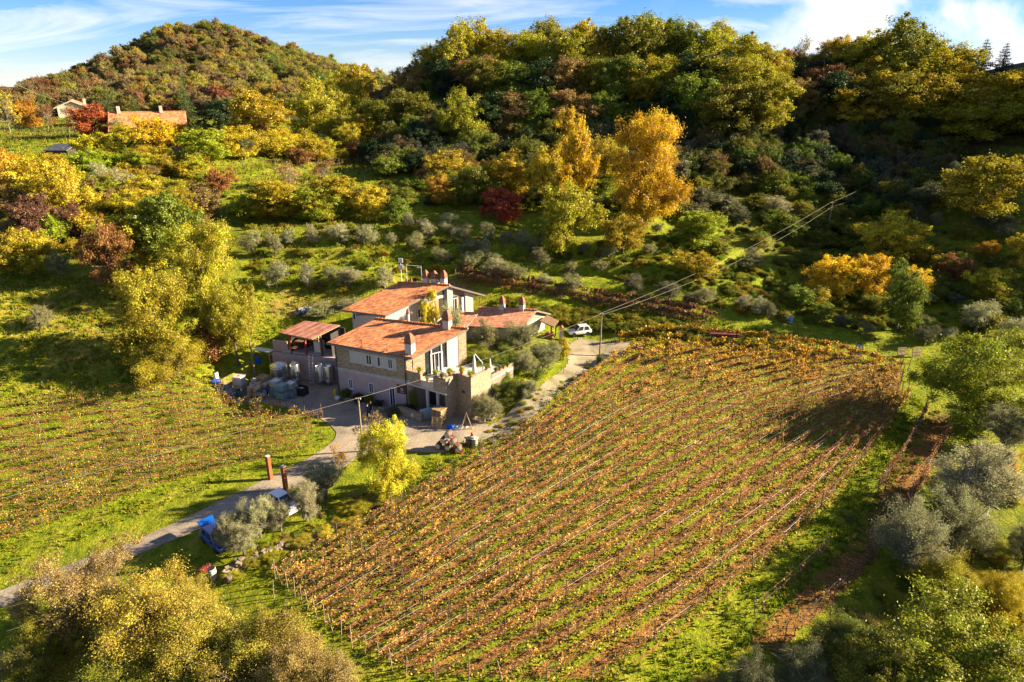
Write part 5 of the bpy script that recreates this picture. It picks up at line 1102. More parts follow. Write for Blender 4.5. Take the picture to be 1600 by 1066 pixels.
for px, w in ((548.5, .55), (580, .62)):
    c = fac(px, 600); window('window', fh, vz(c, 1.72), uF, nF, w, 1.15)
c = fac(613.5, 616); dr = window('door', fh, vz(c, 1.15), uF, nF, .72, 2.2, sill=False, bars=1)
c = fac(628.5, 609); sg = panel('signboard', fh, [vz(c - Vector(uF) * .65, 1.75), vz(c + Vector(uF) * .62, 1.75), vz(c + Vector(uF) * .62, 2.75), vz(c - Vector(uF) * .65, 2.75)], nF, .06, simple('signboard_brown', (.06, .03, .02), .6, .2, 5))
mb = MB(); o = vz(c, 2.28) + Vector(nF) * .065
for q in range(5): an = q * 1.256; mb.box(o + Vector(uF) * .13 * math.cos(an) + Vector((0, 0, .13 * math.sin(an))), (.12, .02, .12), 0, uF)
mb.box(o - Vector((0, 0, .32)), (.5, .02, .05), 0, uF); mb.build('emblem', WHITEP, sg)
for p, q in ((WA, .12), (WB, -.12)):
    mb = MB(); pp = p + uF * q + nF * .10; mb.tube([vz(pp, -.05), vz(pp, 6.0)], .055, 8); mb.build('downpipe', IRON, fh)
mb = MB(); e0, e1 = Vector(RA) + Vector(nF) * .06 - Vector((0, 0, .16)), Vector(RB) + Vector(nF) * .06 - Vector((0, 0, .16)); mb.tube([e0, e1], .075, 8); mb.build('gutter', FASCIA, fh)
chimney(fh, 641, 549, 6.62, .8, .95, 1.1); chimney(fh, 699, 512.5, 7.85, .78, .95, 1.1); chimney(fh, 638, 502, 7.9, .34, .9, .8, True)
for px, py in ((566.5, 538), (605.5, 544)):
    p = Vector(onz(px, py, 6.75)); mb = MB(); mb.tube([p - Vector((0, 0, .3)), p + Vector((0, 0, .55))], .06, 8); mb.build('vent_pipe', TERRA, fh)
# the glazed gable over the terrace
zt = 3.5
def gpan(x0, x1, z0, z1, mat, name, th=.03):
    a, b = gab(x0, 570), gab(x1, 570); f = lambda p, z: vz(p, min(z, ztop(p[0], p[1]) - .03)); return panel(name, fh, [f(a, z0), f(b, z0), f(b, z1), f(a, z1)], nG, th, mat)
gpan(645, 664, zt, 9, STONE, 'stone_pier', .05)
for x0, x1 in ((665, 673.5), (690, 698)): gpan(x0, x1, zt, 9, GLASS, 'glazing')
gpan(674, 690, 5.75, 9, GLASS, 'glazing')
dz = window('terrace_door', fh, (gab(682, 570) * .5 + gab(682, 570) * .5).xy.to_3d() + Vector((0, 0, 4.65)), vd, nG, 1.5, 2.3, sill=False, bars=2, depth=.14)
for x in (674, 690): a = gab(x, 570); mb = MB(); mb.box(vz(a, (zt + ztop(a.x, a.y)) / 2) + Vector(nG) * .07, (.12, .12, ztop(a.x, a.y) - zt - .05), 0, vd); mb.build('mullion', WHITE, fh)
gpan(698.5, 702.5, zt, 9, CREAM, 'plaster_column', .14); gpan(703, 716, zt, 9, WHITEP, 'plaster_wall', .05); gpan(716.5, 721.5, zt, 9, STONE, 'stone_quoin', .08)
# ---- terrace, portico and tower
te = empty('terrace', (0, 0, 0), 0, 'stone terrace with round-cornered tower and portico at the right end of the front farmhouse', 'terrace')
T0 = onz(692, 607, 3.3); T0[2] = 0; TA = np.array([-6.75, 63.6, 0]); TB = np.array([-5.75, 65.2, 0]); T2 = np.array([-4.2, 63.85, 0]); T3 = np.array([-2.25, 66.4, 0]); TE = onz(802, 573, 3.5); TE[2] = 0
GC = WC + np.array([2.4, .6, 0])
mb = MB(); mb.prism([WB + nF * .02, TA + (-.3, .55, 0), TB, T2 + (-.1, .35, 0), T3 + (-.35, .05, 0), TE, GC, WC], 3.2, 3.5); mb.build('floor_slab', CONC, te)
inr = WB + vd * 2.6
mb = MB(); mb.prism([TA + (.02, 0.02, 0), TB, T2, T3, T3 + (-2.0, 1.9, 0), TA + (-.35, 1.5, 0)], -1.4, 3.19); mb.build('tower', STONE, te)
mb = MB(); mb.prism([inr, inr + (T0 - WB) * 1.05, T3 + (-2.1, 2.0, 0), T3 + (-.25, .1, 0), TE, GC, WC + vd * .0], -1.2, 3.19); mb.build('back_wall', DRYSTONE, te)
def parapet(name, p, q, z0, z1, mat, th=.32):
    p, q = np.array(p), np.array(q); d = (q - p) / np.linalg.norm(q - p); n = np.array([-d[1], d[0], 0]) * th; mb = MB(); mb.prism([p, q, q + n, p + n], z0, z1); return mb.build(name, mat, te)
f0, f1 = WB + uF * .02, TA
lp = lambda s: f0 * (1 - s) + f1 * s
parapet('parapet', lp(.0), lp(.36), 3.21, 4.62, STONE); parapet('parapet', lp(.68), lp(.985), 3.21, 4.62, STONE); parapet('parapet', lp(.362), lp(.678), 3.21, 3.95, CREAM, .2)
parapet('fascia_beam', lp(-.0) - np.array([0, .04, 0]), lp(1.0) - np.array([.02, .04, 0]), 2.98, 3.2, CONC, .36)
for p, q in ((TA, TB), (TB, T2), (T2, T3)): parapet('tower_parapet', p, q, 3.2, 4.82, STONE, .38)
parapet('ramp_wall', T3 + (.05, .1, 0), TE, 3.51, 3.95, DRYSTONE, .18)
for px in (668.5, 684.5):
    p = onplane(px, 625, WB + nF * -.35, nF); mb = MB(); mb.lathe([(.24, -.2), (.24, .1), (.19, .16), (.19, 2.85), (.26, 2.9), (.26, 2.98)], vz(p, 0), n=18); mb.build('column', WHITEP, te, smooth=True, auto=40)
mb = MB(); p = onplane(676, 625, WB + vd * 2.52, nF); mb.box(vz(p, 1.1), (1.3, .12, 2.2), 0, uF); mb.build('cellar_door', IRON, te)
mb = MB(); p = (TB + T2) / 2 + np.array([-.07, -.07, 0]); mb.box(vz(p, 3.0), (.3, .16, .14), 0, T2 - TB); mb.build('wall_lamp', IRON, te)
# ---- rear house
ER = np.array(onz(602, 493, 7.2)); EL = np.array(onz(533, 484, 7.2)); AP = ER + vd * 8.95; AP[2] = 9.4; RE = ER + vd * 14.3; RE[2] = 7.2
bk = onplane(622, 442.5, EL, np.array([vd[1], -vd[0]])); RL = np.array([bk[0], bk[1], 9.35]); uR = (EL - ER) / np.linalg.norm(EL - ER); BL = RE + uR * 5.5
rh = empty('rear_house', (0, 0, 0), 0, 'taller rear house of white plaster with a wide gable and three chimneys on its ridge', 'house')
roof('roof', [EL, ER, AP, RL], TILE, rh); roof('roof', [RE, BL, RL + (0, 0, .0), AP], TILE, rh)
wi = lambda p, k, s: p + uR * k + vd * s
wA = ER + uR * .75 + vd * .7; wB_ = RE + uR * .75 - vd * 1.1; wL = EL - uR * .7 + vd * .7; wR2 = wB_ + uR * 4.5
def rz(p):
    s = float((p - ER)[:2] @ vd[:2]); k = 8.95; return (7.2 + 2.2 * min(s / k, 1) if s < k else 9.4 - 2.2 * (s - k) / 5.35) - .26
apx = ER + uR * .75 + vd * 8.95; apl = wL + vd * 7.4
mb = MB(); pts = [wA, apx, wB_, wR2, apl + vd * 1.5, wL]; mb.prism(pts, 1.5, lambda x, y: rz(np.array([x, y, 0]))); mb.build('wall', WHITEP, rh)
nR = np.array([uR[0] * -1, uR[1] * -1, 0]); rg = lambda px: Vector(onplane(px, 470, wA, nG))
def rpan(x0, x1, z0, z1, mat, name, th=.03):
    a, b = rg(x0), rg(x1); f = lambda p, z: vz(p, min(z, rz(np.array([p.x, p.y, 0])) - .05)); return panel(name, rh, [f(a, z0), f(b, z0), f(b, z1), f(a, z1)], nG, th, mat)
rpan(641, 660, 4.2, 9, CREAM, 'plaster_panel', .03); window('window', rh, vz(rg(655.5), 6.35) + Vector(nG) * .03, vd, nG, .8, 1.2, sill=False); rpan(649.5, 652, 5.7, 7.0, WOODL, 'shutter', .06)
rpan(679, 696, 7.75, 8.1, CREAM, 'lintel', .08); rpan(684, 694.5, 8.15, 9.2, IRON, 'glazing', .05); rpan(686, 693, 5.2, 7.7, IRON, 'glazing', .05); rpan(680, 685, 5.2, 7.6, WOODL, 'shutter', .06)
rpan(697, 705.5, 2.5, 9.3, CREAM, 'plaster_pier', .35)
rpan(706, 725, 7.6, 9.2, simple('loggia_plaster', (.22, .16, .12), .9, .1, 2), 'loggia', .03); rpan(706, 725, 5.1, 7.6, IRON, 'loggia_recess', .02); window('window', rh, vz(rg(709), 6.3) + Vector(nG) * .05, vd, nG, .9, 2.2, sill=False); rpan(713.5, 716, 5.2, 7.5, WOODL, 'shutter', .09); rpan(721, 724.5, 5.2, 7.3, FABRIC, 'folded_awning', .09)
rpan(726, 737.5, 2.5, 9, CREAM, 'plaster_pier', .2)
nL = np.array([uR[1], -uR[0], 0]); nL = nL if nL[1] < 0 else -nL
c = Vector(onplane(554, 495, wA, nL)); window('window', rh, vz(c, 6.35), uR, nL, .42, .9, sill=False, bars=0)
for px, py, cs in ((665.5, 443, 1.), (679, 443, .9), (693.5, 443.5, 1.)): chimney(rh, px, py, 9.35, .66, .75 * cs, 1.0)
for px, py, z in ((598, 459, 8.3), (664, 458, 8.6), (668, 457, 8.6), (635, 442, 9.4), (638.5, 441.5, 9.4), (643, 440.8, 9.4)):
    p = Vector(onz(px, py, z)); mb = MB(); mb.tube([p - Vector((0, 0, .4)), p + Vector((0, 0, .5))], .09, 8); mb.build('vent_pipe', TERRA, rh)
# ---- the climber and the olive that stand before the gable
for key, px, top, base, off, wpx, tint, nm, lab, cat in (('tall', 671, 450, 3.4, .9, 28, 'lemon', 'yellow_climber', 'tall yellow climber against the rear house wall', 'climber'), ('olive', 705, 468, 3.4, 2.2, 48, 'silver', 'olive_tree', 'olive between the front roof and the rear gable', 'olive tree')):
    q = onplane(px, 480, wA + nG * off, nG); zt_ = H + ray(px, top)[2] * q[1] / ray(px, top)[1]; plant(key, q[0], q[1], base, zt_ - base, wpx / F * zcam(q), tint, nm, lab, cat)
# ---- low wing
lw = empty('low_wing', (0, 0, 0), 0, 'low tiled wing with two chimneys behind the courtyard olives', 'house')
rL, rR, eR_, eL_ = np.array([-4.2, 83.4, 6.05]), np.array([3.15, 82.4, 6.05]), np.array([1.2, 79.7, 4.55]), np.array([-6.2, 80.7, 4.55]); bR, bL = np.array([5.1, 85.1, 4.7]), np.array([-2.2, 86.1, 4.7])
roof('roof', [eL_, eR_, rR, rL], TILE2, lw); roof('roof', [bR, bL, rL, rR], TILE2, lw)
roof('lower_roof', [np.array([-9.2, 80.2, 4.5]), np.array([-5.9, 79.9, 4.45]), np.array([-4.1, 82.6, 5.7]), np.array([-7.4, 83.0, 5.75])], TILE2, lw)
ins = [eL_ + (.75, .45, 0), eR_ + (-.35, .6, 0), bR + (-.8, -.4, 0), bL + (.3, -.5, 0)]; mid1 = (ins[1] + ins[2]) / 2; mid2 = (ins[0] + ins[3]) / 2
def lz(x, y):
    ax_ = rR - rL; n_ = np.array([-ax_[1], ax_[0]]) / np.linalg.norm(ax_[:2]); s = float((np.array([x, y]) - rL[:2]) @ n_); return 6.05 - abs(s) * .5 - .28
mb = MB(); mb.prism([ins[0], ins[1], mid1, ins[2], ins[3], mid2], 1.2, lz); mb.build('wall', CREAM, lw)
mb = MB(); mb.prism([(-8.6, 80.9), (-5.7, 80.6), (-4.5, 82.4), (-7.2, 82.7)], 1.2, 4.35); mb.build('lower_wall', CREAM, lw)
for px, py in ((784.5, 483.5), (815.5, 484.5)): chimney(lw, px, py, 5.95, .62, .75, 1.05)
vr = MB(); q = Vector((4.6, 83.2, 0)); vz_ = [Vector((3.5, 82.1, 4.75)), Vector((5.3, 81.6, 4.1)), Vector((6.1, 84.0, 4.1)), Vector((4.6, 84.4, 4.75))]
vr.hexa([p - Vector((0, 0, .14)) for p in vz_], vz_); vo = vr.build('veranda_roof', WOOD, lw)
for p in ((5.0, 81.9), (5.7, 83.7)): mb = MB(); mb.box((p[0], p[1], 2.7), (.16, .16, 2.7)); mb.build('veranda_post', WOOD, vo)
# ---- open shed on the retaining wall
sh = empty('open_shed', (0, 0, 0), 0, 'open timber shed with rusty corrugated roof above the steel tanks', 'shed')
s1, s2_, s3_, s4_ = np.array([-27.0, 74.3, 6.0]), np.array([-22.6, 72.3, 5.9]), np.array([-20.1, 75.4, 6.5]), np.array([-24.7, 77.0, 6.5])
roof('roof', [s1, s2_, s3_, s4_], RUSTROOF, sh, .08, WOODL, .01)
for p in ((-26.2, 75.5), (-24.3, 75.0), (-22.3, 74.5), (-23.9, 77.0), (-20.3, 75.6)):
    mb = MB(); mb.box((p[0], p[1], 4.3), (.18, .18, 3.3), 0, (.9, -.4, 0)); mb.build('post', REDP if p[0] < -24 else WOOD, sh)
for z in (5.5, 5.1): mb = MB(); mb.box((-24.3, 74.85, z), (4.3, .14, .28), 0, (4.4, -2.0, 0)); mb.build('beam', WOODL, sh)
mb = MB(); mb.box((-22.1, 76.6, 4.5), (5.4, .12, 3.2), 0, (.9, -.4, 0)); mb.box((-25.4, 76.6, 4.3), (2.2, .1, 2.6), 0, (.8, .6, 0)); mb.build('back_wall', IRON, sh)  # second box, a dark left wall, added so the inside looks shaded
mb = MB(); mb.box((-20.5, 75.3, 4.4), (.1, 2.6, 2.9), 0, (.9, -.4, 0)); mb.build('sun_blocking_wall', IRON, sh)  # wall added to keep the low sun out of the shed
mb = MB(); mb.prism([(-27.5, 75.8), (-19.6, 74.0), (-19.2, 75.8), (-26.0, 78.0)], 2.6, 3.08); mb.build('floor', CONC, sh)
mb = MB(); mb.box((-24.9, 75.9, 3.9), (.9, 3.2, .06), 0, (.9, -.4, 0)); mb.box((-24.9, 75.9, 4.5), (.9, 3.2, .06), 0, (.9, -.4, 0)); mb.build('shelf', WOOD, sh)
rw = MB(); rw.prism([(-28.5, 74.15), (-24.4, 73.15), (-19.1, 71.9), (-17.6, 73.6), (-18.5, 74.2), (-19.3, 72.4), (-24.3, 73.6), (-28.4, 74.6)][::1], -.5, 3.02) if False else None
rw.prism([(-28.5, 75.35), (-24.4, 74.35), (-24.3, 74.75), (-28.4, 75.75)], -.5, 3.0); rw.prism([(-24.39, 74.35), (-17.4, 73.1), (-17.3, 73.5), (-24.29, 74.75)], -.5, 3.04)
tag(rw.build('retaining_wall', PINK), 'mauve retaining wall behind the steel tanks under the open shed', 'wall')
mb = MB(); mb.prism([(-28.6, 76.2), (-26.7, 75.75), (-26.65, 76.0), (-28.55, 76.45)], 2.8, 4.3); tag(mb.build('low_wall', PINK), 'short mauve wall standing left of the open shed', 'wall')
mb = MB(); mb.box((-22.9, 75.75, 3.75), (.95, .95, 1.4), 0, (.9, -.4, 0)); tag(mb.build('liquid_tank', POLYW, bevel=.08), 'cloudy plastic tank standing inside the open shed', 'tank')
# ---- houses on the far left hillside
def hill_house(px, by, wpx, eave_y, apex_y, depth, rot, label, long=False, wall=CREAM):
    p = at(px, by); zc = zcam(p); s = zc / F; w = wpx * s * .92; y = p[1]; zz = lambda py: H + ray(px, py)[2] * y / ray(px, py)[1]
    root = empty('hillside_house', p, rot, label, 'house'); e = zz(eave_y) - p[2]; a = zz(apex_y) - p[2]
    mb = MB(); h2 = w / 2
    mb.hexa([(-h2, 0, -2), (h2, 0, -2), (h2, depth, -2), (-h2, depth, -2)], [(-h2, 0, e), (h2, 0, e), (h2, depth, e), (-h2, depth, e)])
    for yy in (0, depth): mb.face([(-h2, yy, e), (h2, yy, e), (0, yy, a - .15)])
    mb.build('wall', wall, root); o = .7
    for sgn in (-1, 1):
        c = [(sgn * (h2 + o), -o, e - o * (a - e) / h2), (sgn * (h2 + o), depth + o, e - o * (a - e) / h2), (0, depth + o, a), (0, -o, a)]
        roof('roof', c if sgn > 0 else [c[1], c[0], c[3], c[2]], TILE2, root, .25, CREAM, .01)
    return root, e, a, w
hh, e, a, w = hill_house(116, 184, 44, 166.5, 157, 9, R(27), 'cream gabled house high on the left hillside')
mb = MB(); mb.box((w * .42, 3, a - .4), (.6, .6, 1.5)); mb.build('chimney', CREAM, hh)
window('window', hh, (0, -.02, e * .55), (1, 0, 0), (0, -1, 0), .9, .9, sill=False)
p0 = at(236, 214) - np.array([0, 0, 5.0]); h2_ = empty('hillside_house', p0, R(24), 'long low house with a wide red roof on the left hillside', 'house'); s = zcam(p0) / F
Lh = 108 * s; zr_ = H + ray(232, 182)[2] * p0[1] / ray(232, 182)[1] - p0[2] + .8
roof('roof', [(-Lh / 2, -4.5, zr_ - 3.6), (Lh / 2, -4.5, zr_ - 3.6), (Lh / 2, 2.5, zr_), (-Lh / 2, 2.5, zr_)], TILE, h2_, .25); roof('roof', [(Lh / 2, 8, zr_ - 3.2), (-Lh / 2, 8, zr_ - 3.2), (-Lh / 2, 2.5, zr_), (Lh / 2, 2.5, zr_)], TILE, h2_, .25)
mb = MB(); mb.hexa([(-Lh / 2 + .6, -3.8, -3), (Lh / 2 - .6, -3.8, -3), (Lh / 2 - .6, 7.3, -3), (-Lh / 2 + .6, 7.3, -3)], [(-Lh / 2 + .6, -3.8, zr_ - 3.6), (Lh / 2 - .6, -3.8, zr_ - 3.6), (Lh / 2 - .6, 7.3, zr_ - 3.3), (-Lh / 2 + .6, 7.3, zr_ - 3.3)]); 
for x_ in (-Lh / 2 + .6, Lh / 2 - .6): mb.face([(x_, -3.8, zr_ - 3.6), (x_, 7.3, zr_ - 3.3), (x_, 2.5, zr_ - .3)])
mb.build('wall', CREAM, h2_)
for x in (-Lh * .36, Lh * .18): mb = MB(); mb.box((x, 2.2, zr_ + .5), (.6, .6, 1.5)); mb.build('chimney', CREAM, h2_)
for x in (-Lh * .3, 0, Lh * .3): window('window', h2_, (x, -3.8, zr_ - 4.6), (1, 0, 0), (0, -1, 0), 1.0, 1.1, sill=False)
def small_roof_house(px, by, wpx, hpx, label, mat_r, mat_w, name='hut', cat='hut'):
    p = at(px, by); s = zcam(p) / F; w = wpx * s; h = hpx * s; r = empty(name, p, R(random.uniform(-12, 12)), label, cat)
    mb = MB(); mb.box((0, 1.5, h * .3 - .5), (w * .92, 3, h * .6 + 1)); mb.build('wall', mat_w, r)
    roof('roof', [(-w / 2, -.4, h * .6), (w / 2, -.4, h * .6), (w / 2, 3.4, h), (-w / 2, 3.4, h)], mat_r, r, .12)
    mb = MB(); mb.box((w * .12, -.03, h * .27), (w * .2, .06, h * .5)); mb.build('door', WOOD, r); return r
small_roof_house(90, 246, 36, 18, 'dark flat-roofed shed among the posts below the hillside houses', simple('shed_felt', (.05, .055, .07), .7, .2, 2), IRON, 'dark_shed', 'shed')
small_roof_house(455, 168, 16, 9, 'tiny tiled hut half hidden by the notch trees', TILE2, CREAM, 'tiled_hut', 'hut')
small_roof_house(480, 112, 9, 6, 'little hut high on the wooded hill', TILE2, CREAM, 'tiled_hut', 'hut')
small_roof_house(1592, 486, 46, 18, 'low greenhouse shed with dark green roof at the right edge', simple('green_roof', (.03, .07, .05), .5, .2, 2), CREAM, 'greenhouse', 'shed')
# ------------------------------------------------------------------ cellar yard and terrace things
def put(o, p, rz=0): o.location = p; o.rotation_euler = (0, 0, rz); return o
def tank(px, by, dia, h, label):
    p = at(px, by); r = empty('steel_tank', p, 0, label, 'tank', None); mb = MB(); R_ = dia / 2
    mb.lathe([(R_ * .3, .42), (R_, .55), (R_, h - .25), (R_ * .96, h - .2), (R_ * .5, h - .06), (.2, h)], n=24); mb.build('tank_body', STEEL, r, smooth=True, auto=30)
    mb = MB(); mb.lathe([(.22, h - .04), (.22, h + .1), (.05, h + .14)], n=14); mb.tube([(.22, 0, h + .05), (.36, 0, h + .05)], .03, 6); mb.build('hatch', STEEL, r)
    for z in (.8, h * .5, h - .4): mb = MB(); mb.lathe([(R_ + .012, z - .03), (R_ + .02, z), (R_ + .012, z + .03)], n=24); mb.build('band', STEEL, r)
    for k in range(3): a = k * 2.09 + .5; mb = MB(); mb.tube([(R_ * .8 * math.cos(a), R_ * .8 * math.sin(a), .6), (R_ * .86 * math.cos(a), R_ * .86 * math.sin(a), 0)], .045, 6); mb.build('leg', STEEL, r)
    mb = MB(); mb.tube([(0, -R_, .7), (0, -R_ - .18, .7), (0, -R_ - .2, .55)], .035, 6); mb.build('valve', STEEL, r); return r
tank(439, 604, 1.95, 2.95, 'widest steel wine tank behind the wire cages'); tank(463, 600, 1.1, 2.75, 'slim steel wine tank beside the widest one')
tank(502, 601, 1.0, 2.6, 'slim steel wine tank at the wall, left of the pair by the house corner'); tank(515, 602, 1.0, 2.7, 'slim steel wine tank at the wall, touching the house corner')
def cage(p, w, d, h, rz, label, mat=TEAL, grp=None):
    r = empty('wire_cage', p, rz, label, 'crate', grp); mb = MB(); n = 7
    for z in [.12 + (h - .14) * k / 6 for k in range(7)]:
        for s in (-1, 1): mb.box((0, s * d / 2, z), (w, .025, .025)); mb.box((s * w / 2, 0, z), (.025, d, .025))
    for k in range(n + 1):
        x = -w / 2 + w * k / n; y = -d / 2 + d * k / n
        for s in (-1, 1): mb.box((x, s * d / 2, h / 2 + .05), (.022, .022, h - .1)); mb.box((s * w / 2, y, h / 2 + .05), (.022, .022, h - .1))
    mb.build('mesh_sides', GALV, r); mb = MB(); mb.box((0, 0, h * .45 + .1), (w * .86, d * .86, h * .72)); mb.build('crate_load', mat, r, bevel=.04)
    for sx_ in (-1, 1):
        for sy_ in (-1, 1): mb = MB(); mb.box((sx_ * w * .42, sy_ * d * .42, .05), (.12, .12, .1)); mb.build('foot', IRON, r)
    return r
c1 = at(434, 619); cage(c1, 1.05, 1.05, 1.05, R(-24), 'greenish wire cage crate on the ground, at the left of the cluster', TEAL); cage(c1 + (0, 0, 1.06), 1.05, 1.05, 1.0, R(-20), 'pale wire cage crate stacked on the left one', POLYW)
c2 = at(443, 624); cage(c2, 1.05, 1.0, 1.0, R(-24), 'wire cage crate with teal boxes at the front of the cluster', TEAL); cage(c2 + (0, 0, 1.01), 1.05, 1.0, .9, R(-26), 'wire cage crate stacked on the front teal one', TEAL)
c3 = at(456, 620); cage(c3, 1.0, 1.0, 1.0, R(-22), 'wire cage crate nearest the black crate', TEAL); cage(c3 + (.02, 0, 1.01), 1.0, 1.0, .8, R(-22), 'pale wire cage crate stacked nearest the black crate', POLYW)
mb = MB(); mb.box((0, 0, .5), (1.2, 1.0, .1))
for s in (-1, 1): mb.box((0, s * .47, .52), (1.2, .06, .95)); mb.box((s * .57, 0, .52), (.06, .88, .95))
mb.box((0, 0, .08), (1.1, .9, .1)); mb.box((0, 0, .75), (1.04, .84, .25))
put(tag(mb.build('black_crate', BLACKP, bevel=.02), 'black plastic pallet crate right of the wire cages', 'crate'), at(472, 617), R(-22))
def ibc(p, rz, label, mat):
    r = empty('bulk_container', p, rz, label, 'container'); mb = MB(); mb.box((0, 0, .62), (.98, .98, .92)); mb.build('tank_body', mat, r, bevel=.07)
    mb = MB()
    for z in (.2, .45, .7, .95, 1.1):
        for s in (-1, 1): mb.box((0, s * .52, z), (1.06, .025, .025)); mb.box((s * .52, 0, z), (.025, 1.04, .025))
    for k in range(5):
        x = -.52 + 1.04 * k / 4
        for s in (-1, 1): mb.box((x, s * .522, .64), (.025, .025, .98)); mb.box((s * .522, x, .64), (.025, .025, .98))
    mb.build('cage', GALV, r); mb = MB(); mb.box((0, 0, .07), (1.1, 1.1, .13)); mb.build('pallet_base', WOODL, r); mb = MB(); mb.lathe([(.12, 1.08), (.12, 1.14)], n=12); mb.build('lid', REDP, r); return r
b1 = at(377, 616); ibc(b1, R(-15), 'grey bulk container on the ground left of the oak barrels', simple('dull_plastic', (.25, .23, .26), .5, .1, 3)); ibc(b1 + (0, 0, 1.16), R(-12), 'pinkish white bulk container stacked on the grey one', simple('pinkish_plastic', (.55, .42, .40), .5, .1, 3))
BAR_D, BAR_L = .62, .88
def barrel(p, ax, label, grp, wood=OAK, head=OAK, hoop=IRON, up=False):
    ax = Vector(ax).normalized(); r = empty('wine_barrel', p, 0, label, 'barrel', grp); Lh_ = BAR_L / 2; R_ = BAR_D / 2; mb = MB()
    pr = [(R_ * .82, -Lh_), (R_ * .9, -Lh_ * .7), (R_ * .98, -Lh_ * .3), (R_, 0), (R_ * .98, Lh_ * .3), (R_ * .9, Lh_ * .7), (R_ * .82, Lh_)]
    mb.lathe(pr, ax=ax, n=20); mb.build('staves', wood, r, smooth=True, auto=40)
    for h in (-.92, -.6, -.22, .22, .6, .92):
        rr = R_ * (1 - .18 * abs(h) ** 1.8) + .008; mb = MB(); mb.lathe([(rr, (h - .05) * Lh_), (rr + .006, h * Lh_), (rr, (h + .05) * Lh_)], ax=ax, n=20); mb.build('hoop', hoop, r)
    for s in (-1, 1): mb = MB(); mb.lathe([(R_ * .76, s * (Lh_ + .004)), (R_ * .76, s * (Lh_ + .012))], ax=ax, n=20); mb.build('barrel_head', head, r)
    return r
axb = (-.35, -.93, .0); PALEHEAD = simple('pale_barrel_head', (.52, .48, .42), .7, .2, 6); OAKD = simple('dark_oak', (.17, .12, .085), .8, .3, 5)
g0 = at(702, 703.5); ub = Vector((.93, -.35, 0))
def bp(u, z, dv=0): return Vector(g0) + ub * u + Vector((0, 0, z)) + Vector(axb) * -dv
PYR = [(-1.02, .42, 'leftmost barrel of the bottom row in the barrel pyramid'), (0, .42, 'middle barrel of the bottom row in the barrel pyramid'), (1.0, .42, 'rightmost barrel of the bottom row in the barrel pyramid'), (-.5, 1.12, 'left barrel of the middle row in the barrel pyramid'), (.5, 1.12, 'right barrel of the middle row in the barrel pyramid'), (0, 1.80, 'topmost barrel of the barrel pyramid by the lane')]
for i, (u_, z_, l_) in enumerate(PYR): barrel(bp(u_, z_), axb if i != 2 else (-.1, -.99, 0), l_, 'barrels of the barrel pyramid', OAKD, PALEHEAD)
for z_, us in ((.0, (-1.02, 0, 1.0)), (.75, (-.5, .5)), (1.43, (0,))):
    for u_ in us:
        mb = MB(); 
        for s in (-.26, .26): mb.box(bp(u_, z_ + .05, s), (.9, .06, .06), 0, ub); mb.box(bp(u_ - .3, z_ + .1, s), (.06, .06, .16), 0, ub); mb.box(bp(u_ + .3, z_ + .1, s), (.06, .06, .16), 0, ub)
        for s in (-.42, .42): mb.box(bp(u_ + s, z_ + .05, 0), (.06, .6, .05), 0, ub)
        tag(mb.build('barrel_rack', REDP), {0: 'red metal cradle under a bottom barrel of the pyramid', .75: 'red metal cradle under a middle barrel of the pyramid', 1.43: 'red metal cradle under the topmost barrel of the pyramid'}[z_], 'rack', 'red cradles of the barrel pyramid')
# upright barrels serving as a table
q0 = at(737, 697); barrel(q0 + np.array([-.28, .1, .44]), (0, 0, 1), 'upright barrel left of the two used as a table beside the lane', None, OAKD, OAKD); barrel(q0 + np.array([.3, -.1, .44]), (0, 0, 1), 'upright barrel right of the two used as a table beside the lane', None, OAKW, OAKD)
mb = MB(); mb.box((0, 0, .03), (1.3, .7, .06)); mb.box((.1, 0, .13), (.5, .4, .14)); put(tag(mb.build('table_board', OAKW), 'weathered board laid across the two upright barrels', 'board'), q0 + np.array([0, 0, .89]), R(-20))
mb = MB(); mb.lathe([(.1, 0), (.16, .1), (.17, .28), (.1, .34)], n=12); put(tag(mb.build('clay_jar', TERRA, smooth=True), 'clay jar on the board over the upright barrels', 'jar'), q0 + np.array([.1, .05, 1.1]))
# A-shaped timber frame, pallets, blue board
af = empty('timber_frame', at(729, 672), R(10), 'A-shaped timber frame standing beside the lane', 'frame'); 
for s in (-1, 1): mb = MB(); mb.tube([(s * .62, 0, -.05), (0, 0, 1.95)], .045, 6); mb.build('leg', WOODL, af)
mb = MB(); mb.tube([(-.55, 0, .18), (.55, 0, .18)], .035, 6); mb.build('crossbar', WOODL, af); mb = MB(); mb.tube([(0, 0, 1.93), (-.15, .8, 0)], .04, 6); mb.build('prop', WOOD, af)
def pallet(p, rz, label, tilt=0):
    mb = MB()
    for k in range(6): mb.box((0, -.5 + k * .2, .13), (1.2, .12, .022))
    for s in (-.52, 0, .52): mb.box((s, 0, .07), (.1, 1.0, .09)); 
    for k in (-.45, 0, .45): mb.box((0, k, .012), (1.2, .1, .022))
    o = tag(mb.build('pallet', WOODL), label, 'pallet', 'stacked pallets by the portico'); o.location = p; o.rotation_euler = (tilt, 0, rz); return o
pl0 = at(687, 660)
for k in range(11): pallet(pl0 + np.array([random.gauss(0, .02), random.gauss(0, .02), k * .15]), R(-28) + random.gauss(0, .03), f'timber pallet in the stack beside the blue board, {ordinal(k)} from the ground')
pallet(at(683, 668) + np.array([0, 0, .55]), R(-20), 'timber pallet leaning on edge against the pallet stack', R(72))['group'] = 'leaning pallet'
pl1 = at(414, 610)
for k in range(12): o = pallet(pl1 + np.array([random.gauss(0, .03), random.gauss(0, .03), k * .15]), R(-24) + random.gauss(0, .05), f'timber pallet in the tall stack behind the wire cages, {ordinal(k)} from the ground'); o['group'] = 'tall pallet stack behind the cages'
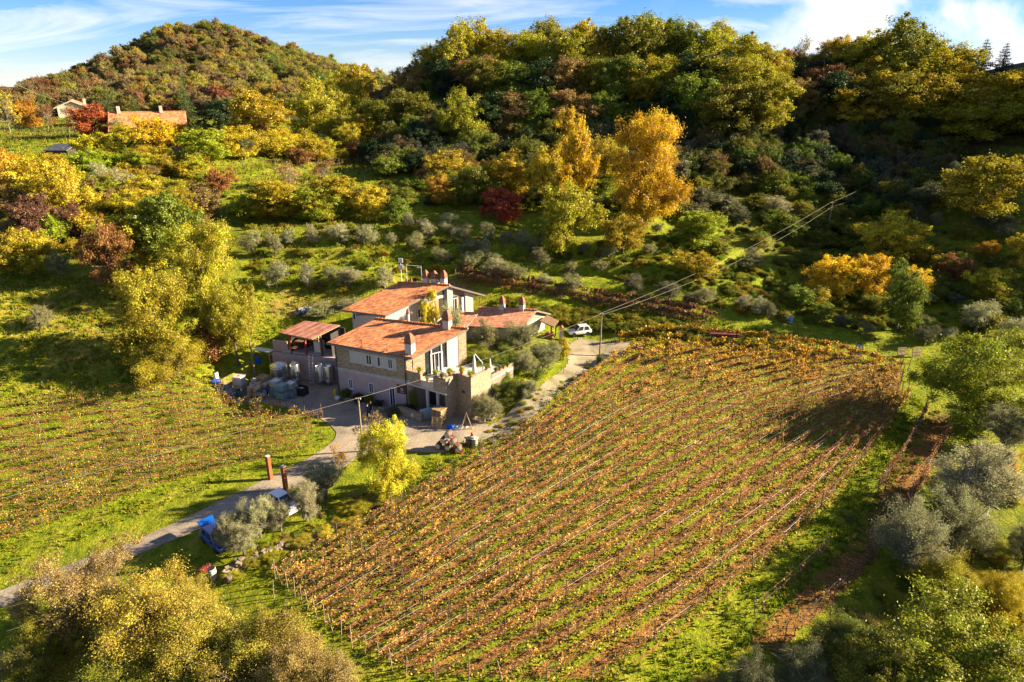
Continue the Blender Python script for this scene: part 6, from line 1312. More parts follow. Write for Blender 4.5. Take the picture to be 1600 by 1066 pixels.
a_, b_ = Vector(at(657, 657)), Vector(at(680, 652)); d_ = (b_ - a_).normalized(); mb = MB(); mb.box((a_ + b_) / 2 + Vector((0, 0, .62)), ((b_ - a_).length, .08, 1.25), 0, d_)
for s in (.05, .95): mb.box(a_ * (1 - s) + b_ * s + Vector((0, .1, .6)), (.08, .08, 1.3), 0, d_)
tag(mb.build('metal_panel', simple('pale_blue_metal', (.30, .42, .52), .4, .08, 2, .2)), 'pale blue metal panel fencing the portico entrance', 'panel')
a_, b_ = at(622, 648), at(658, 661); w_ = MB(); dd = (b_ - a_); nn = np.array([-dd[1], dd[0], 0]); nn = nn / np.linalg.norm(nn) * .45; w_.prism([a_, b_, b_ + nn, a_ + nn], -.3, .95); st = w_.build('planter_wall', DRYSTONE); tag(st, 'low rubble planter wall in front of the climber at the house corner', 'wall')
mb = MB(); mb.box((0, 0, .15), (.34, .06, .34)); put(mb.build('plaque', WHITEP, st), (a_ * .35 + b_ * .65) - nn * .12 + np.array([0, 0, .45]), R(-25))
a_, b_ = at(532, 625), at(604, 645); dd = (b_ - a_); nn = np.array([-dd[1], dd[0], 0]); nn = nn / np.linalg.norm(nn) * .3; w_ = MB(); w_.prism([a_, b_, b_ + nn, a_ + nn], -.3, .35); tag(w_.build('flowerbed_wall', DRYSTONE), 'low stone edging of the flower bed along the mauve facade', 'wall')
for i, (px, by, top, w_, t_, l_) in enumerate([(540, 623, 600, 22, 'green', 'green shrub below the first cellar window'), (560, 630, 611, 26, 'dgreen', 'dark shrub between the two cellar windows'), (577, 633, 608, 18, 'green', 'upright green shrub under the second cellar window'), (592, 637, 620, 18, 'dgreen', 'small dark shrub left of the cellar door'), (620, 646, 625, 40, 'dolive', 'blue-grey shrub spreading over the planter wall'), (637, 645, 628, 22, 'dgreen', 'dark shrub under the signboard')]):
    tree_px('near_bush', px, by, top, w_, t_, 'facade_shrub', l_, 'bush')
def pot(p, label, tint, s=1.0):
    r = empty('potted_plant', p, random.uniform(0, 6), label, 'plant', 'pots on the terrace parapet'); mb = MB(); mb.lathe([(.12 * s, 0), (.19 * s, .26 * s), (.21 * s, .27 * s), (.21 * s, .33 * s), (.17 * s, .33 * s)], n=14); mb.build('pot', TERRA, r, smooth=True, auto=40)
    cm, tm = PROTO['bush'][random.randrange(5)]; c = link_mesh('foliage', cm, r); c.scale = (.85 * s, .85 * s, .6 * s); c.location = (0, 0, .25 * s); c.color = (*TINT[tint], 1); return r
def onpar(a, b, t, z, inn=.15): q = a * (1 - t) + b * t; d = (b - a) / np.linalg.norm(b - a); return np.array([q[0] - d[1] * inn, q[1] + d[0] * inn, z])
pot(onpar(lp(0), lp(.36), .85, 4.62), 'red-flowered pot at the left end of the terrace parapet', 'bright'); pot(onpar(lp(.68), lp(.985), .12, 4.62), 'leafy pot on the parapet before the terrace door', 'bright', 1.15); pot(onpar(lp(.68), lp(.985), .7, 4.62), 'trailing pot on the parapet at the pier', 'fresh', 1.1)
pot(onpar(TA, TB, .5, 4.82), 'bushy pot on the lit strip of the tower wall', 'bright', 1.2); pot(onpar(TB, T2, .3, 4.82), 'pot of yellow-green leaves in the angle of the tower', 'lemon', 1.2); pot(onpar(TB, T2, .93, 4.82), 'pot at the projecting corner of the tower', 'bright', 1.1); pot(onpar(T2, T3, .85, 4.82), 'small pot at the far end of the tower wall', 'fresh')
pot(onpar(lp(.362), lp(.678), .5, 3.95, .1), 'pot in the gap of the terrace parapet', 'green', .8)
for k, (px, py) in enumerate([(775, 582), (781, 579), (787, 576), (793, 574)]): p = onz(px, py, 4.25); pot(np.array([p[0], p[1], 4.25]) * [1, 1, 1], f'terracotta pot on the ramp wall, {ordinal(k)} from the tower', 'green', .8)
ps = onz(737, 580, 3.5); ps = np.array([-4.0, 66.6, 3.5]); um = empty('closed_parasol', ps, R(-20), 'closed white cantilever parasol on the terrace', 'parasol')
mb = MB(); mb.lathe([(.05, .35), (.26, .5), (.24, 1.0), (.16, 2.0), (.05, 2.75), (.02, 2.85)], n=14); put(mb.build('canopy', FABRIC, um, smooth=True), (0, 0, 0)); mb = MB(); mb.tube([(.95, 0, 0), (.95, 0, 2.0), (.12, 0, 2.9), (0, 0, 2.86)], .045, 8); mb.build('arm', WHITE, um); mb = MB(); mb.box((.95, 0, .05), (.7, .7, .1)); mb.build('base', IRON, um)
cn = empty('folded_parasol', onz(766, 577, 4.2) * np.array([1, 1, 1]), 0, 'small folded grey parasol at the end of the tower wall', 'parasol'); mb = MB(); mb.lathe([(.16, .1), (.1, .6), (.02, 1.3)], n=10); mb.build('canopy', FABRIC, cn, smooth=True); mb = MB(); mb.tube([(0, 0, -.9), (0, 0, 1.5)], .025, 6); mb.build('pole', IRON, cn)
tb = empty('terrace_table', np.array([-7.0, 67.6, 3.5]), R(36), 'white round table on the terrace before the glass door', 'table'); mb = MB(); mb.lathe([(.5, .7), (.5, .74)], n=20); mb.build('tabletop', WHITE, tb); mb = MB(); mb.lathe([(.25, 0), (.04, .06), (.04, .7)], n=12); mb.build('leg', WHITE, tb)
for k, (dx, dy, l_) in enumerate(((-.75, .1, 'white chair left of the terrace table'), (.75, -.1, 'white chair right of the terrace table'))):
    ch = empty('terrace_chair', np.array([-7.0 + dx, 67.6 + dy, 3.5]), R(90 + 180 * k), l_, 'chair'); mb = MB(); mb.box((0, 0, .45), (.42, .42, .05)); mb.build('seat', WHITE, ch); mb = MB(); mb.box((0, .2, .72), (.42, .04, .46)); mb.build('backrest', WHITE, ch)
    for sx_ in (-1, 1):
        for sy_ in (-1, 1): mb = MB(); mb.tube([(sx_ * .18, sy_ * .18, 0), (sx_ * .18, sy_ * .18, .44)], .02, 6); mb.build('leg', WHITE, ch)
# oak barrels on racks in the yard
y0 = at(402, 622)
for i, (u_, z_, l_) in enumerate([(-.75, .45, 'left barrel of the lower row in the yard stack'), (0, .45, 'middle barrel of the lower row in the yard stack'), (.75, .45, 'right barrel of the lower row in the yard stack'), (-.6, 1.2, 'left honey-coloured barrel on top of the yard stack'), (.15, 1.2, 'right honey-coloured barrel on top of the yard stack')]):
    barrel(y0 + np.array([u_ * .93, -u_ * .35 * .9, z_]), (-.35, -.93, 0), l_, 'oak barrels stacked in the yard', OAK, OAK, GALV)
for i, (u_, z_, l_) in enumerate([(-.45, 1.2, 'left barrel at the back of the yard stack'), (.35, 1.2, 'right barrel at the back of the yard stack')]): barrel(y0 + np.array([u_ + .4, .95, z_]), (-.35, -.93, 0), l_, 'oak barrels stacked in the yard', OAK, OAK, GALV)
for z_, dy, l_ in ((.0, 0, 'galvanised rack under the lower row of oak barrels'), (.76, 0, 'galvanised rack between the rows of oak barrels'), (.76, .95, 'galvanised rack under the rear oak barrels')):
    mb = MB(); 
    for s in (-.3, .3): mb.box((0, s, .08), (2.1, .06, .06))
    for x in (-1.0, 0, 1.0): mb.box((x, 0, .06), (.06, .8, .06)); 
    for x in (-1.0, 1.0):
        for s in (-.38, .38): mb.box((x, s, -.3 if z_ else .04), (.05, .05, .76 if z_ else .1))
    put(tag(mb.build('barrel_rack', GALV), l_, 'rack'), y0 + np.array([0, dy, z_ + .0]), R(-21))
def drum(p, mat, label, ax=(0, 0, 1)):
    r = empty('plastic_drum', p, 0, label, 'drum'); mb = MB(); mb.lathe([(.26, -.45), (.29, -.4), (.29, -.12), (.31, -.1), (.29, -.08), (.29, .18), (.31, .2), (.29, .22), (.29, .4), (.24, .45)], ax=ax, n=18); mb.build('drum_body', mat, r, smooth=True, auto=40)
    mb = MB(); mb.lathe([(.25, .45), (.25, .49)], ax=ax, n=16); mb.build('lid', BLACKP, r); return r
drum(at(338, 600) + (0, 0, .3), BLUEP, 'bright blue drum lying in the grass at the left end of the yard', (.9, .3, 0)); drum(at(338, 593) + (0, 0, .45), POLYW, 'pale drum standing behind the bright blue one'); drum(at(404, 568) + (0, 0, .45), BLUEP, 'blue drum beside the timber pole by the yard'); drum(at(412, 621) + (0, .6, .45), BLUEP, 'blue drum behind the oak barrels'); drum(at(375, 621) + (0, 0, .45), simple('green_plastic', (.02, .12, .07), .5, .2, 3), 'green drum in front of the bulk containers')
def heap(px, by, w, d, h, mat, name, label, cat, seed, n=26):
    r = np.random.default_rng(seed); p = at(px, by); mb = MB()
    for k in range(n):
        x, y = r.normal() * w * .25, r.normal() * d * .25; z = max(0, h * (1 - (x / w) ** 2 * 4 - (y / d) ** 2 * 4)) * r.uniform(.2, 1); a = r.uniform(0, 3.1)
        mb.box((x, y, z), (r.uniform(.25, .8), r.uniform(.15, .5), r.uniform(.12, .3)), 0, (math.cos(a), math.sin(a), r.normal() * .3), (r.normal() * .3, r.normal() * .3, 1))
    return put(tag(mb.build(name, mat, bevel=.04), label, cat), p)
heap(480, 490, 3.6, 1.6, .9, simple('grey_tarpaulin', (.30, .30, .33), .5, .5, 1.5), 'tarpaulin_heap', 'heap of stones and grey tarpaulin on the bank behind the open shed', 'heap', 3, 44); heap(350, 613, 2.4, 1.2, .6, simple('scrap', (.22, .22, .23), .6, .5, 2), 'scrap_heap', 'heap of scrap at the grassy corner of the yard', 'heap', 5, 30)
heap(398, 600, 1.8, 1.0, .6, simple('pale_scrap', (.45, .43, .42), .6, .3, 2), 'scrap_heap', 'pale scrap heap behind the oak barrels', 'heap', 6, 20); heap(1075, 476, 2.6, 1.0, .5, simple('red_scrap', (.35, .13, .10), .6, .6, 1.2), 'scrap_heap', 'red and white scrap heap on the shaded terrace', 'heap', 7, 16); heap(715, 668, 1.2, .8, .35, POLYW, 'plastic_sacks', 'pale plastic sacks beside the A-shaped frame', 'sacks', 8, 12)
mb = MB(); mb.box((0, 0, .2), (.7, .4, .35)); mb.box((0, 0, .4), (.6, .35, .08)); put(tag(mb.build('blue_crate', BLUEP, bevel=.06), 'blue crate behind the topmost barrel of the pyramid', 'crate'), at(704, 670), R(-20))
fr = empty('steel_stand', at(414, 566), R(-22), 'pale steel stand left of the open shed', 'frame'); mb = MB(); mb.box((0, 0, 1.6), (2.6, 1.0, .06)); mb.build('top', GALV, fr)
for sx_ in (-1, 1):
    for sy_ in (-1, 1): mb = MB(); mb.box((sx_ * 1.2, sy_ * .42, .8), (.07, .07, 1.6)); mb.build('leg', GALV, fr)
heap(428, 562, 1.8, 1.0, .6, REDP, 'red_machine', 'red machine parts under the pale steel stand', 'machine', 9, 14); heap(447, 556, 1.2, .9, 1.0, simple('sage_sack', (.35, .38, .28), .9, .2, 3), 'bulk_sack', 'sage green bulk sack against the low wall', 'sack', 10, 14)
mb = MB(); 
for s in (-.25, .25): mb.tube([(s, 0, 0), (s, .5, 3.6)], .025, 6)
for k in range(9): mb.tube([(-.25, .06 * k, .35 + k * .38), (.25, .06 * k, .35 + k * .38)], .018, 6)
put(tag(mb.build('ladder', STEEL), 'aluminium ladder leaning on the retaining wall between the tanks', 'ladder'), at(487, 602), R(-14))
mb = MB(); mb.box((0, 0, .45), (.3, .25, .9)); mb.box((0, 0, .95), (.2, .2, .12)); put(tag(mb.build('hydrant_box', simple('yellow_paint', (.55, .36, .02), .5, .1, 3), bevel=.03), 'yellow service box at the house corner', 'box'), at(524, 621))
mb = MB(); mb.lathe([(.3, 0), (.36, .3), (.32, .34)], n=14); put(tag(mb.build('white_bowl_planter', WHITE, smooth=True), 'white round planter at the left foot of the facade', 'planter'), at(528, 624))
# ------------------------------------------------------------------ posts, poles and cables
def pole(px, by, top, rad, label, mat=STAKE_W, arm=True):
    p = at(px, by); h = H + ray(px, top)[2] * p[1] / ray(px, top)[1] - p[2]; r = empty('utility_pole', p, 0, label, 'pole'); mb = MB(); mb.tube([(0, 0, -.4), (0, 0, h * .5), (0, 0, h)], [rad, rad * .9, rad * .75], 10); mb.build('shaft', mat, r, smooth=True, auto=40)
    if arm:
        mb = MB(); mb.box((0, 0, h - .18), (.5, .07, .07)); mb.build('crossarm', IRON, r)
        for s in (-1, 1): mb = MB(); mb.lathe([(.03, 0), (.05, .05), (.04, .12), (.02, .14)], (s * .2, 0, h - .14), n=8); mb.build('insulator', POLYW, r)
    return p + np.array([0, 0, h])
P1 = pole(567, 706, 622, .11, 'timber pole at the edge of the yard by the brilliant yellow tree'); P2 = pole(937, 556, 490, .11, 'timber pole where the lane meets the parking ground'); P3 = pole(1291, 376, 316, .12, 'timber pole standing alone on the dark terraces'); pole(398.5, 590, 532, .11, 'timber pole left of the yard stacks', arm=False)
def cable(pts, sag, rad, label, name='overhead_cable'):
    mb = MB()
    for a, b in zip(pts, pts[1:]):
        a, b = Vector(a), Vector(b); mb.tube([a * (1 - t) + b * t - Vector((0, 0, sag * 4 * t * (1 - t))) for t in [i / 24 for i in range(25)]], rad, 5, cap=False)
    return tag(mb.build(name, CABLE, smooth=True), label, 'cable')
pl_ = np.array([-62, 50, 6.5]); qq = onz(0, 780, 5.2); dv_ = (qq - P1); cable([P1 + dv_ * 1.5, P1], .0, .011, 'overhead cable from the yard pole across the grassy vineyard'); cable([P1, P2], .55, .011, 'overhead cable from the yard pole past the terrace to the lane pole')
P4 = pole(1417, 268, 242, .12, 'timber pole among the dim olives at the top of the overhead cables'); o_ = np.array([.2, 0, 0])
cable([P2 - o_, P3 - o_, P4 - o_], 1.0, .013, 'upper overhead cable climbing the dark hillside from the lane pole'); cable([P2 + o_ - (0, 0, .1), P3 + o_ - (0, 0, .7), P4 + o_ - (0, 0, .4)], 1.6, .013, 'lower overhead cable climbing the dark hillside from the lane pole')
hp = at(108, 184) + np.array([0, 1, 4.6]); cable([wp(16, 215, 33.4), hp], .5, .03, 'cable coming in to the cream gabled house')
for px, by, top, l_ in ((423, 749, 712, 'rusty steel column on the grass side of the driveway'), (447, 766, 728, 'rusty steel column on the car side of the driveway')):
    p = at(px, by); h = H + ray(px, top)[2] * p[1] / ray(px, top)[1] - p[2]; r = empty('rusty_column', p, R(-30), l_, 'column'); mb = MB(); mb.box((0, 0, h / 2 - .2), (.32, .32, h + .2)); mb.build('shaft', CORTEN, r, bevel=.01); mb = MB(); mb.box((0, 0, h - .05), (.34, .34, .06)); mb.build('cap', CONC, r)
p = at(628, 446); tv = empty('aerial_mast', p, 0, 'white mast with two flat aerials behind the rear house', 'mast'); mb = MB(); mb.tube([(0, 0, 0), (0, 0, 3.6)], .05, 8); mb.build('shaft', WHITE, tv)
for z_ in (2.6, 3.5): mb = MB(); mb.box((0, 0, z_), (.62, .12, .62)); mb.build('aerial', POLYW, tv, bevel=.03)
a_ = at(636, 436); b_ = at(659, 438); mb = MB(); mb.tube([a_, a_ + (0, 0, 2.0), b_ + (0, 0, 2.0), b_], .035, 6); mb.tube([b_ + (-.6, 0, 1.8), b_ + (0, 0, 1.8)], .06, 6); tag(mb.build('pipe_frame', WHITE), 'white pipe frame beside the mast behind the rear house', 'frame')
# wire fences
def fence(pxs, n, h, label, strands=5, mat=GALV, post=STAKE, name='wire_fence'):
    C = catmull([at(*q)[:2] for q in pxs], n); z = hgt(C[:, 0], C[:, 1]); r = empty(name, (C[0, 0], C[0, 1], z[0]), 0, label, 'fence'); o = np.array([C[0, 0], C[0, 1], z[0]]); P_ = np.c_[C, z] - o
    for p in P_: mb = MB(); mb.tube([p - (0, 0, .2), p + (0, 0, h)], .035, 6); mb.build('post', post, r)
    mb = MB()
    for k in range(strands): mb.tube([p + (0, 0, h * (k + .6) / strands) for p in P_], .012, 4, cap=False)
    for p, q in zip(P_, P_[1:]):
        for t in np.linspace(0, 1, 8)[1:-1]: c = p * (1 - t) + q * t; mb.tube([c + (0, 0, .1), c + (0, 0, h)], .006, 3, cap=False)
    mb.build('wire_mesh', mat, r); return r
fence([(1582, 690), (1558, 760), (1540, 815), (1500, 870), (1470, 930)], 14, 1.6, 'green wire fence running down behind the near right olives', mat=simple('green_wire', (.05, .16, .11), .5, .2, 4))
fence([(-10, 208), (60, 208), (130, 212)], 9, 1.5, 'pale wire fence below the cream gabled house', post=STAKE_W)
fence([(880, 585), (905, 590), (930, 602)], 2, .9, 'stake line beside the lane', strands=1)
# stake pegs at the near vineyard headland and a dry wall
for i, (px, by, top, l_) in enumerate([(428, 935, 905, 'leaning end stake at the near corner of the vineyard'), (880, 632, 606, 'thin stake on the lane verge'), (770, 700, 680, 'short stake at the vineyard edge by the barrel table')]):
    p = at(px, by); mb = MB(); mb.tube([(0, 0, -.2), (.05, 0, .9), (.12, 0, 1.6)], [.04, .038, .03], 7); put(tag(mb.build('stake', STAKE_W), l_, 'stake'), p)
def dry_wall(pxs, label, h=.7, n=150, seed=1, sz=1.):
    C = catmull([at(*q)[:2] for q in pxs], n); r = np.random.default_rng(seed); mb = MB()
    for k in range(n):
        for l in range(3):
            s = r.uniform(.22, .48) * sz; x, y = C[k] + r.normal(size=2) * .14; z = float(hgt(x, y)) + l * h / 3 + r.uniform(-.08, .1); a = r.uniform(0, 3.1)
            mb.box((x, y, z), (s * 1.3, s, s * .75), 0, (math.cos(a), math.sin(a), r.normal() * .2), (r.normal() * .25, r.normal() * .25, 1))
    return tag(mb.build('dry_stone_wall', DRYROCK, bevel=.05), label, 'wall')
DRYROCK = simple('limestone', (.21, .17, .115), .9, .35, 1.4)
dry_wall([(356, 910), (374, 886), (410, 872), (446, 856)], 'tumbled dry stone wall between the blue car and the vineyard', .55, 46, 4, .75); dry_wall([(455, 850), (500, 832), (545, 816)], 'low line of pale stones at the vineyard edge below the driveway olives', .15, 22, 5, .6)
dry_wall([(762, 655), (775, 640), (778, 626)], 'stone steps on the bank beside the leaning olive', .3, 22, 6)
drum(at(322, 895) + (0, 0, .35), simple('faded_red', (.22, .035, .025), .6, .3, 3), 'red drum at the bend of the driveway in the near thicket', (.8, .4, .2)); drum(at(333, 903) + (0, 0, .4), CONC, 'pale grey drum beside the red one in the near thicket')
p = at(877, 532); gp = empty('gate_pillar', p, 0, 'rendered gate pillar with cap beside the parking ground', 'pillar'); mb = MB(); mb.box((0, 0, .8), (.5, .5, 1.7)); mb.build('shaft', CREAM, gp); mb = MB(); mb.box((0, 0, 1.7), (.62, .62, .12)); mb.lathe([(.2, 1.76), (.22, 1.9), (.05, 2.1)], n=12); mb.build('cap', TERRA, gp)
heap(858, 527, 2.4, 1.0, .7, TERRA, 'flowerpot_heap', 'clutter of terracotta pots by the veranda', 'pots', 12, 14); tag(put((lambda m: (m.lathe([(.22, 0), (.28, .5), (.3, .52)], n=14), m.build('grey_planter', CONC, smooth=True))[1])(MB()), at(842.5, 577)), 'grey round planter on the lawn beside the olive with a clear trunk', 'planter')
# beehives, boards and crates beyond the vineyard
def propped(px, by, w, h, mat, label, name='propped_sheet', rz=0):
    p = at(px, by); r = empty(name, p, rz, label, 'sheet'); mb = MB(); mb.box((0, 0, h * .5), (w, .05, h * 1.15), 0, (1, 0, 0), (0, .5, 1)); mb.build('sheet', mat, r); mb = MB(); mb.box((0, .5, .3), (w * .9, .6, .6)); mb.build('box', WOOD, r); return r
SKYB = simple('faded_blue', (.13, .25, .40), .5, .15, 2); propped(1231, 503, 1.2, .8, SKYB, 'faded blue cover propped on the shaded terrace', 'blue_cover', R(-20)); propped(1340, 554, .8, 1.2, SKYB, 'pale blue sheet leaning at the far headland of the vineyard', 'blue_sheet', R(-30))
mb = MB(); mb.box((0, 0, .6), (3.2, .9, 1.0)); mb.box((1.9, 0, .55), (.3, .8, 1.1)); put(tag(mb.build('red_crate', simple('oxide_red', (.13, .03, .025), .7, .3, 3), bevel=.03), 'long red crate behind the golden vine row', 'crate'), at(1128, 533), R(-8))
for px, by, l_ in ((1407, 556, 'timber pallet standing on edge at the far right corner of the vineyard, the left one'), (1430, 557, 'timber pallet standing on edge at the far right corner of the vineyard, the right one')): o = pallet(at(px, by) + np.array([0, 0, .55]), R(10), l_, R(80)); o['group'] = 'pallets on edge'
heap(995, 545, 2.0, .8, .35, simple('orange_scrap', (.45, .16, .07), .6, .5, 1.5), 'orange_crates', 'orange picking crates in the first vine rows', 'crates', 14, 10); heap(1070, 527, 1.6, .6, .4, SKYB, 'blue_crates', 'blue picking crates behind the golden vine row', 'crates', 15, 8)
# ------------------------------------------------------------------ cars
def car(p, rz, L_, W_, Hh, paint, label, tail_open=False, name='parked_car', slope=0.):
    """x forward; hatchback of a boxy small kind"""
    r = empty(name, p, rz, label, 'car'); r.rotation_euler = (0, slope, rz); hl, hw = L_ / 2, W_ / 2; belt = Hh * .58; sill = .24
    st = [(-hl, .46, belt * .98, .86), (-hl + .08, .3, belt * 1.0, .95), (-hl * .55, sill, belt * 1.02, 1.0), (0, sill, belt, 1.0), (hl * .42, sill, belt * .97, 1.0), (hl * .72, sill, belt * .86, .98), (hl - .12, .3, belt * .78, .93), (hl, .42, belt * .66, .84)]
    mb = MB(); rings = []
    for x, z0, z1, k in st:
        w = hw * k; rings.append([Vector((x, s * w_ * w, z0 + (z1 - z0) * t)) for s, w_, t in ((-1, .86, 0), (-1, 1, .25), (-1, 1, .62), (-1, .93, .95), (-1, .80, 1.0), (1, .80, 1.0), (1, .93, .95), (1, 1, .62), (1, 1, .25), (1, .86, 0))])
    for a, b in zip(rings, rings[1:]):
        for k in range(10): j = (k + 1) % 10; mb.face([a[k], b[k], b[j], a[j]])
    mb.face(rings[0]); mb.face(rings[-1][::-1]); mb.build('body', paint, r, smooth=True, auto=35)
    xb, xr, xf, xw = -hl * .93, -hl * .74, hl * .10, hl * .46; wb, wt = hw * .90, hw * .74; zb, zt_ = belt * .96, Hh
    mb = MB(); B_ = [(xb, -wb, zb), (xw, -wb, zb), (xw, wb, zb), (xb, wb, zb)]; T_ = [(xr, -wt, zt_ - .04), (xf, -wt, zt_ - .02), (xf, wt, zt_ - .02), (xr, wt, zt_ - .04)]
    mb.hexa(B_, T_); mb.build('cabin', paint, r, bevel=.05)
    V_ = [Vector(q) for q in B_]; U_ = [Vector(q) for q in T_]
    def glass(a, b, c, d, ins, off, nm='window'):
        a, b, c, d = [Vector(q) for q in (a, b, c, d)]; cc = (a + b + c + d) / 4; n = (b - a).cross(d - a).normalized(); n = n if n.dot(cc - Vector((xb * .3, 0, zb))) > 0 else -n
        q = [cc + (v - cc) * ins + n * off for v in (a, b, c, d)]; g = MB(); g.hexa([v - n * .03 for v in q], q); g.build(nm, GLASS, r)
    lerp = lambda a, b, t: a * (1 - t) + b * t
    for s in (0, 1):
        i0, i1 = (0, 1) if s == 0 else (3, 2)
        for t0, t1 in ((.06, .48), (.52, .95)): glass(lerp(V_[i0], V_[i1], t0), lerp(V_[i0], V_[i1], t1), lerp(U_[i0], U_[i1], t1), lerp(U_[i0], U_[i1], t0), .82, .015)
    glass(V_[1], V_[2], U_[2], U_[1], .86, .015, 'windscreen')
    if not tail_open: glass(V_[0], V_[3], U_[3], U_[0], .80, .015, 'rear_window')
    else:
        h0 = (U_[0] + U_[3]) / 2; tg = MB(); d = Vector((-.62, 0, .22)); tg.hexa([h0 + Vector((0, -wt, -.03)), h0 + Vector((0, wt, -.03)), h0 + d + Vector((0, wb, -.03)), h0 + d + Vector((0, -wb, -.03))], [h0 + Vector((0, -wt, .03)), h0 + Vector((0, wt, .03)), h0 + d + Vector((0, wb, .03)), h0 + d + Vector((0, -wb, .03))]); tg.build('tailgate', paint, r, bevel=.02); glass(V_[0], V_[3], U_[3], U_[0], .9, .012, 'boot_opening')
    for sx_ in (-1, 1):
        for sy_ in (-1, 1):
            c = Vector((sx_ * hl * .62, sy_ * (hw - .08), .29)); mb = MB(); mb.lathe([(.2, -.09), (.28, -.09), (.295, -.05), (.295, .05), (.28, .09), (.2, .09)], c, (0, 1, 0), 20); w_ = mb.build('wheel', RUBBER, r, smooth=True, auto=40); mb = MB(); mb.lathe([(.19, -.085), (.19, .085)], c, (0, 1, 0), 16); mb.build('rim', STEEL, w_)
    for sy_ in (-1, 1):
        mb = MB(); mb.box((hl - .06, sy_ * hw * .62, belt * .66), (.1, .28, .15)); mb.build('headlight', POLYW, r, bevel=.02); mb = MB(); mb.box((-hl + .02, sy_ * hw * .74, belt * .8), (.1, .16, .26)); mb.build('tail_light', REDP, r, bevel=.02)
        mb = MB(); mb.box((hl * .36, sy_ * (hw + .06), belt + .06), (.1, .16, .12)); mb.build('wing_mirror', BLACKP, r, bevel=.02)
    for x, s in ((hl + .02, 1), (-hl - .02, -1)): mb = MB(); mb.box((x - s * .05, 0, .42), (.12, W_ * .88, .16)); mb.build('bumper', BLACKP if s < 0 else paint, r, bevel=.03)
    mb = MB(); mb.box((hl + .035, 0, .44), (.02, .46, .11)); mb.build('number_plate', WHITE, r); return r
car(at(905, 523), R(196), 3.05, 1.42, 1.34, car_paint('silver_paint', (.62, .60, .57)), 'silver boxy hatchback parked on the grass beside the parking ground')
car(at(341, 850), R(-42), 3.3, 1.45, 1.32, car_paint('blue_paint', (.003, .075, .36)), 'bright blue hatchback with its tailgate raised beside the driveway', True)
car(at(444, 796), R(-38), 3.1, 1.35, 1.5, car_paint('white_paint_car', (.72, .72, .72)), 'white compact car behind the driveway olives')
car(at(396, 818), R(-40), 3.3, 1.4, 1.3, car_paint('dark_paint', (.015, .02, .05)), 'dark car almost hidden by the bushy driveway olive')
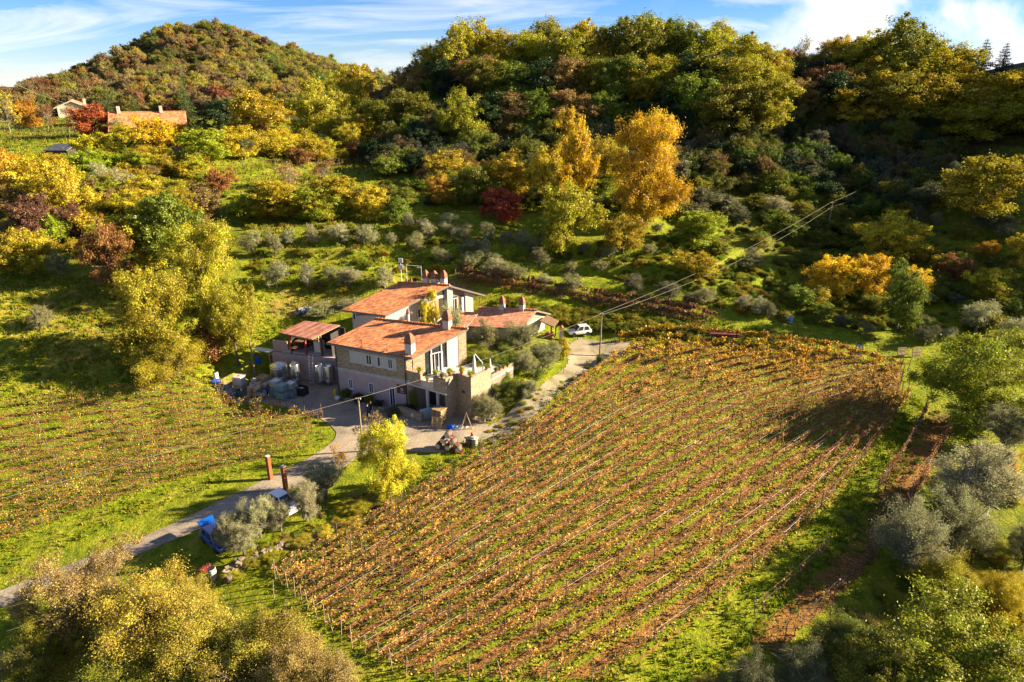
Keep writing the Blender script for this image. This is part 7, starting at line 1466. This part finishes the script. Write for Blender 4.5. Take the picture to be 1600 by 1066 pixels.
# ------------------------------------------------------------------ people
def person_mat(name, top, legs):
    m, nt, N, L = new_mat(name); tc_ = nd(N, 'ShaderNodeTexCoord'); s_ = nd(N, 'ShaderNodeSeparateXYZ'); L.new(tc_.outputs['Object'], s_.inputs[0]); z_ = mth(N, L, 'DIVIDE', s_.outputs[2], 2.0)
    r_ = ramp(N, [(0, (.7, .7, .7)), (.045, legs), (.48, top), (.745, (.50, .30, .21))], 'CONSTANT'); L.new(z_, r_.inputs[0]); finish(N, L, r_.outputs[0], .85, noise(N, L, tc_.outputs['Object'], 25, 3), .2, .01); return m
def person(p, rz, top, legs, label, arms):
    J = {'pelvis': (0, 0, .95, .15), 'waist': (0, 0, 1.08, .13), 'chest': (0, -.01, 1.32, .155), 'neck': (0, 0, 1.48, .055), 'jaw': (0, -.03, 1.57, .075), 'head': (0, -.01, 1.66, .098), 'crown': (0, .0, 1.73, .07)}
    for s, n_ in ((-1, 'l'), (1, 'r')):
        J |= {n_ + 'hip': (s * .10, 0, .9, .105), n_ + 'knee': (s * .12, -.02, .5, .07), n_ + 'ankle': (s * .13, .02, .1, .045), n_ + 'toe': (s * .15, -.16, .04, .04), n_ + 'sh': (s * .19, 0, 1.40, .068), n_ + 'el': (s * .25, *arms[0], .05), n_ + 'wr': (s * arms[1], *arms[2], .036), n_ + 'ha': (s * (arms[1] - .02), arms[2][0] - .08, arms[2][1], .034)}
    E_ = [('pelvis', 'waist'), ('waist', 'chest'), ('chest', 'neck'), ('neck', 'jaw'), ('jaw', 'head'), ('head', 'crown')]
    for n_ in 'lr': E_ += [('pelvis', n_ + 'hip'), (n_ + 'hip', n_ + 'knee'), (n_ + 'knee', n_ + 'ankle'), (n_ + 'ankle', n_ + 'toe'), ('chest', n_ + 'sh'), (n_ + 'sh', n_ + 'el'), (n_ + 'el', n_ + 'wr'), (n_ + 'wr', n_ + 'ha')]
    # nose and five fingers to each hand
    V_ = {k: v for k, v in J.items()}; V_['nose'] = (0, -.125, 1.63, .018); E_.append(('head', 'nose'))
    for s, n_ in ((-1, 'l'), (1, 'r')):
        hx, hy, hz, _ = V_[n_ + 'ha']
        for k in range(4): V_[f'{n_}f{k}'] = (hx + (k - 1.5) * .02, hy - .09 + .01 * abs(k - 1.2), hz - .03, .009); E_.append((n_ + 'ha', f'{n_}f{k}'))
        V_[n_ + 'th'] = (hx - s * .05, hy - .04, hz + .01, .010); E_.append((n_ + 'ha', n_ + 'th'))
    keys = list(V_); me = bpy.data.meshes.new('person'); me.from_pydata([V_[k][:3] for k in keys], [(keys.index(a), keys.index(b)) for a, b in E_], []); me.materials.append(person_mat('clothes', top, legs))
    o = link_mesh('person', me); tag(o, label, 'person'); sk = o.modifiers.new('skin', 'SKIN')
    sv = me.skin_vertices[0] if len(me.skin_vertices) else None
    if sv is None:
        bm = bmesh.new(); bm.from_mesh(me); bm.verts.layers.skin.verify(); bm.to_mesh(me); bm.free(); sv = me.skin_vertices[0]
    for i, k in enumerate(keys): sv.data[i].radius = (V_[k][3], V_[k][3] * (.72 if k in ('pelvis', 'waist', 'chest') else 1)); sv.data[i].use_root = (k == 'pelvis')
    ss = o.modifiers.new('smooth', 'SUBSURF'); ss.levels = 1; ss.render_levels = 2; o.location = p; o.rotation_euler = (0, 0, rz)
    mb = MB(); mb.lathe([(.105, -.02), (.112, .04), (.09, .1), (.03, .125)], (0, .015, 1.68), n=14); mb.build('hair', simple('dark_hair', (.03, .02, .015), .7, .3, 20), o, smooth=True); return o
person(at(575.5, 655), R(-30), (.03, .045, .09), (.02, .022, .03), 'person in a dark jacket and pale shoes standing in the yard, hands held together', ((-.08, 1.16), .16, (-.28, 1.18)))
person(at(580.5, 651), R(20), (.012, .016, .03), (.02, .025, .04), 'person in black clothes standing just behind the one with pale shoes', ((.0, 1.14), .25, (-.1, .92)))
for i, (px, by, w_, t_) in enumerate([(362, 902, 40, 'ygreen'), (392, 880, 36, 'tawny'), (428, 872, 40, 'ygreen'), (470, 852, 44, 'tawny'), (510, 838, 40, 'yellow'), (560, 800, 50, 'ygreen'), (600, 790, 46, 'tawny'), (545, 825, 44, 'yellow')]):
    tree_px('near_bush', px, by, by - w_ * .5, w_, t_, 'verge_weed', f'clump of yellowing weeds along the old wall at the vineyard edge', 'weeds', 'weed clumps along the old wall')
for i, (px, by, w_, t_) in enumerate([(745, 560, 40, 'fresh'), (790, 560, 40, 'green'), (800, 545, 34, 'ygreen'), (838, 560, 34, 'olive'), (786, 600, 34, 'green'), (840, 590, 26, 'green'), (705, 560, 20, 'green'), (868, 545, 24, 'ygreen')]):
    tree_px('near_bush', px, by, by - w_ * .75, w_, t_, 'garden_shrub', f'garden shrub in the courtyard between tower and low wing', 'bush', 'courtyard garden shrubs')
# ------------------------------------------------------------------ light
EL, AZ = R(22.5), R(6.0)       # the sun stands to the right, a little beyond the ridge
to_sun = Vector((math.cos(EL) * math.cos(AZ), math.cos(EL) * math.sin(AZ), math.sin(EL)))
sd = bpy.data.lights.new('sun', 'SUN'); sd.energy = 5.0; sd.angle = R(.5); sd.color = (1.0, .83, .58)
so = bpy.data.objects.new('sun', sd); COL.objects.link(so); so.rotation_euler = to_sun.to_track_quat('Z', 'Y').to_euler()
wld = bpy.data.worlds.new('World'); scene.world = wld; wld.use_nodes = True; nt = wld.node_tree; N, L = nt.nodes, nt.links; N.clear()
sky = N.new('ShaderNodeTexSky'); sky.sky_type = 'NISHITA'; sky.sun_disc = False; sky.sun_elevation = EL; sky.sun_rotation = math.pi / 2 - AZ; sky.altitude = 1500; sky.air_density = 1.0; sky.dust_density = .2; sky.ozone_density = 3.0
tc = N.new('ShaderNodeTexCoord'); sx = N.new('ShaderNodeSeparateXYZ'); L.new(tc.outputs['Generated'], sx.inputs[0])
zz_ = mth(N, L, 'ADD', mth(N, L, 'MAXIMUM', sx.outputs[2], 0), .22); cx = mth(N, L, 'DIVIDE', sx.outputs[0], zz_); cy = mth(N, L, 'DIVIDE', sx.outputs[1], zz_)
cb = N.new('ShaderNodeCombineXYZ'); L.new(cx, cb.inputs[0]); L.new(cy, cb.inputs[1])
mp = N.new('ShaderNodeMapping'); mp.inputs['Scale'].default_value = (.55, 1.5, 1); mp.inputs['Rotation'].default_value = (0, 0, R(22)); mp.inputs['Location'].default_value = (3.1, 1.7, 0); L.new(cb.outputs[0], mp.inputs[0])
w1 = noise(N, L, mp.outputs[0], 1.5, 9, .6, 1.1); r1 = ramp(N, [(.46, (0, 0, 0)), (.72, (.75, .75, .75))]); L.new(w1, r1.inputs[0])
w2 = noise(N, L, tc.outputs['Generated'], 5.5, 8, .55, .3); r2 = ramp(N, [(.50, (0, 0, 0)), (.60, (1, 1, 1))]); L.new(w2, r2.inputs[0])
side = mth(N, L, 'MULTIPLY_ADD', sx.outputs[0], 4.0, -.7, clamp=True)      # heaped cloud stands over the ridge to the right
lowb = mth(N, L, 'MULTIPLY_ADD', sx.outputs[2], -3.2, 1.35, clamp=True)
hsv = N.new('ShaderNodeHueSaturation'); hsv.inputs['Saturation'].default_value = 1.3; hsv.inputs['Value'].default_value = .56; L.new(mixc(N, L, 1, sky.outputs[0], (.92, .93, 1.12), 'MULTIPLY'), hsv.inputs['Color'])
cl = mth(N, L, 'MAXIMUM', r1.outputs[0], mth(N, L, 'MULTIPLY', mth(N, L, 'MULTIPLY', r2.outputs[0], side), lowb))
col = mixc(N, L, cl, hsv.outputs[0], (4.6, 4.5, 4.5))
bg = N.new('ShaderNodeBackground'); bg.inputs[1].default_value = .062; L.new(col, bg.inputs[0]); ow = N.new('ShaderNodeOutputWorld'); L.new(bg.outputs[0], ow.inputs[0])
vs = scene.view_settings; scene.display_settings.display_device = 'sRGB'; vs.view_transform = 'Standard'; vs.look = 'None'; vs.exposure = 2.15; vs.gamma = 1
cy_ = scene.cycles; cy_.use_denoising = True; cy_.max_bounces = 6; cy_.diffuse_bounces = 3; cy_.transmission_bounces = 4; cy_.transparent_max_bounces = 4; cy_.caustics_reflective = False; cy_.caustics_refractive = False
